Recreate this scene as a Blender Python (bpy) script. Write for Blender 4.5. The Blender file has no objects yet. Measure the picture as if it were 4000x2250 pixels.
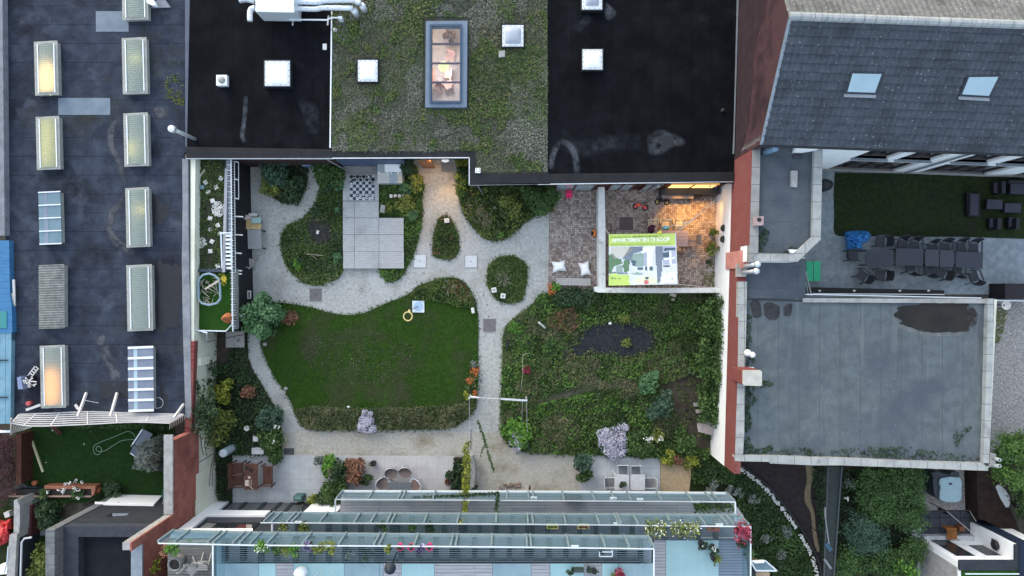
import bpy, math, random
import numpy as np
from mathutils import Vector, noise as mn
R=math.radians
SC=bpy.context.scene; COL=SC.collection
H=36.0; S=0.0135            # camera height, metres per photo pixel on the ground
cd=bpy.data.cameras.new('camera'); cam=bpy.data.objects.new('camera',cd); COL.objects.link(cam)
cam.location=(0,0,H); cam.rotation_euler=(0,0,0); cd.sensor_width=36; cd.lens=24; cd.clip_end=400; SC.camera=cam
W=bpy.data.worlds.new("World"); SC.world=W; W.use_nodes=True
nt=W.node_tree; bg=nt.nodes['Background']; sky=nt.nodes.new('ShaderNodeTexSky')
sky.sky_type='NISHITA'; sky.sun_disc=False; sky.sun_elevation=R(24); sky.sun_rotation=R(330)
sky.air_density=1.0; sky.dust_density=2.5; sky.ozone_density=2.5
nt.links.new(sky.outputs[0],bg.inputs[0]); bg.inputs[1].default_value=0.14
sl=bpy.data.lights.new('sun','SUN'); sl.energy=0.9; sl.angle=R(165); sl.color=(.95,.965,.87)
so=bpy.data.objects.new('sun',sl); COL.objects.link(so); so.rotation_euler=(R(-8),R(-14),0); so.location=(0,0,60)
SC.view_settings.view_transform='Standard'; SC.view_settings.look='None'; SC.view_settings.exposure=1.28
SC.view_settings.gamma=1
SC.cycles.use_denoising=True; SC.cycles.max_bounces=6; SC.cycles.transparent_max_bounces=12
SC.cycles.sample_clamp_indirect=4
def U(px,py,z=0.0):
 k=S*(H-z)/H; return ((px-2000)*k, -(py-1125)*k)
def U3(px,py,z): return (*U(px,py,z),z)
def T(ox,oy,k=2.415): return lambda x,y:(ox+x/k,oy+y/k)
def UP(pts,z): return [U(x,y,z) for x,y in pts]
def rect(x0,y0,x1,y1): return [(x0,y0),(x1,y0),(x1,y1),(x0,y1)]
def smooth(pts,n=5):
 out=[]; m=len(pts)
 for i in range(m):
  p0,p1,p2,p3=pts[i-1],pts[i],pts[(i+1)%m],pts[(i+2)%m]
  for k in range(n):
   t=k/n
   out.append(tuple(.5*((2*p1[a])+(-p0[a]+p2[a])*t+(2*p0[a]-5*p1[a]+4*p2[a]-p3[a])*t*t+(-p0[a]+3*p1[a]-3*p2[a]+p3[a])*t**3) for a in (0,1)))
 return out
def smooth_open(pts,n=6):
 out=[]; m=len(pts); d=len(pts[0])
 for i in range(m-1):
  p0=pts[max(i-1,0)];p1=pts[i];p2=pts[i+1];p3=pts[min(i+2,m-1)]
  for k in range(n):
   t=k/n
   out.append(tuple(.5*((2*p1[a])+(-p0[a]+p2[a])*t+(2*p0[a]-5*p1[a]+4*p2[a]-p3[a])*t*t+(-p0[a]+3*p1[a]-3*p2[a]+p3[a])*t**3) for a in range(d)))
 out.append(tuple(pts[-1])); return out
def wloc(o):
 v=Vector((0,0,0))
 while o: v=v+o.location; o=o.parent
 return v
def tag(o,label=None,cat=None,group=None,kind=None):
 if label: o['label']=label
 if cat: o['category']=cat
 if group: o['group']=group
 if kind: o['kind']=kind
 return o
def thing(name,label,cat,loc,group=None,rz=0):
 o=bpy.data.objects.new(name,None); COL.objects.link(o); o.empty_display_size=.2
 o.location=loc if len(loc)==3 else (loc[0],loc[1],0); o.rotation_euler=(0,0,rz)
 return tag(o,label,cat,group)
def kids(o): return [c for c in bpy.data.objects if c.parent==o]
def copy_tree(o,parent=None):
 c=o.copy(); COL.objects.link(c); c.parent=parent
 for k in kids(o): copy_tree(k,c)
 return c
def place(proto,loc,rz,label,first,group=None):
 o=proto if first else copy_tree(proto)
 o.location=loc if len(loc)==3 else (loc[0],loc[1],0); o.rotation_euler=(0,0,rz); o['label']=label
 if group: o['group']=group
 return o
class MB:
 def __init__(s): s.v=[]; s.f=[]; s.m=[]; s.mi=0
 def add(s,vs,fs):
  n=len(s.v); s.v+= [tuple(a) for a in vs]; s.f+=[tuple(i+n for i in f) for f in fs]; s.m+=[s.mi]*len(fs); return s
 def prism(s,xy,z0,z1):
  a=sum(xy[i-1][0]*xy[i][1]-xy[i][0]*xy[i-1][1] for i in range(len(xy)))
  if a<0: xy=xy[::-1]
  n=len(xy); vs=[(x,y,z0) for x,y in xy]+[(x,y,z1) for x,y in xy]
  return s.add(vs,[tuple(range(n,2*n)),tuple(range(n-1,-1,-1))]+[(i,(i+1)%n,n+(i+1)%n,n+i) for i in range(n)])
 def pp(s,pts,z0,z1): return s.prism(UP(pts,z1),z0,z1)          # photo outline of the top face
 def sheet(s,xy,z):
  a=sum(xy[i-1][0]*xy[i][1]-xy[i][0]*xy[i-1][1] for i in range(len(xy)))
  if a<0: xy=xy[::-1]
  return s.add([(x,y,z) for x,y in xy],[tuple(range(len(xy)))])
 def box(s,x0,y0,z0,x1,y1,z1):
  return s.prism([(x0,y0),(x1,y0),(x1,y1),(x0,y1)],z0,z1)
 def obox(s,cx,cy,z0,sx,sy,sz,a=0):
  c,d=math.cos(a),math.sin(a)
  return s.prism([(cx+x*c-y*d,cy+x*d+y*c) for x,y in ((-sx/2,-sy/2),(sx/2,-sy/2),(sx/2,sy/2),(-sx/2,sy/2))],z0,z0+sz)
 def beam(s,p,q,w,h=None):
  h=h or w; p=Vector(p); q=Vector(q); d=(q-p).normalized()
  up=Vector((0,0,1)) if abs(d.z)<.95 else Vector((0,1,0))
  a=d.cross(up).normalized()*w/2; b=a.cross(d).normalized()*h/2
  vs=[p-a-b,p+a-b,p+a+b,p-a+b,q-a-b,q+a-b,q+a+b,q-a+b]
  return s.add(vs,[(0,3,2,1),(4,5,6,7),(0,1,5,4),(1,2,6,5),(2,3,7,6),(3,0,4,7)])
 def tube(s,pts,r,n=6,r2=None):
  P=[Vector(p) for p in pts]; m=len(P); vs=[]; fs=[]
  for i,p in enumerate(P):
   d=(P[min(i+1,m-1)]-P[max(i-1,0)]).normalized()
   up=Vector((0,0,1)) if abs(d.z)<.9 else Vector((1,0,0))
   a=d.cross(up).normalized(); b=a.cross(d)
   rr=r if r2 is None else r+(r2-r)*i/(m-1)
   vs+=[p+(a*math.cos(2*math.pi*k/n)+b*math.sin(2*math.pi*k/n))*rr for k in range(n)]
  for i in range(m-1):
   for k in range(n): fs.append((i*n+k,i*n+(k+1)%n,(i+1)*n+(k+1)%n,(i+1)*n+k))
  fs+=[tuple(range(n-1,-1,-1)),tuple((m-1)*n+k for k in range(n))]
  return s.add(vs,fs)
 def lathe(s,cx,cy,prof,n=16,sx=1,sy=1,cap=True,rot=0):
  vs=[];fs=[];m=len(prof);c,d=math.cos(rot),math.sin(rot)
  for r,z in prof:
   for k in range(n):
    x=r*math.cos(2*math.pi*k/n)*sx; y=r*math.sin(2*math.pi*k/n)*sy
    vs.append((cx+x*c-y*d,cy+x*d+y*c,z))
  for i in range(m-1):
   for k in range(n): fs.append((i*n+k,i*n+(k+1)%n,(i+1)*n+(k+1)%n,(i+1)*n+k))
  if cap: fs+=[tuple(range(n-1,-1,-1)),tuple((m-1)*n+k for k in range(n))]
  return s.add(vs,fs)
 def ball(s,c,rx,ry=None,rz=None,n=10,m=6):
  ry=ry or rx; rz=rz or rx
  pr=[(max(.001,math.sin(math.pi*i/m)),-math.cos(math.pi*i/m)) for i in range(m+1)]
  k=len(s.v); s.lathe(0,0,pr,n)
  for i in range(k,len(s.v)): x,y,z=s.v[i]; s.v[i]=(c[0]+x*rx,c[1]+y*ry,c[2]+z*rz)
  return s
 def build(s,name,mat,parent=None,local=False,sm=False,bev=0):
  me=bpy.data.meshes.new(name); vs=s.v
  if parent is not None and not local:
   L=wloc(parent); vs=[(x-L.x,y-L.y,z-L.z) for x,y,z in vs]
  me.from_pydata(vs,[],s.f)
  for m in (mat if isinstance(mat,(list,tuple)) else [mat]): me.materials.append(m)
  if isinstance(mat,(list,tuple)): me.polygons.foreach_set('material_index',s.m)
  if sm: me.polygons.foreach_set('use_smooth',[True]*len(s.f))
  me.update(); o=bpy.data.objects.new(name,me); COL.objects.link(o)
  if parent is not None: o.parent=parent
  if bev:
   b=o.modifiers.new('bevel','BEVEL'); b.width=bev; b.segments=2; b.limit_method='ANGLE'
  return o
def struct(name,mb,mat,kind='structure',label=None):
 o=mb.build(name,mat); o['kind']=kind
 if label: o['label']=label
 return o
def rgb(h):
 if isinstance(h,(tuple,list)): return (*h[:3],1)
 if isinstance(h,(int,float)): return (h,h,h,1)
def M(name,c1,c2=None,sc=4,det=6,rough=.85,lo=.35,hi=.65,bump=0,bsc=40,big=None,brick=None,speck=None,wave=None,metal=0,obj=False,spec=.3,wet=None,stretch=None,emit=None):
 m=bpy.data.materials.new(name); m.use_nodes=True; n=m.node_tree.nodes; L=m.node_tree.links.new
 p=n['Principled BSDF']; p.inputs['Roughness'].default_value=rough; p.inputs['Metallic'].default_value=metal
 p.inputs['Specular IOR Level'].default_value=spec if spec!=.3 else (.05 if rough>=.75 else .3)
 if obj: pos=n.new('ShaderNodeTexCoord').outputs['Object']
 else: pos=n.new('ShaderNodeNewGeometry').outputs['Position']
 def noi(scale,det=det,st=None):
  t=n.new('ShaderNodeTexNoise'); t.inputs['Scale'].default_value=scale; t.inputs['Detail'].default_value=det; t.inputs['Roughness'].default_value=.6
  if st:
   mp=n.new('ShaderNodeMapping'); mp.inputs['Scale'].default_value=st; L(pos,mp.inputs[0]); L(mp.outputs[0],t.inputs['Vector'])
  else: L(pos,t.inputs['Vector'])
  return t.outputs[0]
 def rng(x,lo,hi):
  r=n.new('ShaderNodeMapRange'); r.inputs[1].default_value=lo; r.inputs[2].default_value=hi; L(x,r.inputs[0]); return r.outputs[0]
 def mix(f,a,b):
  x=n.new('ShaderNodeMix'); x.data_type='RGBA'
  if hasattr(f,'links'): L(f,x.inputs[0])
  else: x.inputs[0].default_value=f
  for i,v in ((6,a),(7,b)):
   if hasattr(v,'links'): L(v,x.inputs[i])
   else: x.inputs[i].default_value=rgb(v)
  return x.outputs[2]
 col=rgb(c1); hgt=None
 if c2 is not None: col=mix(rng(noi(sc,det,stretch),lo,hi),c1,c2)
 if brick:
  b=n.new('ShaderNodeTexBrick'); w,h,mo,mc,var=brick['w'],brick['h'],brick.get('m',.01),brick['c'],brick.get('v',None)
  b.inputs['Scale'].default_value=1; b.inputs['Brick Width'].default_value=w; b.inputs['Row Height'].default_value=h
  b.inputs['Mortar Size'].default_value=mo; b.inputs['Mortar Smooth'].default_value=.1; b.inputs['Bias'].default_value=0
  b.offset=brick.get('o',.5); b.offset_frequency=2; b.squash_frequency=2
  ax=brick.get('ax','xy')
  mp=n.new('ShaderNodeMapping');
  if ax=='xy': mp.inputs['Rotation'].default_value=(0,0,brick.get('rot',0)); L(pos,mp.inputs[0]); src=mp.outputs[0]
  else:
   sp=n.new('ShaderNodeSeparateXYZ'); cb=n.new('ShaderNodeCombineXYZ'); L(pos,sp.inputs[0])
   ids={'x':0,'y':1,'z':2}; L(sp.outputs[ids[ax[0]]],cb.inputs[0]); L(sp.outputs[ids[ax[1]]],cb.inputs[1]); src=cb.outputs[0]
  L(src,b.inputs['Vector'])
  if brick.get('weave'):
   b2=n.new('ShaderNodeTexBrick')
   for i in range(4,10): b2.inputs[i].default_value=b.inputs[i].default_value
   b2.inputs['Scale'].default_value=1; m2=n.new('ShaderNodeMapping'); m2.inputs['Rotation'].default_value=(0,0,math.pi/2); L(pos,m2.inputs[0]); L(m2.outputs[0],b2.inputs['Vector'])
   ck=n.new('ShaderNodeTexChecker'); ck.inputs['Scale'].default_value=1/brick['w']; mz=n.new('ShaderNodeMapping'); mz.inputs['Scale'].default_value=(1,1,0); mz.inputs['Location'].default_value=(0,0,.1); L(pos,mz.inputs[0]); L(mz.outputs[0],ck.inputs['Vector'])
   for q in (b,b2):
    for i,c in (('Color1',var),('Color2',brick['v2']),('Mortar',mc)): q.inputs[i].default_value=rgb(c)
   col=mix(.7,col,mix(ck.outputs['Fac'],b.outputs[0],b2.outputs[0])); var='done'
  if var=='done': pass
  elif var is not None:
   v2=brick.get('v2',c1);
   for i,c in (('Color1',var),('Color2',v2),('Mortar',mc)): b.inputs[i].default_value=rgb(c)
   bcol=b.outputs[0]; col=mix(.55,col,bcol); col=mix(b.outputs[1],col,mc)
  else: col=mix(b.outputs[1],col,mc)
  hgt=b.outputs[1]
 for bg_ in (big if isinstance(big,list) else [big] if big else []):
  c,s_,l_,h_=bg_[:4]; col=mix(rng(noi(s_,5,bg_[4] if len(bg_)>4 else None),l_,h_),col,c)
 if wave:
  wv=n.new('ShaderNodeTexWave'); wv.bands_direction=wave['d']; wv.inputs['Scale'].default_value=wave['s']; wv.inputs['Distortion'].default_value=wave.get('dist',0)
  wv.inputs['Detail Scale'].default_value=2; L(pos,wv.inputs['Vector']); col=mix(rng(wv.outputs['Fac'],wave.get('lo',0),wave.get('hi',.15)),wave['c'],col)
 for sp_ in (speck if isinstance(speck,list) else [speck] if speck else []):
  c,s_,th=sp_; v=n.new('ShaderNodeTexVoronoi'); v.inputs['Scale'].default_value=s_; L(pos,v.inputs['Vector'])
  col=mix(rng(v.outputs['Distance'],th,th*.75),col,c)
 if hasattr(col,'links'): L(col,p.inputs['Base Color'])
 else: p.inputs['Base Color'].default_value=col
 if wet:
  L(rng(noi(wet[0],4),wet[1],wet[1]+.08),p.inputs['Roughness'])
 if bump:
  bp=n.new('ShaderNodeBump'); bp.inputs['Strength'].default_value=bump; bp.inputs['Distance'].default_value=.05; L(noi(bsc,3),bp.inputs['Height']); L(bp.outputs[0],p.inputs['Normal'])
 if emit:
  p.inputs['Emission Color'].default_value=rgb(emit[0]); p.inputs['Emission Strength'].default_value=emit[1]
 return m
def leafmat(name,cols):
 m=bpy.data.materials.new(name); m.use_nodes=True; n=m.node_tree.nodes; L=m.node_tree.links.new
 p=n['Principled BSDF']; p.inputs['Roughness'].default_value=.6; p.inputs['Specular IOR Level'].default_value=.25
 a=n.new('ShaderNodeAttribute'); a.attribute_name='tint'; r=n.new('ShaderNodeValToRGB'); e=r.color_ramp.elements
 for i in range(len(cols)-2): e.new(.5)
 for i,c in enumerate(cols): e[i].position=i/(len(cols)-1); e[i].color=rgb(c)
 L(a.outputs['Fac'],r.inputs[0]); L(r.outputs[0],p.inputs['Base Color']); return m
def glassmat(name,col,op,rough=.05):
 m=bpy.data.materials.new(name); m.use_nodes=True; n=m.node_tree.nodes; L=m.node_tree.links.new
 p=n['Principled BSDF']; p.inputs['Base Color'].default_value=rgb(col); p.inputs['Roughness'].default_value=rough
 t=n.new('ShaderNodeBsdfTransparent'); t.inputs[0].default_value=(.8,.92,.95,1); x=n.new('ShaderNodeMixShader'); x.inputs[0].default_value=op
 L(t.outputs[0],x.inputs[1]); L(p.outputs[0],x.inputs[2]); L(x.outputs[0],n['Material Output'].inputs[0]); return m
def transmat(name,col,tr):      # translucent plastic sheet
 m=bpy.data.materials.new(name); m.use_nodes=True; n=m.node_tree.nodes; L=m.node_tree.links.new
 p=n['Principled BSDF']; p.inputs['Base Color'].default_value=rgb(col); p.inputs['Roughness'].default_value=.5
 t=n.new('ShaderNodeBsdfTranslucent'); t.inputs[0].default_value=(.85,.87,.82,1); x=n.new('ShaderNodeMixShader'); x.inputs[0].default_value=tr
 L(p.outputs[0],x.inputs[1]); L(t.outputs[0],x.inputs[2]); L(x.outputs[0],n['Material Output'].inputs[0]); return m
def glow(name,col,st):
 m=bpy.data.materials.new(name); m.use_nodes=True; n=m.node_tree.nodes; p=n['Principled BSDF']
 p.inputs['Base Color'].default_value=rgb(col); p.inputs['Emission Color'].default_value=rgb(col); p.inputs['Emission Strength'].default_value=st; return m
RNG=np.random.default_rng(7)
def leaves(name,mat,P,size,parent=None,tint=None,flat=.55,asp=.5,dirs=None):
 P=np.asarray(P,float); n=len(P)
 if n==0: return None
 nrm=RNG.normal(size=(n,3)); nrm[:,2]=np.abs(nrm[:,2])+flat*2; nrm/=np.linalg.norm(nrm,axis=1)[:,None]
 if dirs is None: d=RNG.normal(size=(n,3))
 else: d=np.asarray(dirs)+RNG.normal(size=(n,3))*.25
 a=d-nrm*np.sum(d*nrm,axis=1)[:,None]; a/=np.linalg.norm(a,axis=1)[:,None]+1e-9; b=np.cross(nrm,a)
 s=np.asarray(size)*RNG.uniform(.6,1.3,n); s=s[:,None]
 V=np.stack([P-a*s,P+b*s*asp,P+a*s,P-b*s*asp],axis=1).reshape(-1,3)
 if parent is not None: L=wloc(parent); V=V-np.array([L.x,L.y,L.z])
 me=bpy.data.meshes.new(name); me.vertices.add(4*n); me.vertices.foreach_set('co',V.ravel())
 me.loops.add(4*n); me.loops.foreach_set('vertex_index',np.arange(4*n)); me.polygons.add(n)
 me.polygons.foreach_set('loop_start',np.arange(0,4*n,4)); me.update(calc_edges=True)
 if tint is None: tint=RNG.uniform(0,1,n)
 at=me.attributes.new('tint','FLOAT','FACE'); at.data.foreach_set('value',np.clip(tint,0,1).astype(np.float32))
 me.materials.append(mat); o=bpy.data.objects.new(name,me); COL.objects.link(o)
 if parent is not None: o.parent=parent
 return o
def clumps(c,r,h,n,k=14,z0=.05,spread=.34):
 """n leaf centres in k clumps through an ellipsoid (radius r, height h) standing at c"""
 th=RNG.uniform(0,2*np.pi,k); rr=r*np.sqrt(RNG.uniform(0,1,k))*.8;
 cx=c[0]+rr*np.cos(th); cy=c[1]+rr*np.sin(th); cz=z0+h*(.3+.6*RNG.uniform(0,1,k)*np.sqrt(np.maximum(0,1-(rr/r)**2)))
 tc=RNG.uniform(0,1,k); i=RNG.integers(0,k,n)
 g=RNG.normal(size=(n,3)); g/=np.maximum(1,np.linalg.norm(g,axis=1))[:,None]
 P=np.stack([cx[i],cy[i],cz[i]],1)+g*np.array([r*spread,r*spread,h*spread*.8])*1.15
 P[:,2]=np.maximum(P[:,2],z0); return P, np.clip(.55*tc[i]+.45*RNG.uniform(0,1,n),0,1)
def bush(name,label,cat,px,py,r,h,mat,n=None,leaf=.07,z=0,stem=True,k=None,group=None,lobes=None,asp=.5,part='foliage',smat=None,flat=.55):
 c=U(px,py,z); t=thing(name,label,cat,(c[0],c[1],z),group)
 P=[];tt=[]
 for dx,dy,rs in (lobes or [(0,0,1)]):
  rr=r*rs; m=int((n or 260*rr*rr/leaf*.12+60)*(rs*rs if n else 1)); m=max(m,20)
  p,q=clumps((c[0]+dx*r,c[1]+dy*r),rr,h*(.7+.3*rs),m,k or max(7,int(10+rr*12)),z+.03); P.append(p); tt.append(q)
 leaves(part,mat,np.concatenate(P),leaf,t,np.concatenate(tt),asp=asp,flat=flat)
 if stem:
  b=MB()
  for q in range(6):
   a=random.uniform(0,6.28); e=r*.6
   b.tube([(c[0],c[1],z),(c[0]+e*.3*math.cos(a),c[1]+e*.3*math.sin(a),z+h*.4),(c[0]+e*math.cos(a),c[1]+e*math.sin(a),z+h*.75)],max(.012,h*.018),5,.006)
  b.build('stem',smat or MT['bark'],t)
 return t
def inside(xy,poly):
 x,y=xy[:,0],xy[:,1]; c=np.zeros(len(xy),bool); n=len(poly)
 for i in range(n):
  x1,y1=poly[i-1]; x2,y2=poly[i]
  if y1==y2: continue
  c^=((y1>y)!=(y2>y))&(x<(x2-x1)*(y-y1)/(y2-y1)+x1)
 return c
def scatter(poly,dens):
 p=np.array(poly); lo=p.min(0); hi=p.max(0); n=int((hi-lo).prod()*dens)
 q=RNG.uniform(lo,hi,(n,2)); return q[inside(q,poly)]
def fringe(name,poly,per_m,mat,w=.07,h=.12,leaf=.05,z=.0,label=None):
 P=[]
 for i in range(len(poly)):
  a_,b_=np.array(poly[i-1]),np.array(poly[i]); n=RNG.poisson(np.linalg.norm(b_-a_)*per_m)
  if n: t=RNG.uniform(0,1,n)[:,None]; P.append(a_*(1-t)+b_*t+RNG.normal(0,w,(n,2))*(.3+1.4*np.array([mn.noise(Vector((q[0]*1.3,q[1]*1.3,4)))*.5+.5 for q in a_*(1-t)+b_*t]))[:,None])
 P=np.concatenate(P); o=leaves(name,mat,np.column_stack([P,z+.01+RNG.uniform(0,h,len(P))]),leaf); o['kind']='stuff'; o['label']=label; return o
def jit(P,amp,sc=.05):
 c_=np.mean(P,axis=0); return [(x+(x-c_[0])*amp*mn.noise(Vector((x*sc,y*sc,1.3))),y+(y-c_[1])*amp*mn.noise(Vector((x*sc,y*sc,5.3)))) for x,y in P]
def softmat(name,col,op=1.0):
 m=bpy.data.materials.new(name); m.use_nodes=True; n=m.node_tree.nodes; L=m.node_tree.links.new; p=n['Principled BSDF']; p.inputs['Base Color'].default_value=rgb(col); p.inputs['Roughness'].default_value=.9; p.inputs['Specular IOR Level'].default_value=.05
 a=n.new('ShaderNodeAttribute'); a.attribute_name='soft'; z=n.new('ShaderNodeTexNoise'); z.inputs['Scale'].default_value=3; z.inputs['Detail'].default_value=8; g=n.new('ShaderNodeNewGeometry'); L(g.outputs['Position'],z.inputs['Vector'])
 r=n.new('ShaderNodeMapRange'); r.inputs[1].default_value=.3; r.inputs[2].default_value=.7; L(z.outputs[0],r.inputs[0]); k=n.new('ShaderNodeMath'); k.operation='MULTIPLY'; L(a.outputs['Fac'],k.inputs[0]); L(r.outputs[0],k.inputs[1])
 k2=n.new('ShaderNodeMath'); k2.operation='MULTIPLY'; k2.inputs[1].default_value=op*1.5; k2.use_clamp=True; L(k.outputs[0],k2.inputs[0])
 t=n.new('ShaderNodeBsdfTransparent'); x=n.new('ShaderNodeMixShader'); L(k2.outputs[0],x.inputs[0]); L(t.outputs[0],x.inputs[1]); L(p.outputs[0],x.inputs[2]); L(x.outputs[0],n['Material Output'].inputs[0]); return m
def dirt(label,pts,z,mat,w=30,closed=False,name='dried_stain'):
 """a thin film of dirt with faded edges: a ribbon of half width w (photo px) along pts, or a blob filling pts"""
 vs=[];fs=[];av=[]
 if closed:
  P=smooth(pts,3); n=len(P); c_=np.mean(P,axis=0)
  for s,a_ in ((1,0),(.8,.6),(.5,1),(.02,1)):
   for q in P: vs.append(U3(c_[0]+(q[0]-c_[0])*s,c_[1]+(q[1]-c_[1])*s,z)); av.append(a_)
  for r in range(3):
   for k in range(n): fs.append((r*n+k,r*n+(k+1)%n,(r+1)*n+(k+1)%n,(r+1)*n+k))
 else:
  P=smooth_open(pts,5); n=len(P)
  for k,q in enumerate(P):
   d_=np.array(P[min(k+1,n-1)])-np.array(P[max(k-1,0)]); d_=d_/(np.linalg.norm(d_)+1e-6); e_=math.sin(math.pi*k/(n-1))**.5
   for o in (-1,-.4,.4,1): vs.append(U3(q[0]-d_[1]*w*o,q[1]+d_[0]*w*o,z)); av.append(0 if abs(o)==1 else e_)
  for k in range(n-1):
   for j in range(3): q=k*4+j; fs.append((q,q+1,q+5,q+4))
 m=MB(); m.add(vs,fs); o=m.build(name,mat); at=o.data.attributes.new('soft','FLOAT','POINT'); at.data.foreach_set('value',np.array(av,np.float32)); o['kind']='stuff'; o['label']=label; return o
def field(xy,sc,seed=0):
 return np.array([mn.noise(Vector((x*sc+seed,y*sc-seed,seed*.37))) for x,y in xy])*.5+.5
def cover(name,poly,dens,mat,h=.15,leaf=.06,z=0,holes=(),sc=.9,seed=1,thr=0,label=None,asp=.5,flat=.4,parent=None,var=.15):
 xy=scatter(poly,dens)
 for hl in holes: xy=xy[~inside(xy,hl)]
 if len(xy)==0: return
 f=field(xy,sc,seed); f2=field(xy,sc*3.1,seed+9)
 if thr: k=f*.6+f2*.4>thr; xy,f,f2=xy[k],f[k],f2[k]
 n=len(xy); zz=z+h*RNG.uniform(.05,1,n)*(.35+1.1*np.clip(f*.5+f2*.5-.15,0,1))
 o=leaves(name,mat,np.column_stack([xy,zz]),leaf,parent,np.clip(.1+.9*(f*.9-.15)+.35*(f2-.5)+RNG.normal(0,var,n),0,1),asp=asp,flat=flat)
 o['kind']='stuff'
 if label: o['label']=label
 return o
random.seed(3)
MT={}
MT['bark']=M('bark',(.09,.065,.045),(.05,.04,.03),20)
MT['earth']=M('earth',(.05,.043,.034),(.085,.075,.06),3,8,.95,bump=.6,bsc=25,speck=((.13,.12,.1),14,.16))
MT['gravel']=M('gravel',(.33,.335,.315),(.56,.57,.545),7,12,.95,bump=1,bsc=30,lo=.3,hi=.7,big=[((.29,.28,.24),.6,.5,.72),((.55,.56,.55),.35,.5,.8),((.24,.235,.21),2.2,.62,.8)],speck=[((.15,.14,.12),6,.10),((.7,.7,.68),11,.17),((.2,.18,.13),2.3,.03)])
MT['gravel_warm']=M('gravel_warm',(.39,.375,.32),(.56,.54,.475),7,12,.95,bump=1,bsc=30,lo=.3,hi=.7,big=[((.28,.25,.17),.7,.5,.72),((.24,.21,.15),2.5,.62,.8)],speck=[((.16,.14,.1),6,.1),((.64,.62,.56),11,.17)])
MT['gravel_blue']=M('gravel_blue',(.2,.235,.26),(.31,.35,.38),3,10,.95,bump=.9,bsc=45,speck=[((.1,.11,.12),9,.12),((.44,.46,.47),12,.12)])
MT['pebble']=M('pebble',(.2,.19,.18),(.4,.38,.36),9,8,.9,bump=1,bsc=30,speck=[((.62,.58,.55),8,.2),((.08,.08,.08),7,.16)])
MT['lawn']=M('lawn',(.022,.054,.008),(.04,.088,.013),5,10,.95,bump=.8,bsc=60,big=[((.06,.062,.036),.45,.48,.66),((.04,.095,.014),.8,.55,.75)],speck=((.055,.085,.025),30,.14))
MT['turf']=M('turf',(.022,.07,.012),(.034,.095,.016),9,8,.9,bump=.7,bsc=70,big=((.018,.055,.012),.8,.45,.7),speck=((.06,.13,.04),25,.1))
MT['darkgrass']=M('darkgrass',(.016,.028,.011),(.032,.045,.016),4,9,.95,bump=.8,bsc=50,big=((.028,.026,.022),.6,.5,.7))
MT['meadow_soil']=M('meadow_soil',(.035,.052,.018),(.06,.085,.03),3,9,.95,bump=.8,bsc=30,big=((.06,.055,.04),.6,.55,.75))
MT['sand']=M('sand',(.42,.31,.19),(.5,.39,.25),6,8,.95,bump=.5,bsc=50)
MT['sand_dull']=M('sand_dull',(.16,.125,.075),(.22,.175,.11),5,8,.95,bump=.5,bsc=40)
seam=dict(w=9,h=.92,m=.012,c=(.012,.015,.02))
MT['roof_blue']=M('roof_blue',(.025,.031,.046),(.046,.056,.078),1.6,9,.8,bump=.25,bsc=18,brick=seam,big=[((.018,.02,.026),.5,.5,.68),((.072,.085,.112),.7,.56,.76),((.036,.038,.03),.3,.55,.75),((.06,.066,.078),1.4,.62,.8,(.35,1,1))],speck=[((.22,.24,.26),3.5,.05)])
MT['roof_black']=M('roof_black',(.0035,.004,.0055),(.0075,.0085,.0105),1.3,9,.8,bump=.2,bsc=20,brick=dict(w=.97,h=14,m=.01,c=(.002,.0024,.003),o=0),big=[((.014,.0165,.02),.7,.6,.85),((.0035,.0035,.005),.4,.5,.7),((.013,.015,.018),1.2,.63,.8,(1,.12,1))],speck=((.12,.13,.14),1.6,.018))
MT['roof_black_up']=M('roof_black_up',(.006,.007,.0095),(.012,.0135,.0165),2,7,.7,bump=.2,bsc=20)
MT['roof_grey']=M('roof_grey',(.088,.107,.115),(.122,.145,.152),1.8,9,.8,bump=.3,bsc=30,brick=dict(w=.97,h=22,m=.009,c=(.05,.06,.065),o=0),big=[((.08,.093,.11),.35,.48,.65),((.15,.17,.172),2.2,.58,.78,(1,.1,1)),((.075,.085,.092),1.3,.6,.75,(1,.12,1))],speck=[((.24,.265,.27),6,.10),((.04,.045,.045),3,.03)])
MT['roof_grey2']=M('roof_grey2',(.07,.083,.098),(.09,.104,.118),1.4,9,.75,bump=.3,bsc=30,brick=dict(w=9,h=1.0,m=.01,c=(.05,.06,.07)),big=((.11,.125,.135),.6,.5,.75),speck=((.33,.35,.36),5,.06))
MT['roof_patch']=M('roof_patch',(.12,.16,.2),(.165,.205,.245),2,7,.7,bump=.2,bsc=25)
MT['concrete']=M('concrete',(.27,.27,.26),(.38,.375,.36),3,9,.9,bump=.5,bsc=25,big=((.2,.2,.19),1.2,.55,.75),speck=[((.5,.5,.47),9,.1)])
MT['coping']=M('coping',(.3,.31,.3),(.4,.41,.39),2,9,.9,bump=.4,bsc=25,brick=dict(w=.78,h=.78,m=.012,c=(.12,.12,.11),o=0),big=((.2,.21,.2),1.5,.55,.75),speck=[((.55,.56,.52),8,.12),((.14,.14,.12),6,.08)])
MT['coping_blue']=M('coping_blue',(.17,.18,.2),(.25,.26,.28),2,9,.9,bump=.4,bsc=25,speck=((.33,.34,.36),9,.14))
MT['cream']=M('cream',(.66,.66,.53),(.74,.74,.62),1.5,8,.9,bump=.15,big=((.48,.46,.36),.6,.55,.8))
MT['white']=M('white',(.82,.83,.82),(.87,.88,.87),1,8,.7,bump=.05,big=((.72,.73,.72),.8,.6,.85))
MT['white_bright']=M('white_bright',(.85,.86,.87),None,rough=.5)
redb=dict(w=.22,h=.075,m=.012,c=(.24,.11,.10),v=(.15,.035,.03),v2=(.26,.065,.058))
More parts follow.
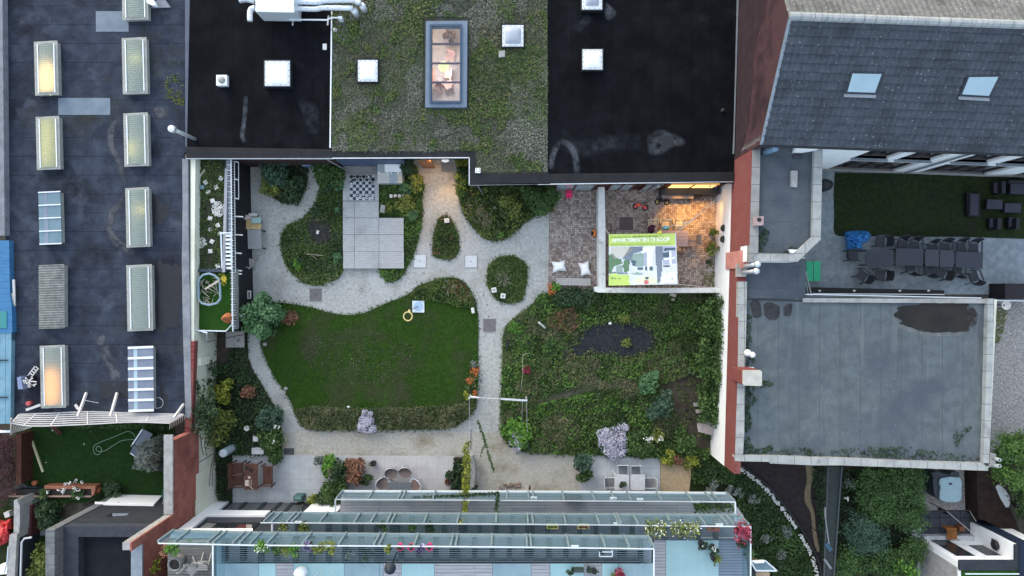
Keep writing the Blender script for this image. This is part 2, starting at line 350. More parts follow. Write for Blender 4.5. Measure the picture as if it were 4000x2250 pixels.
MT['brick_x']=M('brick_x',(.14,.034,.033),(.2,.054,.052),2,8,.9,bump=.4,brick=dict(redb,ax='yz'),big=((.22,.09,.08),.9,.5,.75))
MT['brick_y']=M('brick_y',(.21,.075,.06),(.27,.11,.09),2,8,.9,bump=.4,brick=dict(redb,ax='xz'))
MT['brick_dark']=M('brick_dark',(.05,.027,.033),(.08,.038,.044),2.5,9,.9,bump=.4,brick=dict(redb,ax='yz',c=(.1,.065,.068),v=(.05,.024,.029),v2=(.085,.038,.043)),big=((.04,.026,.031),.8,.45,.65))
MT['brick_orange']=M('brick_orange',(.25,.07,.055),(.40,.135,.11),4,12,.9,brick=dict(redb,ax='yz',c=(.4,.2,.16),v=(.24,.065,.05),v2=(.42,.14,.11)),big=[((.2,.075,.065),.8,.45,.7),((.36,.2,.17),2.2,.6,.8)],bump=.4)
MT['paver']=M('paver',(.2,.165,.145),(.31,.27,.245),3,9,.85,bump=.5,bsc=20,brick=dict(w=.22,h=.11,m=.01,c=(.09,.08,.068),v=(.14,.09,.075),v2=(.52,.46,.41),weave=1),big=((.19,.175,.155),.7,.55,.8),speck=((.5,.47,.43),4,.1))
MT['slab']=M('slab',(.42,.44,.45),(.53,.55,.56),1.3,9,.85,bump=.25,bsc=25,brick=dict(w=.56,h=.56,m=.007,c=(.34,.35,.35),o=0),big=((.37,.38,.39),.9,.52,.75),speck=((.55,.56,.56),12,.08))
MT['slab_pink']=M('slab_pink',(.44,.43,.43),(.54,.53,.525),1.3,9,.85,bump=.25,bsc=25,brick=dict(w=.56,h=.56,m=.007,c=(.36,.35,.34),o=0),big=((.4,.38,.37),.9,.52,.75))
MT['slab_dark']=M('slab_dark',(.05,.053,.066),(.075,.08,.095),2,7,.8,brick=dict(w=.55,h=.55,m=.016,c=(.02,.02,.026),o=0))
MT['deck_grey']=M('deck_grey',(.36,.365,.36),(.5,.505,.5),3,9,.85,bump=.3,stretch=(1,9,1),brick=dict(w=4,h=.1,m=.007,c=(.25,.255,.255)),big=((.28,.28,.28),1,.5,.75))
MT['deck_terrace']=M('deck_terrace',(.28,.3,.325),(.4,.415,.43),2,9,.8,bump=.3,stretch=(.5,9,1),brick=dict(w=3.2,h=.14,m=.01,c=(.12,.13,.145),v=(.26,.28,.305),v2=(.42,.41,.42)),big=((.38,.34,.34),.5,.5,.7))
MT['wood_grey']=M('wood_grey',(.3,.29,.28),(.4,.385,.37),6,8,.85,stretch=(2,12,2),obj=True)
MT['wood_pale']=M('wood_pale',(.55,.47,.33),(.62,.55,.42),6,8,.8,obj=True)
MT['wood_mid']=M('wood_mid',(.34,.25,.16),(.42,.32,.22),5,8,.75,obj=True)
MT['wood_brown']=M('wood_brown',(.10,.045,.035),(.15,.07,.05),6,8,.7,obj=True)
MT['wood_red']=M('wood_red',(.11,.045,.05),(.15,.06,.065),6,8,.7,obj=True)
MT['wood_orange']=M('wood_orange',(.2,.075,.02),(.3,.12,.03),6,8,.7,obj=True)
MT['lattice']=M('lattice',(.52,.50,.48),(.6,.585,.565),4,8,.8)
MT['black_clad']=M('black_clad',(.009,.011,.014),(.016,.018,.022),3,8,.7,stretch=(1,1,.1),brick=dict(w=.16,h=8,m=.008,c=(.004,.004,.005),o=0,ax='yz'))
MT['dark_render']=M('dark_render',(.03,.035,.042),(.042,.047,.055),2,8,.8,bump=.1)
MT['blue_render']=M('blue_render',(.06,.09,.15),(.085,.12,.19),1.2,7,.7)
MT['zinc']=M('zinc',(.22,.25,.28),(.28,.31,.34),3,7,.45,metal=.4)
MT['galv']=M('galv',(.55,.58,.6),(.65,.68,.7),4,7,.4,metal=.5)
MT['duct']=M('duct',(.66,.7,.72),(.74,.78,.8),3,6,.35,metal=.35)
MT['steel_white']=M('steel_white',(.75,.78,.8),None,rough=.35,metal=.2)
MT['rail_white']=M('rail_white',(.72,.78,.82),None,rough=.3,metal=.3)
MT['post_grey']=M('post_grey',(.15,.21,.235),(.2,.26,.285),5,6,.5)
MT['metal_dark']=M('metal_dark',(.03,.032,.036),None,rough=.5,metal=.3)
MT['plastic_black']=M('plastic_black',(.012,.013,.015),(.02,.021,.024),8,5,.5)
MT['fabric_dark']=M('fabric_dark',(.03,.034,.045),(.042,.046,.06),8,6,.9)
MT['fabric_grey']=M('fabric_grey',(.2,.21,.22),(.26,.27,.28),8,6,.9)
MT['blue_paint']=M('blue_paint',(.035,.14,.29),(.05,.18,.35),2,8,.6,brick=dict(w=6,h=.33,m=.008,c=(.02,.08,.17)),stretch=(1,4,1))
MT['blue_pale']=M('blue_pale',(.12,.25,.33),(.18,.32,.4),2,8,.6,brick=dict(w=.3,h=9,m=.012,c=(.04,.09,.12),o=0),big=((.1,.2,.27),1.5,.5,.7))
MT['teal_paint']=M('teal_paint',(.04,.22,.22),None,rough=.5)
MT['tile_roof']=M('tile_roof',(.058,.067,.08),(.082,.093,.108),2.5,8,.75,bump=.2,bsc=25,big=((.04,.045,.05),.6,.5,.72),speck=[((.36,.38,.39),4.5,.10),((.26,.28,.3),7,.12)])
MT['tile_old']=M('tile_old',(.13,.135,.13),(.22,.215,.2),5,9,.9,bump=.6,bsc=20,big=((.1,.1,.09),1,.5,.7),speck=[((.5,.5,.47),5,.13)])
MT['ridge']=M('ridge',(.3,.32,.32),(.4,.41,.4),3,8,.9,bump=.4,brick=dict(w=.42,h=9,m=.012,c=(.2,.2,.2),o=0),big=((.42,.4,.3),1,.6,.8))
MT['win_dark']=M('win_dark',(.02,.025,.03),None,rough=.08,spec=.5)
MT['win_blind']=M('win_blind',(.06,.065,.07),(.1,.105,.11),.8,3,.3,stretch=(3,1,1))
MT['win_sky']=M('win_sky',(.3,.42,.48),(.36,.48,.53),.6,3,.06,spec=.5)
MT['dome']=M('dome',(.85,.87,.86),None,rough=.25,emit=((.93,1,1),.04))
MT['dome_frame']=M('dome_frame',(.6,.63,.65),None,rough=.5)
MT['dome_clear']=M('dome_clear',(.33,.37,.42),None,rough=.1,spec=.6)
MT['sheet_grey']=M('sheet_grey',(.27,.275,.25),(.34,.345,.315),3,7,.6)
MT['sheet_old']=M('sheet_old',(.14,.15,.14),(.24,.25,.235),3,9,.9,big=((.3,.31,.3),2,.6,.8))
MT['poly']=transmat('poly',(.25,.31,.28),.4)
MT['poly_yellow']=transmat('poly_yellow',(.38,.39,.26),.4)
MT['glass_blue']=M('glass_blue',(.10,.17,.2),(.14,.22,.26),.9,3,.08,spec=.6)
MT['glass_bluegrey']=M('glass_bluegrey',(.14,.17,.23),(.2,.23,.29),1,3,.08,spec=.6)
MT['glass']=glassmat('glass',(.17,.27,.33),.42)
MT['glass_clear']=glassmat('glass_clear',(.3,.3,.33),.12)
MT['teal_glass']=M('teal_glass',(.27,.43,.45),(.33,.49,.505),.8,4,.15,spec=.4,brick=dict(w=.92,h=.9,m=.008,c=(.32,.55,.57),o=0))
MT['teal_dark']=M('teal_dark',(.2,.29,.33),(.25,.35,.385),1.2,4,.2,spec=.4)
MT['terracotta']=M('terracotta',(.32,.11,.045),(.4,.15,.07),8,6,.8,obj=True)
MT['pot_grey']=M('pot_grey',(.2,.2,.2),(.27,.27,.27),8,6,.8)
MT['stone_white']=M('stone_white',(.55,.55,.52),(.66,.66,.63),8,6,.9)
def C(name,c,rough=.55,v=.15,metal=0):
 if name not in MT: MT[name]=M(name,c,tuple(x*(1+v) for x in c),6,5,rough,metal=metal,obj=True)
 return MT[name]
LM={}
LM['mid']=leafmat('leaf_mid',[(.019,.040,.012),(.043,.090,.022),(.085,.152,.040)])
LM['dark']=leafmat('leaf_dark',[(.012,.028,.014),(.028,.056,.022),(.050,.090,.034)])
LM['bluegreen']=leafmat('leaf_bluegreen',[(.020,.042,.028),(.042,.086,.052),(.08,.14,.09)])
LM['bright']=leafmat('leaf_bright',[(.031,.085,.012),(.078,.186,.023),(.147,.295,.046)])
LM['fresh']=leafmat('leaf_fresh',[(.031,.078,.028),(.070,.155,.062),(.132,.248,.116)])
LM['yellow']=leafmat('leaf_yellow',[(.07,.1,.016),(.18,.21,.025),(.36,.36,.05)])
LM['yelgreen']=leafmat('leaf_yelgreen',[(.046,.070,.019),(.124,.155,.031),(.248,.279,.062)])
LM['rust']=leafmat('leaf_rust',[(.078,.046,.031),(.186,.093,.054),(.310,.139,.085)])
LM['orange']=leafmat('leaf_orange',[(.2,.06,.015),(.4,.12,.03),(.55,.2,.07)])
LM['red']=leafmat('leaf_red',[(.12,.01,.02),(.25,.025,.05),(.35,.05,.09)])
LM['meadow']=leafmat('leaf_meadow',[(.025,.043,.014),(.046,.085,.019),(.090,.132,.034),(.186,.163,.085)])
LM['meadow_g']=leafmat('leaf_meadow_g',[(.028,.050,.016),(.050,.102,.022),(.093,.186,.034),(.132,.217,.046)])
LM['drygrass']=leafmat('leaf_drygrass',[(.054,.065,.031),(.132,.132,.070),(.248,.232,.132)])
LM['sedum']=leafmat('leaf_sedum',[(.052,.066,.046),(.10,.11,.076),(.09,.118,.056),(.075,.125,.042),(.068,.15,.036)])
LM['sedum_dry']=leafmat('leaf_sedum_dry',[(.12,.13,.105),(.19,.195,.16),(.28,.28,.24)])
LM['moss']=leafmat('leaf_moss',[(.046,.062,.012),(.109,.132,.019),(.186,.202,.031)])
LM['aster']=leafmat('leaf_aster',[(.3,.29,.38),(.48,.46,.57),(.7,.68,.77)])
LM['whitefl']=leafmat('leaf_whitefl',[(.6,.6,.55),(.75,.75,.7),(.85,.85,.8)])
LM['silver']=leafmat('leaf_silver',[(.07,.085,.07),(.14,.165,.14),(.24,.27,.235)])
LM['purple']=leafmat('leaf_purple',[(.03,.02,.05),(.08,.06,.14),(.4,.36,.55)])
LM['lawnblade']=leafmat('leaf_lawn',[(.018,.046,.007),(.032,.080,.011),(.052,.112,.018)])
LM['hedge_red']=leafmat('leaf_hedge_red',[(.03,.012,.016),(.06,.02,.026),(.09,.035,.04)])
LM['worn']=leafmat('leaf_worn',[(.04,.05,.025),(.075,.08,.045),(.13,.12,.09)])
a=T(700,550);b=T(1400,550);c=T(1400,1100);d=T(700,1100);e=T(700,1650);f=T(1400,1650);g=T(2100,600);h=T(2100,1150);i_=T(2100,1650)
def tp(t,*xy): return [t(x,y) for x,y in xy]
struct('ground',MB().box(-60,-60,-.5,60,60,-.03),MT['earth'])
struct('gravel_path',MB().prism(UP([(900,610),(2870,610),(2870,1180),(2200,1200),(2100,1690),(900,1690)],0),-.06,0),MT['gravel'])
struct('lower_path',MB().prism(UP([(960,1690),(2290,1690),(2290,1960),(1780,1960),(960,1800)],0),-.06,.004),MT['gravel_warm'])
B1=smooth(tp(a,(810,215),(1000,190),(1190,225),(1210,330),(1200,430),(1140,540),(1080,585),(1000,590),(900,540),(820,440),(790,330)),4)
B2=tp(a,(1290,215),(1545,215),(1548,1230))+smooth_open(tp(a,(1548,1230),(1500,1290),(1400,1340),(1290,1362),(1200,1345),(1100,1280),(1030,1200),(985,1100),(962,970),(975,880),(1040,790),(1130,750),(1220,680),(1290,570),(1325,470),(1320,400),(1285,330),(1290,215)),4)[1:-1]
B3=tp(b,(195,240),(545,240))+smooth_open(tp(b,(545,240),(560,330),(625,430),(600,520),(607,640),(600,760),(560,940),(520,1080),(440,1230),(390,1300),(330,1330),(260,1320),(215,1260),(196,1200)),4)[1:]
B4=smooth(tp(b,(820,705),(760,735),(735,800),(710,900),(700,1000),(705,1070),(740,1102),(820,1115),(905,1100),(943,1050),(950,970),(935,880),(905,790),(870,735)),4)
B5=tp(b,(930,150),(1050,150),(1050,400),(1840,400),(1838,660))+smooth_open(tp(b,(1838,660),(1720,690),(1600,750),(1500,840),(1420,910),(1340,938),(1230,935),(1150,890),(1060,790),(1000,690),(960,570),(940,420),(920,300),(930,150)),4)[1:-1]
B6=smooth(tp(b,(1390,1085),(1300,1115),(1225,1190),(1212,1330),(1240,1408),(1310,1500),(1420,1533),(1530,1508),(1565,1428),(1592,1300),(1590,1190),(1540,1130),(1480,1095)),4)
B7=smooth([(1043.7,1187),(1139,1187),(1230,1205.6),(1300,1224),(1362.5,1230),(1424.6,1222),(1503,1186),(1586,1154),(1632,1118.6),(1673,1102),(1731,1086),(1772,1086),(1806,1096),(1839,1137),(1859.6,1191),(1868,1265),(1868,1414),(1868,1493),(1860,1560),(1849,1605),(1826,1634),(1772,1667),(1690,1675),(1441,1680),(1215,1677),(1172,1650),(1147,1597),(1114,1526),(1081,1489),(1043,1414),(1023,1356),(1019,1320),(1031,1260)],3)
B8=tp(d,(350,480),(640,480),(645,600),(650,720),(690,830),(770,960),(870,1130),(960,1290),(965,1440))+tp(e,(968,300),(500,303),(500,755),(355,720))
B9=[(2170,1140),(2104,1150)]+smooth_open([(2104,1150),(2079,1187),(2021,1232),(1980,1268),(1968,1300),(1963,1390),(1959,1493),(1955,1597),(1957,1680),(1967,1712),(1990,1738),(2021,1758),(2104,1768)],4)[1:]+[(2154,1770),(2237,1778),(2299,1774),(2576,1787),(2692,1783),(2760,1795),(2785,1700),(2797,1140)]
for nm,p,mt in (('planting_bed',B1,'earth'),('planting_bed',B2,'meadow_soil'),('planting_bed',B3,'meadow_soil'),('planting_bed',B4,'meadow_soil'),('planting_bed',B5,'meadow_soil'),('planting_bed',B6,'meadow_soil'),('lawn',B7,'lawn'),('planting_bed',B8,'earth'),('meadow_ground',B9,'meadow_soil')):
 struct(nm,MB().prism(UP(p,.04),-.05,.04),MT[mt])
struct('brick_paving',MB().prism(UP([(2147,728),(2800,728),(2796,1135),(2140,1135)],.012),-.05,.012),MT['paver'])
struct('patio_paving',MB().prism(UP([(907,1777),(1355,1779),(1355,1985),(907,1985)],.012),-.05,.012),MT['slab'])
struct('patio_paving',MB().prism(UP([(1357,1779),(1780,1782),(1775,1985),(1357,1985)],.012),-.05,.012),MT['slab_pink'])
struct('patio_paving',MB().prism(UP([(2280,1772),(2578,1783),(2580,1985),(2263,1985),(2263,1800)],.012),-.05,.012),MT['slab'])
struct('sand_patch',MB().prism(UP([(2580,1800),(2640,1786),(2700,1784),(2702,1836),(2684,1985),(2580,1985)],.012),-.05,.012),MT['sand'])
struct('bare_soil',MB().sheet(UP(smooth(tp(h,(1150,860),(1300,800),(1420,760),(1560,780),(1560,900),(1540,1080),(1560,1190),(1500,1260),(1560,1330),(1700,1400),(1690,1440),(1500,1440),(1380,1260),(1310,1130),(1220,1010)),3),.06),.06),MT['earth'])
struct('bare_soil',MB().sheet(UP(smooth(tp(h,(-40,1010),(120,950),(330,880),(520,760),(600,800),(700,820),(900,800),(900,880),(600,890),(450,920),(250,980),(60,1050)),3),.055),.055),M('trodden',(.08,.08,.055),(.12,.115,.085),4,8,.95,bump=.5))
pond=smooth(tp(h,(540,275),(700,258),(860,265),(970,290),(1070,330),(1110,440),(1090,510),(880,600),(780,590),(680,575),(540,565),(420,580),(330,560),(330,470),(380,390),(450,320)),3)
pondtail=smooth(tp(h,(420,360),(330,420),(200,500),(90,590),(130,625),(250,622),(400,585),(520,540)),3)
struct('dark_mulch',MB().sheet(UP(pondtail,.062),.062),M('mulch_c',(.022,.025,.03),(.045,.048,.05),4,8,.9))
struct('dark_mulch',MB().sheet(UP(pond,.07),.07),M('mulch',(.02,.023,.028),(.04,.043,.05),6,8,.8,bump=.4,speck=((.055,.06,.065),12,.1)))
mulch2=smooth(tp(a,(1210,740),(1330,720),(1440,800),(1450,900),(1400,970),(1300,980),(1220,880)),3)
struct('dark_mulch',MB().sheet(UP(mulch2,.07),.07),M('mulch_b',(.03,.029,.027),(.06,.057,.052),6,8,.95,bump=.4))
struct('neighbour_lawn',MB().prism(UP(tp(T(0,1650),(150,0),(1640,0),(1640,760),(150,760)),.02),-.05,.02),M('lawn_nb',(.013,.036,.010),(.024,.056,.014),5,9,.95,bump=.8,bsc=60,big=((.02,.035,.012),.9,.5,.75),speck=((.045,.075,.03),26,.12)))
struct('terrace_gravel',MB().prism(UP([(3100,640),(4150,640),(4150,1150),(3100,1150)],.0),-.05,.0),MT['gravel_blue'])
L2=smooth_open(tp(T(3200,550),(150,300),(140,500),(145,700),(150,880),(300,895),(500,893),(900,905),(1300,905),(1930,925),(2300,930)),3)+tp(T(3200,550),(2300,330))
struct('terrace_lawn',MB().prism(UP(L2,.03),-.05,.03),MT['darkgrass'])
struct('gravel_yard',MB().prism(UP([(3870,1160),(4200,1160),(4200,1800),(3850,1800)],.01),-.05,.01),MT['pebble'])
struct('pebble_bed',MB().prism(UP(tp(T(3200,1650),(930,380),(1480,380),(1490,830),(965,832)),.01),-.05,.01),MT['pebble'])
struct('dark_patio',MB().prism(UP(tp(T(3200,1650),(960,832),(1440,832),(1425,1110),(960,1110)),.012),-.05,.012),MT['slab_dark'])
cur=smooth_open(tp(T(2700,1650),(300,280),(430,375),(560,470),(700,580),(830,730),(930,860),(1020,990),(1120,1160),(1180,1290),(1215,1449),(1230,1560)),4)
struct('bank_ground',MB().prism(UP([(2700,1780)]+cur+[(2700,2320)],.02),-.06,.02),MT['darkgrass'])
struct('back_soil',MB().prism(UP(tp(T(2700,1650),(420,330),(1200,330),(1260,1500),(1225,1500))+[(3209,2260)],.0),-.06,.004),M('back_soil',(.03,.024,.026),(.045,.036,.036),4,8,.95,bump=.5))
struct('sandy_strip',MB().sheet(UP(smooth(tp(T(2700,1650),(1085,400),(1150,400),(1165,490),(1130,600),(1130,740),(1165,860),(1175,1000),(1210,1200),(1185,1215),(1150,1080),(1125,850),(1075,760),(1070,650),(1090,560),(1085,470)),3),.03),.03),MT['sand_dull'])
def bld(name,label,cat,px,py): return thing(name,label,cat,(*U(px,py,0),0))
def ring_cop(mb,outer,inner,z0,z1):
 n=len(outer)
 for k in range(n): mb.prism([outer[k],outer[(k+1)%n],inner[(k+1)%n],inner[k]],z0,z1)
ws=bld('workshop','long workshop with blue-grey flat roof carrying two rows of skylights','workshop',350,900)
ZA=2.6
MB().prism(UP([(12,-160),(738,-160),(742,590),(722,640),(738,1640),(22,1640)],ZA),0,ZA-.12).build('wall',MT['cream'],ws)
MB().prism(UP([(10,-160),(745,-160),(748,575),(718,600),(728,1640),(30,1640)],ZA),ZA-.118,ZA).build('roof',MT['roof_blue'],ws)
mb=MB().pp([(-40,-160),(8,-160),(18,920),(-40,920)],ZA-.1,ZA+.35); mb.build('parapet',MT['coping_blue'],ws)
mb=MB().pp(tp(T(0,550),(1718,170),(1772,172),(1776,800),(1783,1300),(1790,1449))+tp(T(0,1100),(1805,1230),(1790,1285),(1750,1285),(1735,800),(1722,300))+tp(T(0,550),(1715,1150),(1722,600)),ZA-.05,ZA+.15); mb.build('coping',MT['coping_blue'],ws)
mb=MB().pp([(722,-160),(744,-160),(746,480),(742,570),(724,575)],ZA,ZA+.12); mb.build('upstand',M('upstand',(.075,.09,.13),(.1,.115,.155),2,7,.7),ws)
xw=U(749,1300,2.6)[0]
def wallx(py0,py1,x0,x1,z0,z1,px0b=None): return (py0,py1,x0,x1,z0,z1)
MB().prism([(-15.45,U(0,618)[1]),(-15.62,U(0,618)[1]),(-15.95,-9.2),(-15.62,-9.2)],.02,2.36).build('wall',MT['cream'],ws)
MB().prism([(-15.47,-2.6),(-15.7,-2.6),(-15.95,-7.0),(-15.63,-7.0)],2.362,2.738).build('wall',MT['brick_x'],ws)
MB().prism([(-15.46,U(0,618)[1]),(-15.7,U(0,618)[1]),(-15.7,-2.6),(-15.54,-2.6)],2.362,2.66).build('wall',MT['cream'],ws)
MB().prism([(-15.36,-3.45),(-15.66,-3.45),(-15.66,-3.85),(-15.36,-3.85)],1.2,2.3).build('buttress',MT['cream'],ws)
for q in (rect(375,44,503,124),rect(228,383,431,449)):
 MB().prism(UP(q,ZA),ZA+.001,ZA+.012).build('roof_patch',MT['roof_patch'],ws)
def corr(q,z,parent,mat,n,amp=.012,rise=.12,name='pane'):
 """a corrugated, slightly vaulted sheet over the photo quad q (TL,TR,BR,BL)"""
 Q=UP(q,z); vs=[];fs=[];nx=6;ny=n*4
 for j in range(ny+1):
  t=j/ny
  for i in range(nx+1):
   s=i/nx
   x=(Q[0][0]*(1-s)+Q[1][0]*s)*(1-t)+(Q[3][0]*(1-s)+Q[2][0]*s)*t
   y=(Q[0][1]*(1-s)+Q[1][1]*s)*(1-t)+(Q[3][1]*(1-s)+Q[2][1]*s)*t
   vs.append((x,y,z+rise*4*s*(1-s)+amp*math.sin(j*math.pi/2)))
 for j in range(ny):
  for i in range(nx): k=j*(nx+1)+i; fs.append((k,k+1,k+nx+2,k+nx+1))
 m=MB(); m.add(vs,fs); return m.build(name,mat,parent)
def inset(q,dx,dy):
 return [(q[0][0]+dx,q[0][1]+dy),(q[1][0]-dx,q[1][1]+dy),(q[2][0]-dx,q[2][1]-dy),(q[3][0]+dx,q[3][1]-dy)]
def skylight(x0,y0,x1,y1,kind,lamp=None,sk=5):
 q=[(x0,y0+4),(x1-sk,y0),(x1,y1-3),(x0+sk,y1)]
 zt=ZA+.32; o=UP(q,zt); k=inset(q,3,3); i_=UP(inset(q,13,16),zt)
 m=MB(); ring_cop(m,UP(inset(q,4,4),zt),UP(inset(q,11,13),zt),ZA,zt); s=m.build('skylight',MT['sheet_grey'],ws)
 if kind=='old': corr(q,zt+.02,s,MT['sheet_old'],26,.02,.05); return s
 if kind=='glass' or kind=='bars':
  mt=MT['glass_blue'] if kind=='glass' else MT['glass_bluegrey']
  MB().prism(UP(q,zt+.02),zt,zt+.03).build('pane',mt,s)
  n=4 if kind=='glass' else 6
  m=MB()
  for j in range(n+1):
   t=j/n; l=(q[0][0]+(q[3][0]-q[0][0])*t,q[0][1]+(q[3][1]-q[0][1])*t); r=(q[1][0]+(q[2][0]-q[1][0])*t,q[1][1]+(q[2][1]-q[1][1])*t)
   w=.05 if kind=='glass' else .11
   m.beam((*U(*l,zt+.06),zt+.06),(*U(*r,zt+.06),zt+.06),w,.04)
  m.build('glazing_bar',MT['steel_white'],s)
  m=MB()
  for fx in ((.22,.36) if kind=='bars' else (.22,.40)),:
   l0=[(q[0][0]+(q[1][0]-q[0][0])*t,q[0][1]+(q[1][1]-q[0][1])*t) for t in fx]; l1=[(q[3][0]+(q[2][0]-q[3][0])*t,q[3][1]+(q[2][1]-q[3][1])*t) for t in fx]
   m.prism(UP([l0[0],l0[1],l1[1],l1[0]],zt+.035),zt+.031,zt+.038)
  m.build('pane',MT['win_sky'] if kind=='bars' else MT['glass_bluegrey'],s)
  return s
 outer=q; b1=inset(q,14,9)
 for strip in ([q[0],(b1[0][0],q[0][1]),(b1[3][0],q[3][1]),q[3]],[(b1[1][0],q[1][1]),q[1],q[2],(b1[2][0],q[2][1])]):
  corr(strip,zt,s,MT['sheet_grey'],max(8,int((y1-y0)/9)),.006,.0,'frame')
 for ya,yb in ((0,1),(1,0)):
  e0=b1[0] if ya==0 else b1[3]; e1=b1[1] if ya==0 else b1[2]; f0=(e0[0],q[0][1] if ya==0 else q[3][1]); f1=(e1[0],q[1][1] if ya==0 else q[2][1])
  MB().prism(UP([f0,f1,e1,e0],zt),zt-.02,zt+.015).build('frame',MT['sheet_grey'],s)
 corr(b1,zt+.02,s,MT['poly_yellow'] if kind=='yellow' else MT['poly'],max(8,int((y1-y0)/9)),.005,.06)
 m=MB()
 for l0,l1 in ((b1[0],b1[3]),(b1[1],b1[2])): m.beam((*U(*l0,zt+.05),zt+.05),(*U(*l1,zt+.05),zt+.05),.045,.03)
 m.build('rail',MT['steel_white'],s)
 MB().prism(UP(inset(q,12,14),ZA+.02),ZA+.002,ZA+.02).build('shaft',C('shaft_white',(.45,.48,.46)),s)
 if lamp:
  lx0,ly0,lx1,ly1,col,st=lamp
  MB().prism(UP(smooth(rect(lx0,ly0,lx1,ly1),4),ZA+.12),ZA+.08,ZA+.14).build('lamp',glow('lamp_%d'%x0,col,st),s)
 return s
skylight(132,159,229,373,'poly',(176,262,216,360,(1,.66,.25),1.7))
skylight(139,453,236,664,'yellow',(190,480,205,630,(.9,.8,.2),.6))
skylight(150,748,241,954,'glass'); skylight(151,1032,253,1285,'old',sk=1); skylight(155,1347,258,1595,'poly',(192,1450,236,1570,(1,.42,.1),1.3))
skylight(473,-170,580,79,'poly'); skylight(475,145,577,368,'poly',(536,225,546,245,(.9,.8,.2),1.5)); skylight(481,439,582,651,'poly',(522,560,529,610,(.95,.8,.2),1.5))
skylight(489,731,587,967,'poly',(556,815,564,830,(1,.75,.2),3)); skylight(493,1032,598,1294,'poly'); skylight(500,1355,601,1605,'bars',sk=2)
m=MB(); bx,tx=U3(770,547,ZA),U3(677,506,5.0); m.tube([bx,tx],.085,10); m.build('flue_pipe',MT['galv'],ws,sm=True)
m=MB(); m.lathe(tx[0],tx[1],[(.02,5.22),(.16,5.2),(.17,5.0),(.09,4.98)][::-1],12); m.build('flue_cowl',MT['galv'],ws)
mb=MB().pp(tp(T(0,0),(1480,0),(1560,0),(1610,68),(1420,75)),ZA,ZA+.05); mb.build('roof_flashing',M('flash',(.2,.21,.24),(.26,.27,.3),3),ws)
mb=MB().pp(tp(T(0,0),(1380,0),(1440,-10),(1468,45),(1440,50),(1385,25)),ZA+.2,ZA+.45); mb.build('roof_vent',MT['white'],ws)
def puddle(name,pts,z,mat,label): o=MB().sheet(UP(jit(smooth(pts,5),.22),z),z).build(name,mat); o['kind']='stuff'; o['label']=label
wetm=M('wet_dark',(.016,.016,.02),(.022,.022,.026),3,5,.35)
t3=T(0,1100)
puddle('puddle',tp(T(0,550),(1440,500),(1530,600),(1600,590),(1590,680),(1540,760),(1450,810),(1435,700)),ZA+.008,wetm,'dark wet patch beside the right-hand skylights')
puddle('puddle',tp(T(0,550),(1470,1180),(1560,1170),(1710,1180),(1715,1400))+tp(t3,(1715,200),(1690,250),(1680,430),(1580,450),(1560,500),(1500,495),(1470,440),(1465,100)),ZA+.008,wetm,'large dark patch along the workshop parapet')
puddle('puddle',tp(t3,(960,950),(1040,955),(1060,1000),(1110,955),(1170,940),(1210,960),(1205,1095),(1080,1085),(950,1090)),ZA+.008,wetm,'black puddle between the lower skylights')
puddle('puddle',tp(t3,(1510,960),(1560,1000),(1550,1050),(1585,1080),(1560,1190),(1530,1210),(1520,1100)),ZA+.008,wetm,'thin dark patch right of the barred skylight')
SW=softmat('dirt_west',(.085,.09,.1))
dirt('pale dried stain on the workshop roof',tp(t3,(975,600),(1010,720),(1080,830),(1090,920),(1060,1000)),ZA+.006,SW,26)
dirt('pale blotch at the roof drain of the workshop',tp(t3,(900,560),(960,490),(1000,520),(980,600),(920,600)),ZA+.006,SW,closed=True)
dirt('pale worn ring left of a skylight',tp(T(0,550),(1180,540),(1080,640),(1040,760),(1060,900),(1160,1000),(1280,1060)),ZA+.006,SW,20)
dirt('pale worn patch left of the upper right skylight',tp(T(0,0),(1150,1110),(1060,1200),(1050,1400),(1120,1500),(1170,1780)),ZA+.006,SW,16)
dirt('pale worn bay right of the upper skylight',tp(T(0,0),(1440,1010),(1540,1010),(1600,1090),(1480,1120)),ZA+.006,SW,closed=True)
cover('moss',UP(smooth(tp(T(0,0),(1560,760),(1640,700),(1720,720),(1735,900),(1740,1000),(1660,980),(1590,920)),3),ZA),260,LM['moss'],.06,.05,ZA,thr=.42,seed=5,label='yellow-green moss at the roof edge')
cover('moss',UP(smooth(tp(T(0,0),(1480,620),(1700,560),(1735,800),(1560,960),(1480,860)),3),ZA),60,LM['moss'],.03,.04,ZA,thr=.45,seed=6,label='thin moss film on the roof')
bs=bld('blue_shed','blue painted shed with teal hatch at the left edge','shed',10,1250)
MB().pp(tp(T(0,550),(-200,935),(85,938),(92,1449))+tp(t3,(110,230),(115,480),(-200,490)),0,2.9).build('roof',MT['blue_paint'],bs)
MB().pp(tp(t3,(-200,500),(108,475),(98,1340),(-200,1345)),0,2.85).build('roof',MT['blue_pale'],bs)
MB().pp(tp(t3,(-60,280),(62,280),(62,440),(-60,440)),2.9,2.93).build('hatch',MT['teal_paint'],bs)
m=MB()
for y in (742,1092): m.beam((*U(*t3(-60,y),2.9),2.9),(*U(*t3(70,y),2.9),2.9),.05)
m.build('strap',MT['metal_dark'],bs)
br=bld('black_roof_house','low house with plain black flat roof, left of the planted roof','house',1000,300)
ZB=2.8
edgeL=tp(a,(60,160),(1440,165))
MB().prism(UP([(748,-160),(1296,-160),(1294,560),(1294,612),(748,612)],ZB),0,ZB-.14).build('wall',M('brick_gdn',(.05,.03,.03),(.08,.05,.045),3,8,.9,brick=dict(redb,ax='xz',c=(.05,.04,.04),v=(.045,.025,.025),v2=(.08,.05,.045))),br)
MB().pp([(744,-160),(1298,-160),(1296,585),(730,585)],ZB-.138,ZB).build('roof',MT['roof_black'],br)
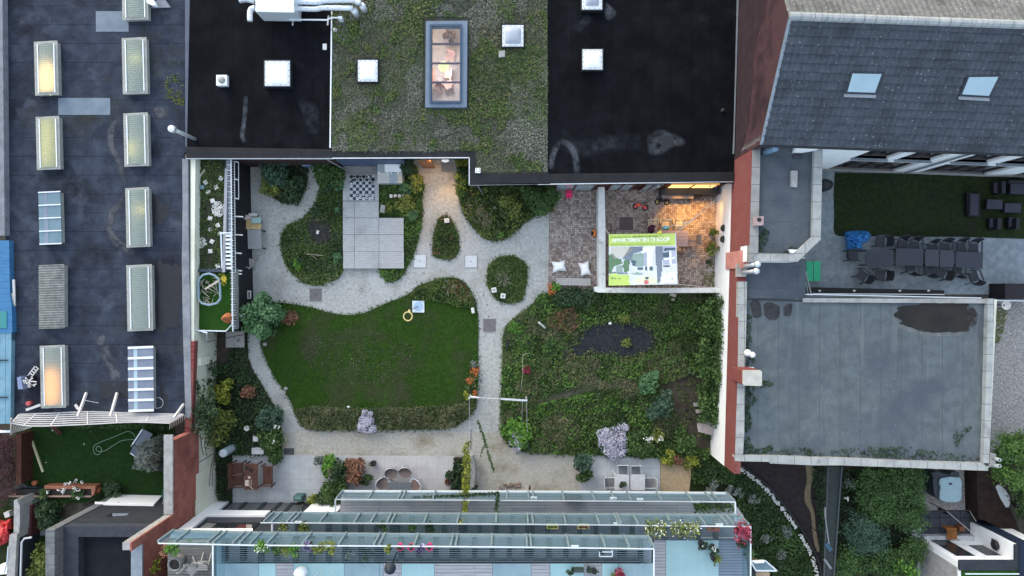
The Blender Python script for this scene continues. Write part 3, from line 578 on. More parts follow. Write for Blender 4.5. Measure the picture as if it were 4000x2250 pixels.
MB().pp(tp(a,(62,55),(1445,80),(1445,162),(66,162)),ZB-.14,ZB+.09).build('roof_edge',MT['roof_black_up'],br)
MB().pp(tp(a,(66,162),(1445,162),(1445,170),(66,170)),ZB-.14,ZB+.06).build('gutter',MT['galv'],br)
def dome(x0,y0,x1,y1,par,z,mat='dome',fr='dome_frame',h=.28,sz=9):
 m=MB().pp([(x0-4,y0-4),(x1+4,y0-4),(x1+4,y1+4),(x0-4,y1+4)],z,z+h-.1); s=m.build('skylight',MT['metal_dark'],par)
 MB().pp(rect(x0,y0,x1,y1),z+h-.09,z+h).build('frame',MT[fr],s,bev=.02)
 Q=rect(x0+sz,y0+sz,x1-sz,y1-sz); vs=[];fs=[];n=8
 P=UP(Q,z+h)
 for j in range(n+1):
  for i in range(n+1):
   u,v=i/n,j/n; x=P[0][0]+(P[1][0]-P[0][0])*u; y=P[0][1]+(P[3][1]-P[0][1])*v
   vs.append((x,y,z+h+.005+.14*min(1,(16*u*(1-u)*v*(1-v))**.5)))
 for j in range(n):
  for i in range(n): k=j*(n+1)+i; fs.append((k,k+1,k+n+2,k+n+1))
 MB().add(vs,fs).build('pane',MT[mat],s,sm=True)
 m=MB()
 for k in range(4):
  t=(k+.5)/4
  for p in ((x0+(x1-x0)*t,y0+4),(x0+(x1-x0)*t,y1-4),(x0+4,y0+(y1-y0)*t),(x1-4,y0+(y1-y0)*t)):
   m.obox(*U(*p,z+h),z+h-.01,.03,.03,.02)
 m.build('screw',MT['metal_dark'],s)
 return s
u=T(700,0)
dome(*u(806,573),*u(1042,810),br,ZB,h=.4)
s=MB().pp(rect(*u(349,706),*u(450,806)),ZB,ZB+.25).build('roof_vent',MT['steel_white'],br)
cxy=U(*u(397,752),ZB+.3); MB().lathe(*cxy,[(.165,ZB+.25),(.165,ZB+.3),(.1,ZB+.36),(.01,ZB+.38)],16).build('cowl',MT['sheet_grey'],s,sm=True)
MB().pp(rect(*u(1353,412),*u(1390,468)),ZB,ZB+.06).build('roof_slab',MT['stone_white'],br)
m=MB(); m.beam(U3(*u(1440,110),ZB+.1),U3(*u(1425,1395),ZB+.1),.06,.08); m.build('edge_strip',MT['steel_white'],br)
vu=thing('ventilation_unit','white rooftop ventilation unit with round silver ducts','ventilation unit',(*U(*u(900,60),ZB),ZB))
MB().pp(tp(u,(718,-260),(1085,-260),(1085,118),(718,112)),ZB+.3,ZB+1.4).build('body',MT['duct'],vu,bev=.03)
MB().pp(tp(u,(740,118),(1082,122),(1082,142),(770,142)),ZB+.3,ZB+.7).build('side_panel',MT['duct'],vu)
m=MB()
for x in (830,1030): m.beam(U3(*u(x,120),ZB+.3),U3(*u(x+8,165),ZB+.02),.06)
for x in (1070,1400): m.beam(U3(*u(x,240),ZB+.1),U3(*u(x+10,150),ZB+.1),.07)
m.build('bracket',MT['galv'],vu)
def duct(pts,r,z,name='duct'):
 m=MB(); P=[(*U(*u(*p),z),z) for p in pts]; m.tube(smooth_open(P,4),r,12); o=m.build(name,MT['duct'],vu,sm=True)
 m=MB(); n=len(P)
 for k in range(n-1):
  for t in (.15,.6):
   q=Vector(P[k]).lerp(Vector(P[k+1]),t); dd=(Vector(P[k+1])-Vector(P[k])).normalized()*.02
   m.tube([q-dd,q+dd],r+.012,12)
 m.build('duct_band',MT['galv'],o)
duct([(1085,80),(1290,85),(1360,72),(1640,78)],.125,ZB+.7); duct([(1085,12),(1300,20),(1380,5),(1650,2),(1700,40)],.135,ZB+.8)
duct([(715,75),(680,85),(668,120),(668,200)],.13,ZB+.8); duct([(715,0),(640,-20),(565,-10)],.2,ZB+.8)
m=MB()
for zz,o in ((.5,0),(.55,14)): m.tube([(*U(*u(x,y+o*.3),ZB+zz),ZB+zz) for x,y in ((985,150),(1010,170),(1050,182),(1200,184),(1390,186),(1440,165),(1510,165))],.03,6)
m.build('pipe',MT['duct'],vu)
MB().pp(tp(u,(1498,152),(1535,152),(1535,180),(1498,180)),ZB+.1,ZB+.5).build('valve_box',MT['steel_white'],vu)
for q in ((1730,60),(1655,105)): MB().lathe(*U(*u(*q),ZB+.6),[(.15,ZB),(.15,ZB+.7)],12).build('duct_elbow',MT['galv'],vu,sm=True)
gr=bld('planted_roof_house','house with green planted roof and long lit roof light','house',1700,350)
v=T(1400,0)
SKY=(v(690,245),v(957,952))   # clear opening of the long roof light
x0,y0=SKY[0]; x1,y1=SKY[1]
ZG=2.8; op=[(x0-6,y0-6),(x1+6,y0-6),(x1+6,y1+6),(x0-6,y1+6)]
G_out=[(1296,-160),(2140,-160),(2140,680),(1845,680),(1845,590),(1296,590)]
m=MB()
for q in ([(1296,-160),(op[0][0],-160),(op[3][0],590),(1296,590)],[(op[1][0],-160),(2140,-160),(2140,590),(op[2][0],590)],[(op[0][0],-160),(op[1][0],-160),op[1],op[0]],[op[3],op[2],(op[2][0],590),(op[3][0],590)],[(1845,590),(2140,590),(2140,680),(1845,680)]):
 m.prism(UP(q,ZG),ZG-.2,ZG)
m.build('roof',M('substrate',(.07,.07,.055),(.1,.1,.08),3,8,.95,bump=.5),gr)
MB().prism(UP([(1296,596),(1832,596),(1832,640),(1296,640)],ZG),0,.01).build('floor',MT['concrete'],gr)
m=MB().prism(UP([(1296,572),(1832,572),(1832,588),(1296,588)],0) if 0 else [(U(1296,0,ZG)[0],6.36),(U(1560,0,ZG)[0],6.36),(U(1560,0,ZG)[0],6.56),(U(1296,0,ZG)[0],6.56)],0,ZG-.21); m.build('wall',MT['blue_render'],gr)
MB().prism([(U(1870,0,0)[0],5.72),(U(2140,0,ZG)[0],5.72),(U(2140,0,ZG)[0],5.9),(U(1870,0,0)[0],5.9)],0,ZG-.21).build('wall',MT['dark_render'],gr)
MB().prism([(U(1868,0,0)[0],5.72),(U(1868,0,0)[0]-.2,5.72),(U(1868,0,0)[0]-.2,6.4),(U(1868,0,0)[0],6.4)],0,ZG-.21).build('wall',MT['dark_render'],gr)
eb=[(1296,592),(1846,592),(1846,719),(2148,719)]
MB().pp(tp(b,(-251,100),(1090,100),(1090,165),(1048,165),(-251,165)),ZG-.2,ZG+.08).build('roof_edge',MT['roof_black_up'],gr)
MB().pp(tp(b,(1050,158),(1105,158),(1105,310),(1800,305),(1810,408),(1050,418)),ZG-.2,ZG+.085).build('roof_edge',MT['roof_black_up'],gr)
m=MB()
for p,q in (((-251,165),(1046,160)),((1046,160),(1046,416)),((1046,416),(1810,404))): m.beam(U3(*b(*p),ZG+.06),U3(*b(*q),ZG+.06),.05,.05)
m.build('gutter',MT['galv'],gr)
dome(*v(-5,565),*v(180,768),gr,ZG,h=.3); dome(*v(1358,236),*v(1558,437),gr,ZG,'dome_clear',h=.3,sz=10)
kz=ZG+.3; zk=M('kerb_blue',(.13,.175,.235),(.16,.21,.27),2,6,.5)
m=MB(); K=UP(tp(v,(637,200),(1028,195),(1022,1012),(630,1012)),kz); I=UP(tp(v,(672,228),(972,226),(968,968),(670,968)),kz)
ring_cop(m,K,I,ZG-.2,kz); rl=m.build('roof_light',zk,gr)
m=MB(); I0=UP(tp(v,(672,228),(972,226),(968,968),(670,968)),kz+.12); I1=UP(tp(v,(690,245),(957,243),(955,950),(687,950)),kz+.12)
ring_cop(m,I0,I1,kz-.3,kz+.12); m.build('frame',M('kerb_d',(.07,.1,.145),None),rl)
m=MB()
for y in (415,598,777): m.beam(U3(*v(688,y),kz+.1),U3(*v(957,y),kz+.1),.075,.08)
m.build('glazing_bar',M('bar_d',(.09,.085,.11),None),rl)
MB().prism(UP(tp(v,(688,245),(957,243),(955,950),(687,950)),kz+.06),kz+.05,kz+.058).build('pane',MT['glass_clear'],rl)
RX0,RY0=U(x0-8,y0-8,ZG); RX1,RY1=U(x1+8,y1+8,ZG)
RX0-=.6;RX1+=1.2;RY0+=1.0;RY1-=1.0
m=MB().box(RX0,RY1,0.02,RX1,RY0,.05); m.build('floor',C('room_floor',(.56,.45,.47)),gr)
m=MB().box(RX0-.1,RY1,0.05,RX0,RY0,ZG-.2); m.box(RX1,RY1,0.05,RX1+.1,RY0,ZG-.2); m.box(RX0,RY0,.05,RX1,RY0+.1,ZG-.2); m.box(RX0,RY1-.1,.05,RX1,RY1,ZG-.2); m.build('wall',C('room_wall',(.75,.7,.66)),gr)
lc=U(*v(805,630),1.9); lamp=MB().ball((lc[0],lc[1],1.9),.27,n=16,m=10).build('lamp_globe',glow('globe',(1,.8,.4),.55),gr,sm=True)
ld=bpy.data.lights.new('room_light','POINT'); ld.energy=70; ld.color=(1,.80,.72); ld.shadow_soft_size=.3; lo=bpy.data.objects.new('room_light',ld); COL.objects.link(lo); lo.location=(lc[0]+.1,lc[1],1.45)
ld=bpy.data.lights.new('room_light','POINT'); ld.energy=22; ld.color=(1,.7,.35); ld.shadow_soft_size=.2; lo=bpy.data.objects.new('room_light',ld); COL.objects.link(lo); lo.location=(*U(*v(800,262),1.5),1.9)
t=thing('dining_table','reddish dining table in the lit room below the roof light','table',(*U(*v(770,680),.7),0))
MB().pp(tp(v,(655,640),(720,640),(720,790),(655,790)),.68,.74).build('tabletop',C('tbl_red',(.45,.22,.16)),t)
m=MB(); m.obox(*U(*v(690,715),.3),.05,.12,.5,.62); m.build('leg',C('tbl_red',(.4,.2,.15)),t)
t=thing('floor_plant','tiny spiky plant in the lit room at the top pane','plant',(*U(*v(860,345),.4),.05))
P,q=clumps(U(*v(862,345),.4),.28,.9,150,8,.1); leaves('foliage',LM['rust'],P,.09,t,q)
m=MB().lathe(*U(*v(862,345),.3),[(.1,.05),(.14,.3)],10); m.build('pot',C('pot_white',(.7,.68,.66)),t)
for k,(px,py) in enumerate(((850,700),(850,800),(760,820),(870,530))):
 t=thing('dining_chair',['pinkish chair under the globe lamp, third pane from the top','pinkish chair in the lowest pane, near the middle','pale cross-legged chair at lower left of the lowest pane','pale chair with pointed back in the second pane'][k],'chair',(*U(*v(px,py),.45),.05))
 cx,cy=U(*v(px,py),.45); m=MB(); m.obox(cx,cy,.45,.42,.42,.04,.4*k); m.build('seat',C('seat_pink',(.5,.3,.28)),t)
 m=MB(); m.obox(cx+.18*math.cos(.4*k),cy+.18*math.sin(.4*k),.49,.04,.42,.4,.4*k); m.build('backrest',C('seat_pink',(.5,.3,.28)),t)
 for ax,ay in ((.17,.17),(-.17,.17),(.17,-.17),(-.17,-.17)):
  m=MB(); m.obox(cx+ax,cy+ay,.05,.035,.035,.4); m.build('leg',C('seat_pink',(.5,.3,.28)),t)
bb=bld('black_roof_house','large black flat-roofed house right of the planted roof','house',2500,300)
u2=T(2100,0)
MB().prism(UP([(2142,-160),(2884,-160),(2858,708),(2142,708)],ZB),0,ZB-.14).build('wall',M('front_brown',(.06,.03,.025),(.09,.045,.035),3,8,.9),bb)
MB().pp([(2138,-160),(2890,-160),(2866,716),(2140,718)],ZB-.138,ZB).build('roof',MT['roof_black'],bb)
MB().pp(tp(g,(105,190),(1855,172),(1850,262),(110,283)),ZB-.14,ZB+.08).build('roof_edge',MT['roof_black_up'],bb)
m=MB(); m.beam(U3(*g(0,290),ZB+.05),U3(*g(1845,265),ZB+.05),.05,.05); m.build('gutter',MT['galv'],bb)
MB().pp(tp(u2,(1885,-400),(1897,0),(1865,1100),(1855,1449),(1845,1449),(1858,1100),(1885,0)),ZB,ZB+.1).build('edge_strip',MT['zinc'],bb)
dome(*u2(425,465),*u2(613,655),bb,ZB,h=.36); dome(*u2(420,-110),*u2(610,88),bb,ZB,'dome_clear',h=.36,sz=14)
MB().lathe(*U(*u2(1745,1045),ZB+.1),[(.1,ZB),(.1,ZB+.2),(.02,ZB+.26)],10).build('roof_vent',MT['metal_dark'],bb,sm=True)
SG=softmat('dirt_grey',(.07,.08,.092),.75); SF=softmat('dirt_faint',(.024,.028,.034),.7);
dirt('pale halo around a small puddle on the black roof',tp(u2,(1030,1290),(1090,1240),(1170,1210),(1250,1240),(1390,1310),(1385,1375),(1290,1390),(1240,1420),(1150,1470),(1050,1460),(1030,1360)),ZB+.004,SG,closed=True)
puddle('puddle',tp(u2,(1085,1300),(1150,1285),(1200,1268),(1280,1295),(1275,1335),(1300,1362),(1250,1370),(1190,1382),(1150,1360),(1140,1320)),ZB+.007,M('pud_b',(.018,.02,.023),None,rough=.4),'small jagged puddle on the black roof')
dirt('thin pale curved streak at the lower left of the black roof',tp(u2,(215,1330),(160,1420),(130,1540),(120,1600)),ZB+.004,SG,14)
dirt('broad pale arc of dried water on the black roof',tp(u2,(215,1320),(300,1370),(350,1450),(368,1560),(370,1640)),ZB+.004,SG,16)
dirt('faint bloom along the lower edge of the black roof',tp(u2,(230,1330),(420,1400),(700,1350),(1000,1340)),ZB+.003,SF,40)
dirt('pale dribble on the left black roof',tp(u,(628,900),(622,1050),(605,1200),(595,1290),(625,1340)),ZB+.004,SG,11)
dirt('faint grey bloom low on the left black roof',tp(u,(1110,940),(1220,935),(1320,1010),(1320,1290),(1210,1250),(1150,1060)),ZB+.004,SF,closed=True)
dirt('pale smudge beside the upper roof dome',tp(u2,(635,20),(690,50),(750,120),(700,195),(635,170)),ZB+.004,SG,closed=True)
dirt('faint streak left of the upper roof dome',tp(u2,(500,150),(420,230),(330,290)),ZB+.004,SF,22); dirt('small pale smudge at the right of the black roof',tp(u2,(1510,130),(1620,150),(1610,200),(1520,200)),ZB+.004,SF,closed=True)
gpoly=UP([(1300,-150),(2137,-150),(2138,672),(1862,672),(1862,592),(1300,592)],ZG)
hole=[UP(tp(v,(610,170),(1050,170),(1045,1035),(610,1035)),ZG),UP(tp(v,(-20,550),(200,550),(200,800),(-20,800)),ZG),UP(tp(v,(1345,225),(1570,225),(1570,450),(1345,450)),ZG)]
def gp(q): return UP(smooth(q,3),ZG)
cover('sedum',gpoly,430,LM['sedum'],.10,.055,ZG,hole,.42,3,label='low green sedum over the planted roof',var=.09)
cover('sedum',gpoly,110,LM['drygrass'],.22,.12,ZG,hole,.45,32,thr=.44,label='thin dry stalks over the planted roof',asp=.1)
cover('sedum',gpoly,420,LM['meadow'],.2,.065,ZG,hole,.75,33,thr=.56,label='dark green weeds over the planted roof')
cover('sedum',gp(tp(v,(-110,1000),(100,850),(450,1000),(950,1080),(1000,1400),(-110,1420))),240,LM['sedum_dry'],.15,.07,ZG,hole,.8,34,thr=.4,label='pale dry moss at the lower left of the planted roof',asp=.2)
cover('sedum',gpoly,620,LM['sedum_dry'],.16,.06,ZG,hole,.45,31,thr=.52,var=.1,label='pale dry sedum patches over the planted roof',asp=.25)
for k,q in enumerate((tp(v,(-100,20),(60,10),(240,60),(300,220),(60,330),(0,500),(-110,480),(-140,200)),tp(v,(1340,-20),(1500,-20),(1480,80),(1420,190),(1370,150)),tp(v,(1080,480),(1450,480),(1750,480),(1760,1000),(1500,1050),(1200,1100),(1060,950)),tp(v,(1600,1100),(1700,1040),(1780,1100),(1760,1180),(1650,1200)),tp(v,(120,1010),(170,975),(220,1020),(200,1080),(140,1080)))):
 cover('sedum',gp(q),330,LM['meadow'] if k in(0,2) else LM['meadow_g'],.18,.06,ZG,hole,.6,40+k,thr=.33 if k in (0,2) else 0,label='brighter green sedum patch of the planted roof')
t=thing('roof_stone','grey stone block lying below the right roof dome','stone',(*U(*v(1353,508),ZG),ZG)); MB().pp(tp(v,(1325,480),(1385,472),(1382,535),(1322,540)),ZG,ZG+.2).build('block',MT['concrete'],t,bev=.02)
t=thing('roof_stone','pale rounded stone at the upper left edge of the planted roof','stone',(*U(*u(1470,283),ZG),ZG)); MB().ball((*U(*u(1470,283),ZG+.1),ZG+.1),.11,.11,.1).build('block',MT['stone_white'],t,sm=True)
t=thing('roof_drain','white square drain cover on the dark roof edge','drain cover',(*U(*b(1127,278),ZG+.09),ZG+.09)); MB().pp(tp(b,(1103,255),(1152,255),(1150,304),(1102,302)),ZG+.086,ZG+.16).build('cover',MT['steel_white'],t)
m=MB()
for dx in (-12,12):
 for dy in (-12,12): m.obox(*U(*b(1127+dx,278+dy),ZG+.16),ZG+.161,.04,.04,.006)
m.build('grate_hole',MT['metal_dark'],t)
def wx(Y): return 10.80+.0265*(Y-5.13)        # X of the long wall at ground level
pw=bld('brick_house','tall brick house with grey tiled gable roof and white rear front','house',3400,300)
EX=Vector((1,-.037,0)); OY=6.45
def hp(a,b,z): # a along the front from the party wall, b into the house
 return (wx(OY)+a*1+b*.0265, OY-a*.037+b, z)
ZE,ZR,RB=6.33,9.05,4.25
L_=16.5
def wallseg(mb,a0,a1,z0,z1,b0=0,b1=.25):
 mb.prism([hp(a0,b0,0)[:2],hp(a1,b0,0)[:2],hp(a1,b1,0)[:2],hp(a0,b1,0)[:2]],z0,z1)
fr=MB(); ops=[(5.7,9.15,.12,2.55),(10.45,13.95,.12,2.55),(15.25,16.4,.12,2.55),(5.5,7.1,3.3,5.45),(7.6,9.2,3.3,5.45),(10.3,11.9,3.3,5.45),(12.5,14.05,3.3,5.45),(14.7,16.2,3.3,5.45)]
def cutwall(z0,z1,os):
 a=0
 for o in sorted(os):
  wallseg(fr,a,o[0],z0,z1); a=o[1]
 wallseg(fr,a,L_,z0,z1)
wallseg(fr,0,L_,0,.12); cutwall(.12,2.55,[o for o in ops if o[2]<1]); wallseg(fr,0,L_,2.55,3.3); cutwall(3.3,5.45,[o for o in ops if o[2]>1]); wallseg(fr,0,L_,5.45,6.2)
fr.build('wall',MT['white'],pw)
m=MB(); wallseg(m,0,L_,0,.3,-.06,-.001); m.build('plinth',MT['concrete'],pw)
for o in ops:
 a0,a1,z0,z1=o; n=4 if a1-a0>3 else 2
 m=MB(); wallseg(m,a0,a1,z0,z1,.18,.22); w=m.build('window',MT['win_dark'],pw)
 m=MB()
 for k in range(n+1):
  aa=a0+.03+(a1-a0-.06)*k/n; m.beam(hp(aa,.15,z0),hp(aa,.15,z1),.07)
 for z in (z0+.04,z1-.04): m.beam(hp(a0,.15,z),hp(a1,.15,z),.07)
 m.build('frame',C('frame_brown',(.07,.06,.06)),w)
 if z0>1:
  m=MB(); wallseg(m,a0-.08,a1+.08,z0-.1,z0,-.12,.17); m.build('sill',MT['zinc'],w)
 else:
  m=MB(); wallseg(m,a0,a1,z0-.002,z0+.02,-.05,.15); m.build('sill',MT['wood_grey'],w)
  m=MB(); wallseg(m,a0,a1,z0+.3,z1-.1,.24,.25); m.build('curtain',C('curt',(.12,.1,.1)),w)
m=MB(); m.tube([hp(9.75,-.07,0.1),hp(9.75,-.07,6.1)],.05,8); m.build('downpipe',MT['zinc'],pw)
m=MB(); m.beam(hp(0,-.2,6.22),hp(L_,-.2,6.22),.16,.13); m.build('gutter',MT['metal_dark'],pw)
g0=[hp(0,-.2,0),hp(0,RB*2+.2,0)]
m=MB(); vs=[hp(0,-.18,2.3),hp(0,2*RB+.2,2.3),hp(0,2*RB+.2,ZE),hp(0,RB,ZR-.03),hp(0,-.18,ZE-.1)]; v2=[(x+.3,y,z) for x,y,z in vs]; n=5
m.add(vs+v2,[(4,3,2,1,0),(5,6,7,8,9)]+[(i,(i+1)%5,5+(i+1)%5,5+i) for i in range(5)]); m.build('gable_wall',MT['brick_dark'],pw)
m=MB(); xs=[(-.2,2.35),(-.2,3.4),(.5,4.3),(1.3,4.75),(2.8,5.0),(4.3,5.1),(4.9,5.6),(5.6,6.3),(6.5,7.0),(9,7.2),(9,2.35)]
m.add([hp(-.012,b_,z_) for b_,z_ in xs]+[hp(-.001,b_,z_) for b_,z_ in xs],[tuple(range(len(xs)-1,-1,-1))]+[(i,(i+1)%len(xs),len(xs)+(i+1)%len(xs),len(xs)+i) for i in range(len(xs))]); m.build('wall_render',M('wall_dk',(.035,.025,.03),(.055,.036,.041),2,8,.95,bump=.5,speck=((.3,.28,.28),2.5,.03)),pw)
def course(b0,z0,b1,z1,n,mat,name):
 m=MB()
 for k in range(n):
  t0,t1=k/n,(k+1)/n; o=.055
  bb0,zz0=b0+(b1-b0)*t0,z0+(z1-z0)*t0+o; bb1,zz1=b0+(b1-b0)*t1,z0+(z1-z0)*t1+.004
  nx=int(L_/.24); vs=[];fs=[]
  for i in range(nx*2+1):
   a_=-.02+i*L_/(nx*2); w=.045 if i%2 else 0
   w+=random.uniform(-.008,.008)
   vs+=[hp(a_,bb0,zz0-.05),hp(a_,bb0-.01,zz0+w),hp(a_,bb1,zz1+w)]
  for i in range(nx*2): q=i*3; fs+=[(q,q+3,q+4,q+1),(q+1,q+4,q+5,q+2)]
  m.add(vs,fs)
 return m.build(name,mat,pw)
rf=course(-.2,ZE-.08,RB,ZR,15,MT['tile_roof'],'roof')
course(2*RB+.2,ZE-.08,RB,ZR,15,MT['tile_old'],'roof')
m=MB(); n=34
for k in range(n): m.tube([hp(L_*k/n,RB+.03,ZR+.0),hp(L_*(k+1)/n-.02,RB+.03,ZR+.012)],.17,10)
m.build('ridge',MT['ridge'],pw)
m=MB(); m.beam(hp(0.02,-.2,ZE-.04),hp(0.02,RB,ZR+.05),.12,.06); m.build('verge',MT['zinc'],pw)
def on_slope(px,py):
 d=Vector(((px-2000)*S/H,-(py-1125)*S/H,-1)); p0=Vector(hp(0,-.2,ZE-.08)); p1=Vector(hp(1,-.2,ZE-.08)); p2=Vector(hp(0,RB,ZR))
 nn=(p1-p0).cross(p2-p0); c0=Vector((0,0,H)); t=(p0-c0).dot(nn)/d.dot(nn); return c0+d*t, nn.normalized()
t4=T(3200,0)
for q in (((288,672),(606,678),(532,882),(233,872)),((1385,708),(1705,704),(1602,912),(1310,895))):
 P=[on_slope(*t4(*x)) for x in q]; nn=P[0][1]; nn=nn if nn.z>0 else -nn; P=[p for p,_ in P]
 ce=sum(P,Vector())/4
 def shr(f): return [ce+(p-ce)*f for p in P]
 def slab(Q,h0,h1):
  m=MB(); m.add([p+nn*h0 for p in Q]+[p+nn*h1 for p in Q],[(0,1,2,3),(4,5,6,7)]+[(i,(i+1)%4,4+(i+1)%4,4+i) for i in range(4)]); return m
 w=slab(P,-.05,.10).build('roof_window',C('rw_dark',(.03,.035,.045)),pw)
 slab(shr(.86),.10,.11).build('pane',MT['win_sky'],w)
 m=MB(); m.beam(P[3]+nn*.07+Vector((0,-.09,-.04)),P[2]+nn*.07+Vector((0,-.09,-.04)),.14,.03); m.build('flashing',MT['zinc'],w)
gw=bld('garden_wall','long party wall, painted white below and red brick above, along the garden','wall',2800,1300)
def wseg(y0,y1,z0,z1,o0,o1):   # y: world Y
 return [(wx(y0)+o0,y0),(wx(y1)+o0,y1),(wx(y1)+o1,y1),(wx(y0)+o1,y0)]
Y0,Y1=6.2,-8.75
MB().prism(wseg(Y0,Y1,0,0,0,.3),0,2.43).build('wall',MT['white'],gw)
MB().prism(wseg(Y0+.05,1.95,0,0,.004,.3),2.431,5.12).build('wall',MT['brick_x'],gw)
MB().prism(wseg(1.949,Y1+.02,0,0,.004,.3),2.431,3.93).build('wall',MT['brick_x'],gw)
MB().prism(wseg(1.75,.93,0,0,-.06,.31),2.0,4.3).build('pier',M('pier',(.4,.17,.14),(.5,.23,.2),2),gw)
for k,(px,py,sx,sy) in enumerate(((1725,703,.18,.12),(1728,808,.13,.22))):
 xx,yy=wx(3.8-k)-.09,U(*g(px,py),1.4)[1]
 t=thing('wall_basket',['small dark half-round wall basket, upper of two on the white wall','small dark half-round wall basket, lower of two on the white wall'][k],'wall basket',(xx,yy,1.35))
 MB().lathe(xx+.02,yy,[(.04,1.2),(.13,1.3),(.15,1.5)],12,.8,1.2).build('basket',C('bask',(.03,.02,.022)),t)
 P,q=clumps((xx+.02,yy),.12,.12,40,5,1.48); leaves('foliage',LM['dark'],P,.04,t,q)
ax=bld('annexe','small flat-roofed annexe with wide pale coping and cut corner','annexe',3050,850)
tA=T(2700,550); ZX=5.12
outA=tp(tA,(577,60),(652,40),(1160,45),(1240,60),(1222,930),(1005,1140),(545,1135));
inA=tp(tA,(652,55),(655,50),(1158,50),(1160,70),(1143,905),(975,1065),(630,1058))
MB().prism(UP(outA,ZX),0,ZX-.3).build('wall',MT['white'],ax)
MB().prism(UP(inA,ZX),ZX-.298,ZX-.2).build('roof',MT['roof_grey2'],ax)
m=MB(); O=UP(outA,ZX); I=UP(inA,ZX)
for k in (3,4,5): m.prism([O[k],O[k+1],I[k+1],I[k]],ZX-.3,ZX)
m.build('coping',MT['coping'],ax)
m=MB(); m.prism([O[6],O[0],I[0],I[6]],ZX-.3,ZX+.02); m.build('coping',M('cop_dark',(.22,.22,.21),(.3,.3,.29),2,9,.9,bump=.5,brick=dict(w=9,h=.78,m=.012,c=(.09,.09,.085)),speck=((.5,.5,.48),6,.1)),ax)
m=MB(); m.tube([U3(*tA(680,115),ZX-.2),U3(*tA(800,72),ZX+1.1)],.13,14); m.build('flue_pipe',C('flue_blue',(.12,.2,.29),.4),ax,sm=True)
MB().pp(tp(tA,(945,280),(1005,282),(1000,437),(945,433)),ZX-.2,ZX-.05).build('roof_block',MT['concrete'],ax)
MB().pp(tp(tA,(968,118),(1050,120),(1048,170),(966,170)),ZX-.2,ZX-.12).build('roof_block',MT['slab_dark'],ax)
MB().pp(tp(tA,(985,60),(1250,55),(1190,85),(1060,105),(975,105)),ZX-.2,ZX+.1).build('flashing',MT['white'],ax)
s=MB().pp(tp(tA,(604,715),(685,710),(684,795),(600,800)),ZX-.05,ZX+.3).build('chimney',M('chim_p',(.3,.22,.22),(.38,.29,.29),5),ax)
MB().lathe(*U(*tA(642,745),ZX+.3),[(.1,ZX+.29),(.1,ZX+.31)],12).build('flue_hole',MT['plastic_black'],s)
MB().pp(tp(tA,(925,1025),(1005,1028),(965,1060),(940,1058)),ZX-.2,ZX-.02).build('roof_block',MT['white'],ax)
cover('roof_weeds',UP(tp(tA,(640,800),(740,860),(720,950),(660,1040),(635,1040)),ZX-.2),350,LM['dark'],.1,.06,ZX-.2,label='dark weeds along the left kerb of the annexe roof')
cover('roof_weeds',UP(tp(tA,(880,1010),(960,990),(1010,1010),(960,1060),(850,1055)),ZX-.2),260,LM['dark'],.08,.05,ZX-.2,label='dark weeds at the lower kerb of the annexe roof')
lr=bld('flat_roof_building','wide low building with pale grey membrane roof and stone coping','building',3350,1450)
ZL=3.7; ZC=3.95
rA=[(2884,1018),(3148,1005),(3146,1150),(3160,1150),(3880,1172),(3866,1840),(2872,1806)]
MB().prism(UP([(2912,1018),(3148,1005),(3146,1156),(3900,1170),(3868,1832),(2885,1800)],ZL),0,ZL-.1).build('wall',MT['cream'],lr)
MB().prism(UP([(2905,1010),(3148,1010),(3146,1156),(3868,1170),(3850,1812),(2895,1785)],ZL),ZL-.098,ZL).build('roof',MT['roof_grey'],lr)
MB().prism(UP([(2912,1014),(3147,1010),(3146,1163),(2912,1166)],ZL),ZL+.001,ZL+.03).build('roof',MT['roof_grey2'],lr)
tB=T(2700,1100); tD=T(3200,1650); tE=T(2700,1650); tF=T(3200,1100)
m=MB().pp(tp(tB,(450,0),(527,0),(520,400),(508,815),(440,815),(445,400)),ZL-.1,ZC); m.build('coping',MT['coping'],lr)
m=MB().pp(tp(tB,(437,945),(510,960),(500,1449))+tp(tE,(487,330),(412,362))+tp(tB,(420,1449)),ZL-.1,ZC); m.build('coping',MT['coping'],lr)
m=MB().pp(tp(tE,(410,312),(487,310),(740,315),(1130,330))+tp(tD,(300,340),(800,365),(1548,385),(1600,458),(900,430),(200,405))+tp(tE,(1160,405),(745,388),(742,372),(412,366)),ZL-.1,ZC+.003); m.build('coping',MT['coping'],lr)
m=MB().pp(tp(tF,(1592,160),(1652,160),(1640,700),(1615,1449))+tp(tD,(1605,300),(1602,384),(1548,384))+tp(tF,(1560,1449),(1580,700)),ZL-.1,ZC); m.build('coping',MT['coping'],lr)
m=MB(); m.beam(U3(*tB(1050,175),ZL+.06),U3(*tF(1590,185),ZL+.06),.2,.14); m.build('kerb',MT['concrete'],lr)
m=MB(); m.beam(U3(*tB(1075,120),ZL+.1),U3(*tF(1525,155),ZL+.1),.05,.1); m.build('edge_strip',MT['galv'],lr)
m=MB(); m.beam(U3(*tB(530,165),ZL+.02),U3(*tB(1050,180),ZL+.02),.06,.05); m.build('roof_seam',MT['metal_dark'],lr)
ch=MB().pp(tp(tB,(497,838),(655,838),(668,852),(668,978),(655,986),(497,980),(490,968),(492,850)),ZL,5.3).build('chimney',MT['brick_x'],lr)
MB().pp(tp(tB,(497,838),(655,838),(668,852),(668,978),(655,986),(497,980),(490,968),(492,850)),5.3,5.42).build('cap',M('cap',(.4,.39,.34),(.5,.49,.43),3,8,.9,bump=.3),ch)
m=MB().prism(wseg(U(0,tB(0,820)[1],4)[1],U(0,tB(0,945)[1],4)[1],0,0,.3,.62),ZL,4.6); m.build('chimney',MT['brick_x'],lr)
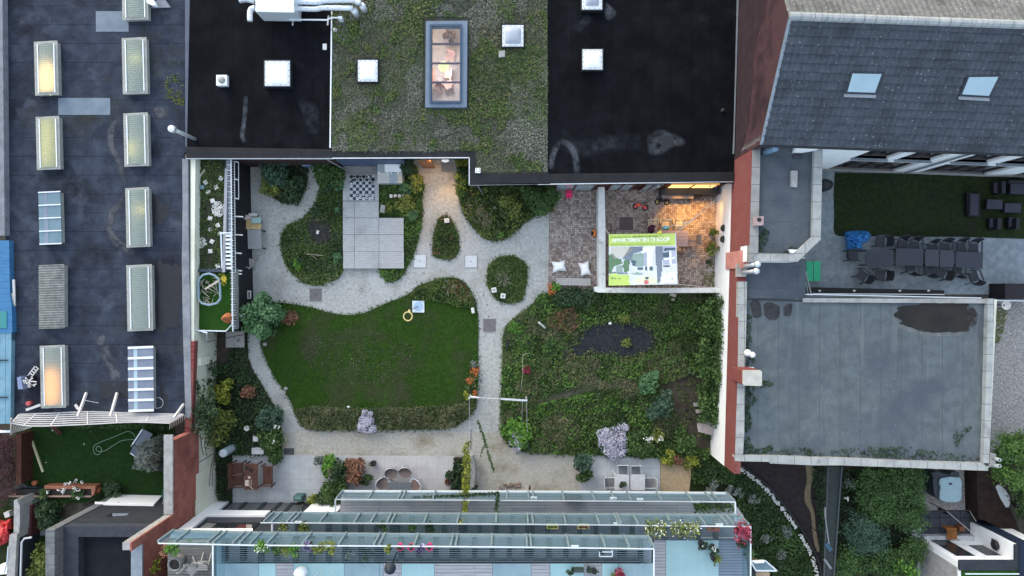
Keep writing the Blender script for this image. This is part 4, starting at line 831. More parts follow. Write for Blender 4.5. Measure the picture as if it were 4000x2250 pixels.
for x,y,r in ((530,672,.17),(572,690,.15)):
 MB().lathe(*U(*tB(x,y),ZC+.3),[(.05,ZL),(.05,ZC+.3),(r,ZC+.32),(r*.8,ZC+.45),(.02,ZC+.5)],14).build('flue_cowl',MT['white_bright'],lr,sm=True)
m=MB(); m.tube([U3(*tB(512,818),ZC+.05),U3(*tB(590,815),ZC+.25)],.05,8); m.build('pipe',MT['galv'],lr)
m=MB().pp(tp(tA,(445,1160),(525,1158),(520,1280),(440,1282)),ZL,ZC+.12); cb=m.build('chimney',MT['concrete'],lr)
for (p,q) in (((485,1185),(618,1165)),((482,1242),(606,1230))):
 m=MB(); m.tube([U3(*tA(*p),ZC+.1),U3(*tA(*q),ZC+1.6)],.085,12); m.lathe(*U(*tA(*q),ZC+1.6),[(.13,ZC+1.58),(.15,ZC+1.7),(.13,ZC+1.8),(.02,ZC+1.84)],14); m.build('flue_pipe',MT['galv'],cb,sm=True)
m=MB().pp(tp(tD,(1610,285),(1670,300),(1660,420),(1605,420)),3.0,ZC-.05); cb=m.build('chimney',MT['concrete'],lr)
for p,q in (((1640,335),(1703,355)),((1625,405),(1703,411))):
 m=MB(); m.tube([U3(*tD(*p),ZC-.2),U3(*tD(*q),ZC+.55)],.085,12); o=m.build('flue_pipe',C('flue_green',(.33,.37,.35)),cb,sm=True)
 MB().lathe(*U(*tD(*q),ZC+.55),[(.055,ZC+.551),(.05,ZC+.556)],12).build('flue_hole',MT['plastic_black'],o)
puddle('puddle',tp(tF,(745,260),(900,215),(1100,195),(1390,210),(1395,260),(1420,330),(1400,400),(1390,465),(1290,480),(1230,460),(1160,485),(1050,480),(990,485),(900,455),(800,410),(745,370)),ZL+.008,M('pud_d',(.008,.0075,.0065),(.02,.016,.013),1.2,8,.5),'large dark brown puddle at the top of the grey roof')
SR=softmat('pale_rim',(.24,.245,.24),.5)
dirt('pale rim below the dark puddle on the grey roof',tp(tF,(700,330),(735,400),(810,440),(900,470),(1050,500),(1160,500),(1290,495),(1400,470),(1440,410)),ZL+.012,SR,11)
dirt('thin dirt film right of the dark puddle on the grey roof',tp(tF,(1390,240),(1480,260),(1500,380),(1420,440)),ZL+.005,softmat('film',(.04,.035,.035),.8),closed=True)
for pts,lb in ((((560,200),(640,190),(660,330),(590,335)),'leftmost'),(((690,220),(740,195),(800,215),(835,240),(830,330),(760,350),(700,320)),'middle'),(((880,235),(930,212),(955,225),(945,300),(910,330),(875,320)),'third')):
 puddle('puddle',tp(tB,*pts),ZL+.035,M('pud_%s'%lb,(.018,.018,.02),(.04,.04,.044),4,8,.6),'small dark blotch near the step in the grey roof, %s of three'%lb)
def edge_weeds(pts,z,label,dens=260,h=.1,mt='dark'): cover('roof_weeds',UP(smooth(pts,3),z),dens,LM[mt],h,.06,z,thr=.38,seed=len(label),label=label,sc=1.6)
edge_weeds(tp(tB,(525,300),(570,330),(560,470),(570,560),(555,640),(600,740),(560,770),(515,760)),ZL,'dark weeds along the upper left coping of the grey roof')
edge_weeds(tp(tB,(510,985),(600,985),(700,930),(770,960),(740,1000),(610,1010),(580,1070),(620,1110),(550,1200),(570,1330),(510,1430)),ZL,'dark weeds around the chimney of the grey roof',320)
edge_weeds(tp(tE,(495,0),(560,20),(550,150),(620,250),(760,210),(780,280),(700,300),(495,300)),ZL,'dark weeds in the lower left corner of the grey roof',300)
edge_weeds(tp(tE,(780,300),(1000,230),(1300,270),(1600,230),(1930,250),(1930,330),(1300,320)),ZL,'thin moss line along the lower coping of the grey roof',130)
edge_weeds(tp(tD,(400,310),(600,240),(800,230),(1000,260),(1300,300),(1540,330),(1540,370),(900,345)),ZL,'moss line along the lower right coping of the grey roof',150,.07,'dark')
edge_weeds(tp(tD,(1260,120),(1350,60),(1460,30),(1400,90),(1330,180),(1300,230)),ZL,'brown dirt patch in the lower right of the grey roof',260,.03,'dark')
ts=bld('planter_strip','long black planting trough between terrace and grey roof','planter',3500,1145)
m=MB(); P=tp(T(3200,550),(-120,1380),(1180,1410),(1180,1455),(-120,1440)); m.pp(P,0,.5); m.build('soil',C('trough',(.008,.008,.009)),ts)
m=MB(); m.beam(U3(*T(3200,550)(-60,1442),.55),U3(*T(3200,550)(1180,1450),.55),.05,.06); m.build('rim',MT['galv'],ts)
m=MB()
for x in (4,330,760,1030): m.ball(U3(*T(3200,550)(x,1415),.55),.08,.06,.06)
m.build('stone',MT['stone_white'],ts)
lt_=bld('lean_to','low black-clad lean-to with a small roof garden along the cream wall','lean-to',860,950)
ZT=2.1
MB().prism(UP([(756,622),(914,622),(930,1295),(775,1300)],ZT),0,ZT-.05).build('wall',MT['black_clad'],lt_)
MB().pp([(757,622),(892,622),(900,1062),(765,1064)],ZT-.048,ZT).build('roof',M('roof_soil',(.035,.035,.025),(.06,.06,.045),4,8,.95,bump=.5),lt_)
MB().pp([(765,1066),(902,1066),(912,1290),(775,1295)],ZT-.048,ZT).build('roof',MT['turf'],lt_)
MB().pp(tp(a,(440,180),(488,180),(498,1210),(442,870)),ZT-.04,ZT+.05).build('flashing',MT['zinc'],lt_)
MB().pp(tp(a,(150,1210),(440,1205),(440,1240),(155,1238)),ZT-.04,ZT+.2).build('kerb',M('kerb_b',(.05,.065,.085),(.07,.085,.105),3),lt_)
m=MB(); m.beam(U3(*a(448,262),ZT+.15),U3(*a(424,1240),ZT+.15),.14,.12); m.build('beam',C('beam_g',(.3,.31,.33)),lt_)
MB().pp(tp(a,(400,880),(494,880),(494,1200),(402,1200)),ZT,ZT+.01).build('shade_sheet',MT['plastic_black'],lt_)  # black sheet under the treads, painting the darkness of the gaps
mb=MB()
for p,q in (((500,1245),(508,1449+230)),((508,1449+5),(508,1449+230))): pass
fn=thing('roof_fence','open black lattice fence with white top rail along the lean-to edge','fence',(*U(*a(520,700),ZT),ZT))
m=MB(); p0=U3(*a(500,180),ZT+.9); p1=U3(*d(508,460),ZT+.9)
m.beam(U3(*a(490,180),ZT+.5),U3(*a(500,1245),ZT+.5),.045); m.beam(U3(*a(500,1245),ZT+.55),U3(*d(508,470),ZT+.55),.05); m.build('rail',MT['galv'],fn)
m=MB()
for k in range(64):
 t=k/63; q=Vector(U3(*a(512,195),ZT)).lerp(Vector(U3(*d(550,440),ZT)),t)
 m.beam(q,q+Vector((-.03,0,.55)),.028);
 if k%2==0: m.beam(q+Vector((-.10,0,.5)),q+Vector((.10,0,.5)),.03)
m.beam(U3(*a(522,190),ZT+.3),U3(*a(530,1240),ZT+.3),.03); m.build('lattice',MT['galv'],fn)
m=MB(); m.pp(tp(d,(497,-120),(556,-120),(560,440),(510,455)),ZT-.04,ZT+.04); m.build('edge_board',M('edgeb',(.10,.115,.115),(.15,.165,.16),4),fn)
m=MB()
for x0,x1,y in ((525,605,713),(525,600,885),(525,590,1058),(530,592,1222),(525,590,1252)):
 m.beam(U3(*a(x0,y),ZT),U3(*a(x1,y+4),ZT-.05),.06)
for y in (200,365,545): m.beam(U3(*a(525,y-5),ZT),U3(*a(560,y+5),ZT-.1),.05)
m.beam(U3(*a(560,205),ZT-.1),U3(*a(562,550),ZT-.1),.03); m.beam(U3(*d(505,330),ZT),U3(*d(592,325),ZT-.2),.06)
m.build('bracket',MT['galv'],fn)
MB().pp(tp(a,(565,815),(597,812),(597,970),(567,965)),1.0,1.06).build('shelf',MT['wood_grey'],lt_)
m=MB(); m.tube([U3(*d(140,430),ZT+.3),U3(*d(175,462),ZT+.3),U3(*d(440,468),ZT+.3),U3(*d(500,400),ZT+.3),U3(*d(502,60),ZT+.3)],.035,6)
m.tube([U3(*d(180,462),ZT+.3),U3(*d(262,482),ZT+.3),U3(*d(262,560),ZT-.4)],.035,6); m.build('rail',MT['rail_white'],fn)
m=MB(); m.tube([U3(*d(262,570),1.6),U3(*d(440,530),1.7),U3(*d(610,500),1.7)],.02,5); m.tube([U3(*d(345,470),1.8),U3(*d(600,435),1.8)],.02,5); m.build('wire',MT['metal_dark'],fn)
t=thing('roof_stair','white metal stair with open treads beside the lattice fence','stair',(*U(*a(445,1040),ZT),ZT))
m=MB()
for x0,x1 in ((395,405),(492,496)): m.beam(U3(*a(x0,868),ZT+.5),U3(*a(x1,1208),ZT+.1),.06)
m.beam(U3(*a(385,870),ZT+.5),U3(*a(495,868),ZT+.5),.06); m.beam(U3(*a(395,1208),ZT+.1),U3(*a(500,1205),ZT+.1),.06); m.build('stringer',MT['rail_white'],t)
for k in range(9):
 m=MB(); y=895+k*38; z=ZT+.48-k*.045; m.beam(U3(*a(440,y),z),U3(*a(496,y),z),.11,.03); m.build('tread',MT['steel_white'],t)
t=thing('wall_ladder','short white wooden ladder at the black wall beside the gravel path','ladder',(*U(957,1150),0))
m=MB()
for y in (88,155): m.beam(U3(*d(558,y),1.0),U3(*d(678,y+3),.7),.05)
m.build('rail',MT['lattice'],t)
for k in range(5):
 m=MB(); x=565+k*27; m.beam(U3(*d(x,86),.96-k*.06),U3(*d(x,158),.96-k*.06),.06); m.build('rung',MT['lattice'],t)
t=thing('timber_landing','square weathered timber landing at the end of the lean-to','landing',(*U(917,1330),0))
MB().pp(tp(d,(438,476),(612,440),(613,620),(440,622)),.35,.42).build('boards',MT['wood_grey'],t)
m=MB(); m.beam(U3(*d(602,398),.5),U3(*d(602,480),.5),.1); m.build('post',MT['wood_grey'],t)
sw=bld('boundary_wall','tall red brick boundary wall with pale coping beside the small lawn','wall',690,1900)
XG=-15.57
MB().prism([(XG,-9.2),(XG-.35,-9.2),(XG-.35,-10.45),(XG,-10.45)],2.362,4.56).build('wall',MT['brick_orange'],sw)
def at(px,py,z): return U(px,py,z)
MB().prism([(XG-.01,-8.95),(XG-.42,-8.95),(XG-.42,-10.4),(XG-.01,-10.4)],4.561,4.66).build('coping',MT['concrete'],sw)
MB().prism([(XG-.02,-7.02),(XG-.37,-7.02),(XG-.37,-9.2),(XG-.02,-9.2)],2.0,4.56).build('wall',MT['brick_orange'],sw)
MB().prism([(XG-.01,-6.75),(XG-.42,-6.75),(XG-.42,-8.95),(XG-.01,-8.95)],4.561,4.66).build('coping',MT['concrete'],sw)
MB().prism([(XG-.03,-10.45),(XG-.4,-10.45),(XG-.4,-18),(XG-.03,-18)],2.4,7.2).build('wall',MT['brick_orange'],sw)
MB().prism([(XG-.02,-10.44),(XG-.41,-10.44),(XG-.41,-10.75),(XG-.02,-10.75)],2.4,8.0).build('pier',MT['concrete'],sw)
MB().prism([(XG-.019,-10.43),(XG-.10,-10.43),(XG-.10,-10.78),(XG-.019,-10.78)],2.41,8.01).build('pier',MT['brick_orange'],sw)
MB().prism([(XG+.02,-10.8),(XG-.45,-10.8),(XG-.45,-18),(XG+.02,-18)],7.201,7.3).build('coping',MT['zinc'],sw)
MB().prism([(-15.95,-9.21),(-15.57,-9.21),(-15.5,-11.2),(-15.95,-11.2)],.02,2.36).build('wall',MT['cream'],sw)
dh=bld('dark_house','dark grey rendered house with sunken black flat roof in the lower left','house',440,2100)
q0=T(0,1650); ZD=4.6
def gy(z,ypx): return -(ypx-1125)*S*(H-z)/H
YF=-10.95
XA=-(2000-(650/2.415))*S; XA=U(*q0(650,830),2.2)[0]; XB=XG-.42
MB().prism([(-20.6,YF),(XB,YF),(XB,-17),(-20.6,-17)],0,ZD-.5).build('wall',MT['dark_render'],dh)
m=MB(); O=[(-20.62,YF-.02),(XB,YF-.02),(XB,-17),(-20.62,-17)]; I=[(-19.95,YF-.5),(XB-.05,YF-.5),(XB-.05,-16.5),(-19.95,-16.5)]; ring_cop(m,O,I,ZD-.499,ZD); m.build('parapet',M('par_dk',(.04,.047,.058),(.055,.062,.075),3),dh)
MB().prism(I,ZD-.499,ZD-.45).build('roof',M('roof_d2',(.014,.016,.02),(.02,.022,.027),2),dh)
MB().prism([(-20.64,YF+.05),(-21.05,YF+.05),(-21.05,-17),(-20.64,-17)],0,5.2).build('coping',M('cop_d',(.12,.13,.135),(.18,.19,.19),3,8,.9,bump=.5,brick=dict(w=9,h=.5,m=.012,c=(.06,.065,.07))),dh)
def onf(px,py,Y=YF): z=H-H*(-Y/S)/(py-1125); return ((px-2000)*S*(H-z)/H,Y,z)
def fq(mb,pts,d0,d1):
 P=[onf(*p) for p in pts]; n=len(P)
 mb.add([(x,y+d0,z) for x,y,z in P]+[(x,y+d1,z) for x,y,z in P],[tuple(range(n)),tuple(range(2*n-1,n-1,-1))]+[(i,(i+1)%n,n+(i+1)%n,n+i) for i in range(n)]); return mb
fq(MB(),tp(q0,(1100,690),(1530,700),(1450,785),(985,768)),.0,.06).build('door',MT['white'],dh)
m=MB(); fq(m,tp(q0,(895,766),(1450,780),(1450,790),(900,780)),.0,.1); m.build('door_sill',MT['white'],dh)
fq(MB(),tp(q0,(1000,890),(1060,855),(1225,860),(1190,885)),.0,.02).build('window',MT['win_dark'],dh)
fq(MB(),tp(q0,(1060,862),(1220,862),(1195,884),(1062,892)),.021,.03).build('window',MT['glass_bluegrey'],dh)
fq(MB(),tp(q0,(765,785),(960,690),(975,695),(785,795)),.0,.05).build('canopy',C('can',(.015,.016,.018)),dh)
m=MB(); m.obox(*U(*q0(1110,765),1.4),1.3,.12,.1,.12); m.build('lamp',MT['metal_dark'],dh)
ap=bld('apartment_block','apartment block with three glazed galleries and hanging plants','apartment building',1900,2150)
YA=-11.3
def ong(px,py): return onf(px,py,YA)
def ap_q(mb,pts,d0,d1):
 P=[ong(*p) for p in pts]; n=len(P)
 return mb.add([(x,y+d0,z) for x,y,z in P]+[(x,y+d1,z) for x,y,z in P],[tuple(range(n)),tuple(range(2*n-1,n-1,-1))]+[(i,(i+1)%n,n+(i+1)%n,n+i) for i in range(n)])
MB().prism([(-14.9,YA-.02),(11.2,YA-.02),(9.5,-19),(-14.9,-19)],0,2.9).build('wall',MT['dark_render'],ap)
MB().prism([(-14.9,YA-.03),(8.5,YA-.03),(8.5,-19),(-14.9,-19)],2.9,6.0).build('wall',MT['dark_render'],ap)
MB().prism([(-14.9,YA-1.6),(4.5,YA-1.6),(4.5,-19),(-14.9,-19)],6.0,8.55).build('wall',MT['dark_render'],ap)
z6=T(600,1950,3.68)
ap_q(MB(),tp(z6,(940,12),(1130,10),(930,188),(1680,195),(1600,268),(770,268),(545,455),(1425,455),(1425,508),(310,502)),.0,.12).build('white_frame',MT['white_bright'],ap)
ap_q(MB(),tp(e,(1240,800),(1290,745),(1520,760),(1520,820),(1480,872),(1160,872)),0,.1).build('white_panel',MT['white_bright'],ap)
MB().prism([(-14.98,YA-.0),(-15.12,YA-.0),(-15.12,-14),(-14.98,-14)],0,5.9).build('screen',MT['zinc'],ap)
m=MB(); ap_q(m,tp(z6,(1140,50),(2150,55),(2130,180),(1000,185)),0,.02); w=m.build('window',MT['win_blind'],ap)
m=MB()
for x in (1330,1610,1830,2010): ap_q(m,tp(z6,(x-30,55),(x+30,55),(x-95,185),(x-150,185)),.021,.05)
m.build('mullion',C('mul_dk',(.02,.024,.03)),w)
m=MB(); ap_q(m,tp(z6,(770,272),(1600,270),(1540,330),(1420,450),(620,450),(770,330)),-.0,.02); w=m.build('window',MT['win_dark'],ap)
ap_q(MB(),tp(z6,(772,275),(1600,275),(1540,345),(775,345)),.021,.06).build('blind',C('blind',(.05,.055,.065)),w)
ap_q(MB(),tp(z6,(630,448),(770,350),(900,360),(800,450)),.021,.04).build('curtain',C('curtn',(.15,.16,.155)),w)
ap_q(MB(),tp(z6,(1150,450),(1230,375),(1330,375),(1330,450)),.021,.04).build('curtain',C('curtr',(.08,.025,.025)),w)
ap_q(MB(),tp(z6,(1330,450),(1325,375),(1410,375),(1415,450)),.021,.04).build('curtain',C('curtw',(.25,.23,.22)),w)
DECK=MT['deck_terrace']
Z1,Z2,Z3=3.0,6.3,8.8
def gallery(z,hr,slab,rail,posts,name_mat,end_l=None,end_r=None,depth=2060,seg=None,cont=None):
 """slab: photo points of the edge at slab height, rail: points of the top rail"""
 E=[U3(*p,z) for p in slab]; Rr=[U3(*p,z+hr) for p in rail]
 m=MB()
 for p,q in zip(E[:-1],E[1:]): m.beam(Vector(p)-Vector((0,0,.08)),Vector(q)-Vector((0,0,.08)),.08,.2)
 f_=m.build('gallery_edge',MT['rail_white'] if z<4 else MT['post_grey'],ap)
 m=MB()
 for p,q in zip(Rr[:-1],Rr[1:]): m.beam(p,q,.038,.05)
 m.build('top_rail',MT['rail_white'],ap)
 y0=E[0][1]
 for px in posts:
  x=U(px,slab[0][1],z)[0];
  yy=np.interp(x,[q[0] for q in E],[q[1] for q in E])
  m=MB(); m.beam((x,yy+.03,z-.15),(x,yy+.03,z+hr-.03),.075,.09); m.build('post',MT['post_grey'],ap)
 m=MB()
 for p,q in zip(E[:-1],E[1:]):
  m.add([p,q,(q[0],q[1],z+hr-.05),(p[0],p[1],z+hr-.05)],[(0,1,2,3)])
 m.build('glass_balustrade',MT['glass'],ap)
g1s=[f(-460+398,656-6),f(1400,660)]
g1=[(1336,1921),(1400,1922),(2000,1923),(2500,1926),(2840,1929)]
gallery(Z1,1.2,g1,None or [(1310,1951),(2000,1955),(2872,1961)],[1338,1457,1570,1585,1701,1980,2063,2081,2196,2311,2387,2449,2565,2679,2755,2780,2838],DECK)
MB().prism(UP([(1336,1921),(2000,1923),(2840,1929),(2905,2015),(2905,2130),(1310,2130)],Z1),Z1-.2,Z1).build('gallery_deck',DECK,ap)
m=MB(); m.beam(U3(2872,1961,Z1+1.2),(U3(2872,1961,Z1+1.2)[0],U3(2872,2045,Z1+1.2)[1],Z1+1.2),.06); m.build('top_rail',MT['rail_white'],ap)
m=MB(); m.beam(U3(1310,1951,Z1+1.2),(U3(1310,1951,Z1+1.2)[0],YA,Z1+1.2),.06); m.build('top_rail',MT['rail_white'],ap)
gallery(Z2,1.13,[(1062,2007),(1500,2010),(2000,2012),(2500,2014),(2894,2016)],[(1017,2042),(1500,2045),(2000,2048),(2500,2052),(2932,2057)],[1066,1096,1153,1172,1277,1406,1468,1529,1546,1669,1793,1938,1940,2060,2079,2202,2328,2400,2410,2474,2601,2726,2810,2834,2890],DECK)
gallery(Z3,1.1,[(665,2078),(1000,2086),(1500,2091),(2000,2095),(2533,2100)],[(618,2122),(1000,2130),(1500,2133),(2000,2137),(2554,2144)],[672,735,858,880,952,977,1018,1081,1214,1350,1482,1502,1633,1770,1788,1922,2056,2072,2213,2350,2440,2533],DECK)
def grating(x0,x1,y0,y1,z,nm,step=.085,jx=()):
 X0,Y0=U(x0,y0,z); X1,Y1=U(x1,y1,z)
 m=MB(); n=int((Y0-Y1)/step)
 for k in range(n): yy=Y0-.05-k*step; m.box(X0,yy-.008,z-.03,X1,yy+.008,z)
 m.build('floor_grating',MT['post_grey'],ap)
 jm=M('joist_%s'%nm,(.018,.027,.032),(.03,.04,.045),4); MB().box(X0+.05,Y1,z-.36,X1-.05,Y0-.05,z-.33).build('brighten_panel',M('flp_%s'%nm,(.2,.24,.275),(.29,.33,.36),1.3,8,.7),ap)  # pale sheet added under the joists, standing in for a brighter deck below
 for px in jx: xx=U(px,y0,z)[0]; MB().box(xx-.09,Y1,z-.3,xx+.09,Y0,z-.031).build('joist',jm,ap)
grating(1090,2885,2017,2110,Z2,'b',jx=[1160,1280,1343,1406,1466,1530,1550,1606,1668,1733,1800,1815,1873,1938,2000,2060,2080,2140,2204,2266,2330,2398,2410,2473,2535,2600,2665,2730,2800])
grating(845,2545,2104,2198,Z3,'c',jx=[872,945,1014,1076,1150,1214,1280,1345,1407,1470,1485,1565,1633,1700,1765,1785,1853,1922,1990,2058,2075,2145,2212,2283,2352,2425,2440,2505])
MB().prism(UP([(845,2104),(1500,2104),(1500,2200),(845,2200)],Z3-.35),Z3-.4,Z3-.35).build('gallery_deck',MT['teal_dark'],ap)
MB().prism(UP([(1500,2104),(2545,2104),(2545,2200),(1500,2200)],Z3-.35),Z3-.4,Z3-.35).build('gallery_deck',M('deck_up',(.2,.25,.29),(.28,.33,.36),2,8,.7,stretch=(.5,8,1)),ap)
m=MB(); m.box(*U(1500,2198,Z3)[:1],U(0,2201,Z3)[1],Z3-.3,U(2500,0,Z3)[0],U(0,2192,Z3)[1],Z3-.02); m.build('gutter',MT['metal_dark'],ap)
runs=[(845,1011,'teal_dark'),(1011,1077,'teal_glass'),(1077,1146,'deck_terrace'),(1146,1345,'teal_glass'),(1345,1483,'teal_dark'),(1483,1497,'teal_dark'),(1497,1568,'slab_pink'),(1568,1697,'teal_glass'),(1697,1924,'slab_pink'),(1924,2075,'teal_dark'),(2075,2149,'deck_terrace'),(2149,2281,'teal_glass'),(2281,2351,'deck_terrace'),(2351,2414,'teal_glass'),(2414,2556,'teal_dark')]
lw=M('landing_wood',(.27,.275,.3),(.41,.4,.415),2,8,.8,stretch=(.5,9,1),brick=dict(w=3,h=.14,m=.01,c=(.15,.155,.17)))
for x0,x1,mt in runs:
 pan=MB().prism(UP(rect(x0+.6,2202,x1-.6,2320),Z3),Z3-.1,Z3).build('landing_panel',lw if mt in('slab_pink','deck_terrace') else MT[mt],ap)
MB().prism(UP(rect(2556,2112,2601,2320),Z2),Z2-.3,Z2-.05).build('landing_panel',lw,ap)
MB().prism(UP(rect(2602,2112,2808,2320),Z2),Z2-.3,Z2-.03).build('landing_panel',MT['teal_glass'],ap)
MB().prism(UP([(2809,2112),(2912,2112),(2928,2320),(2809,2320)],Z2),Z2-.3,Z2-.05).build('landing_panel',M('deck_blue',(.15,.2,.25),(.21,.26,.31),2,8,.6,stretch=(.5,8,1),brick=dict(w=9,h=.12,m=.012,c=(.07,.1,.14))),ap)
m=MB(); rr=U3(2932,2057,Z2+1.13); m.beam(rr,(rr[0],-18,rr[2]),.05); m.build('top_rail',MT['rail_white'],ap)
m=MB(); m.add([(rr[0],rr[1],Z2),(rr[0],-18,Z2),(rr[0],-18,Z2+1.1),(rr[0],rr[1],Z2+1.1)],[(0,1,2,3)]); m.build('glass_balustrade',MT['glass'],ap)
m=MB(); rr=U3(2554,2144,Z3+1.1); m.beam(rr,(rr[0],-18,rr[2]),.05); m.build('top_rail',MT['rail_white'],ap)
m=MB(); rr=U3(832,2127,Z3+1.1); m.beam(rr,(rr[0],-18,rr[2]),.05); m.build('top_rail',MT['rail_white'],ap)
m=MB(); m.add([(rr[0],rr[1],Z3),(rr[0],-18,Z3),(rr[0],-18,Z3+1.1),(rr[0],rr[1],Z3+1.1)],[(0,1,2,3)]); m.build('glass_balustrade',MT['glass'],ap)
m=MB(); rr=U3(1063,2047,Z2+1.13); m.beam(rr,(rr[0],rr[1]-.75,rr[2]),.07); m.build('top_rail',MT['rail_white'],ap)
MB().prism(UP([(668,2080),(1090,2084),(1090,2106),(660,2104)],Z3),Z3-.1,Z3-.06).build('gallery_deck',MT['teal_dark'],ap)
MB().prism(UP([(655,2118),(842,2118),(842,2320),(655,2320)],7.2),6.9,7.2).build('terrace_deck',M('terr_wood',(.12,.13,.125),(.2,.2,.195),2,8,.8,stretch=(.5,9,1),brick=dict(w=3,h=.13,m=.012,c=(.09,.09,.09))),ap)
for k,(px,py) in enumerate(((2396,1946),(2500,1950),(2720,1960),(2085,1944),(1165,2040),(2245,2135),(2810,2050),(2410,2046))):
 z=(Z1 if py<2000 else Z2 if py<2100 else Z3)+1.0; jc=U(px,py,z); m=MB(); m.obox(jc[0],jc[1],z-.02,.3,.1,.05); m.build('junction_box',MT['rail_white'],ap)
bx_=thing('bike_box','small glass-roofed lean-to shelter beside the right gallery end','shelter',(*U(2985,2200),0))
MB().pp(tp(T(2700,1650),(560,1310),(700,1305),(810,1400),(610,1398)),3.0,3.05).build('roof',MT['glass_blue'],bx_)
m=MB(); Q=[U3(*p,3.07) for p in tp(T(2700,1650),(560,1310),(700,1305),(810,1400),(610,1398))]
for k in range(4): m.beam(Q[k],Q[(k+1)%4],.06)
m.build('frame',MT['rail_white'],bx_)
MB().pp(tp(T(2700,1650),(575,1420),(740,1420),(740,1600),(575,1600)),0,2.0).build('cupboard',MT['wood_mid'],bx_)
MB().pp(tp(T(2700,1650),(565,1310),(610,1400),(605,1600),(560,1600)),0,2.9).build('wall',MT['dark_render'],bx_)
MB().pp(tp(T(2700,1650),(580,1312),(690,1305),(690,1325),(600,1330)),3.06,3.2).build('parapet',MT['white'],bx_)
wh=bld('white_house','small white house with grey frame and bright artificial turf on its roof','house',3800,2170)
tD=T(3200,1650); ZW=3.1
X0,Yn=U(*tD(960,1100)); X1,_=U(*tD(1422,1095))
Yn=-(1650+1095/2.415-1125)*S
Xe=(3200+1422/2.415-2000)*S; Yt=-(1650+940/2.415-1125)*S
MB().box((3200+955/2.415-2000)*S,-19,0,Xe+.02,Yn,ZW).build('wall',MT['white'],wh)
MB().box(Xe+.01,-19,0,Xe+1.5,Yt,ZW-.02).build('wall',MT['white'],wh)
XL=(3200+955/2.415-2000)*S
for (u0,u1,z0,z1,mt) in ((.25,1.35,.3,2.5,'win_dark'),(1.75,3.05,.9,2.45,'win_dark'),(3.1,4.0 if 0 else 3.75,.9,2.45,'win_dark')):
 if XL+u1<Xe+.6:
  w=MB().box(XL+u0,Yn,z0,XL+u1,Yn+.015,z1).build('window',MT[mt],wh)
  m=MB()
  for zz in (z0,z1): m.box(XL+u0-.05,Yn+.001,zz-.05,XL+u1+.05,Yn+.04,zz+.05)
  for xx in (XL+u0,XL+u1): m.box(xx-.05,Yn+.002,z0,xx+.05,Yn+.041,z1)
  m.build('frame',MT['white_bright'],w)
MB().box(XL,Yn+.001,.0,Xe,Yn+.25,.35).build('step',MT['slab'],wh)
m=MB(); m.box(XL-.05,Yn-.35,ZW,Xe+.1,Yn+.12,ZW+.12); m.box(Xe+.02,Yn-.36,ZW-.01,Xe+.3,Yt,ZW+.115); m.build('roof_edge',MT['dark_render'],wh)
m=MB(); m.beam((XL+.2,Yn-.5,ZW+.16),(Xe+1,Yn-.5,ZW+.16),.05); m.beam((XL+.4,Yn-.7,ZW+.16),(Xe+.9,Yn-.7,ZW+.16),.04); m.build('roof_trim',MT['rail_white'],wh)
MB().box(XL+.1,-19,ZW+.001,Xe+2.4,Yn-.36,ZW+.06).build('roof_turf',MT['turf'],wh)
m=MB()
for k in range(4): m.box(Xe+.35+.22*k,Yn-.7,ZW+.1+.1*k,Xe+.5+.22*k,Yt-.1-.2*k,ZW+.16+.1*k)
m.build('pergola_slat',MT['wood_grey'],wh)
m=MB(); m.beam((Xe+1.35,Yt-.5,ZW+.7),(Xe+1.35,Yn-.8,ZW+.7),.3,.12); m.build('trough',MT['concrete'],wh)
m=MB(); m.box(Xe-.0,Yt-.55,1.6,Xe+.008,Yt-.25,1.9); m.box(Xe-.0,Yt-1.2,1.3,Xe+.008,Yt-1.0,1.7); m.build('vent',MT['metal_dark'],wh)
m=MB(); m.lathe(0,0,[(.22,0),(.26,.1),(.2,.16)],14);
for k,(x,y,z) in enumerate(m.v): m.v[k]=(Xe-.02-z,Yt-.45+x,2.0+y)
m.build('wall_lamp',MT['plastic_black'],wh)
MB().box(XL-.04,-19,0,XL-.002,Yn-.3,ZW-.1).build('side_wall',MT['concrete'],wh)
struct('garden_path',MB().prism(UP(tp(tD,(850,1040),(960,960),(960,1110),(1000,1200),(1020,1600),(890,1600),(920,1300),(960,1180),(850,1090)),.02),-.03,.02),MT['slab'])
sh=bld('side_passage','dark timber screen sloping beside the pebble bed','screen',3920,1990)
MB().pp(tp(tD,(1485,455),(1610,455),(1700,600),(1840,900),(1900,1050),(1720,1000),(1500,900)),0,1.0).build('panel',M('scr',(.02,.013,.012),(.035,.024,.02),3),sh)
MB().pp(tp(tD,(1895,1150),(1990,1140),(1990,1600),(1890,1600)),0,3.3).build('panel',M('scrb',(.02,.03,.05),None),sh)
struct('paved_corner',MB().prism(UP(smooth(tp(tD,(1665,610),(1720,600),(1790,690),(1800,770),(1760,800)),2),1.02),.9,1.02),MT['slab'])
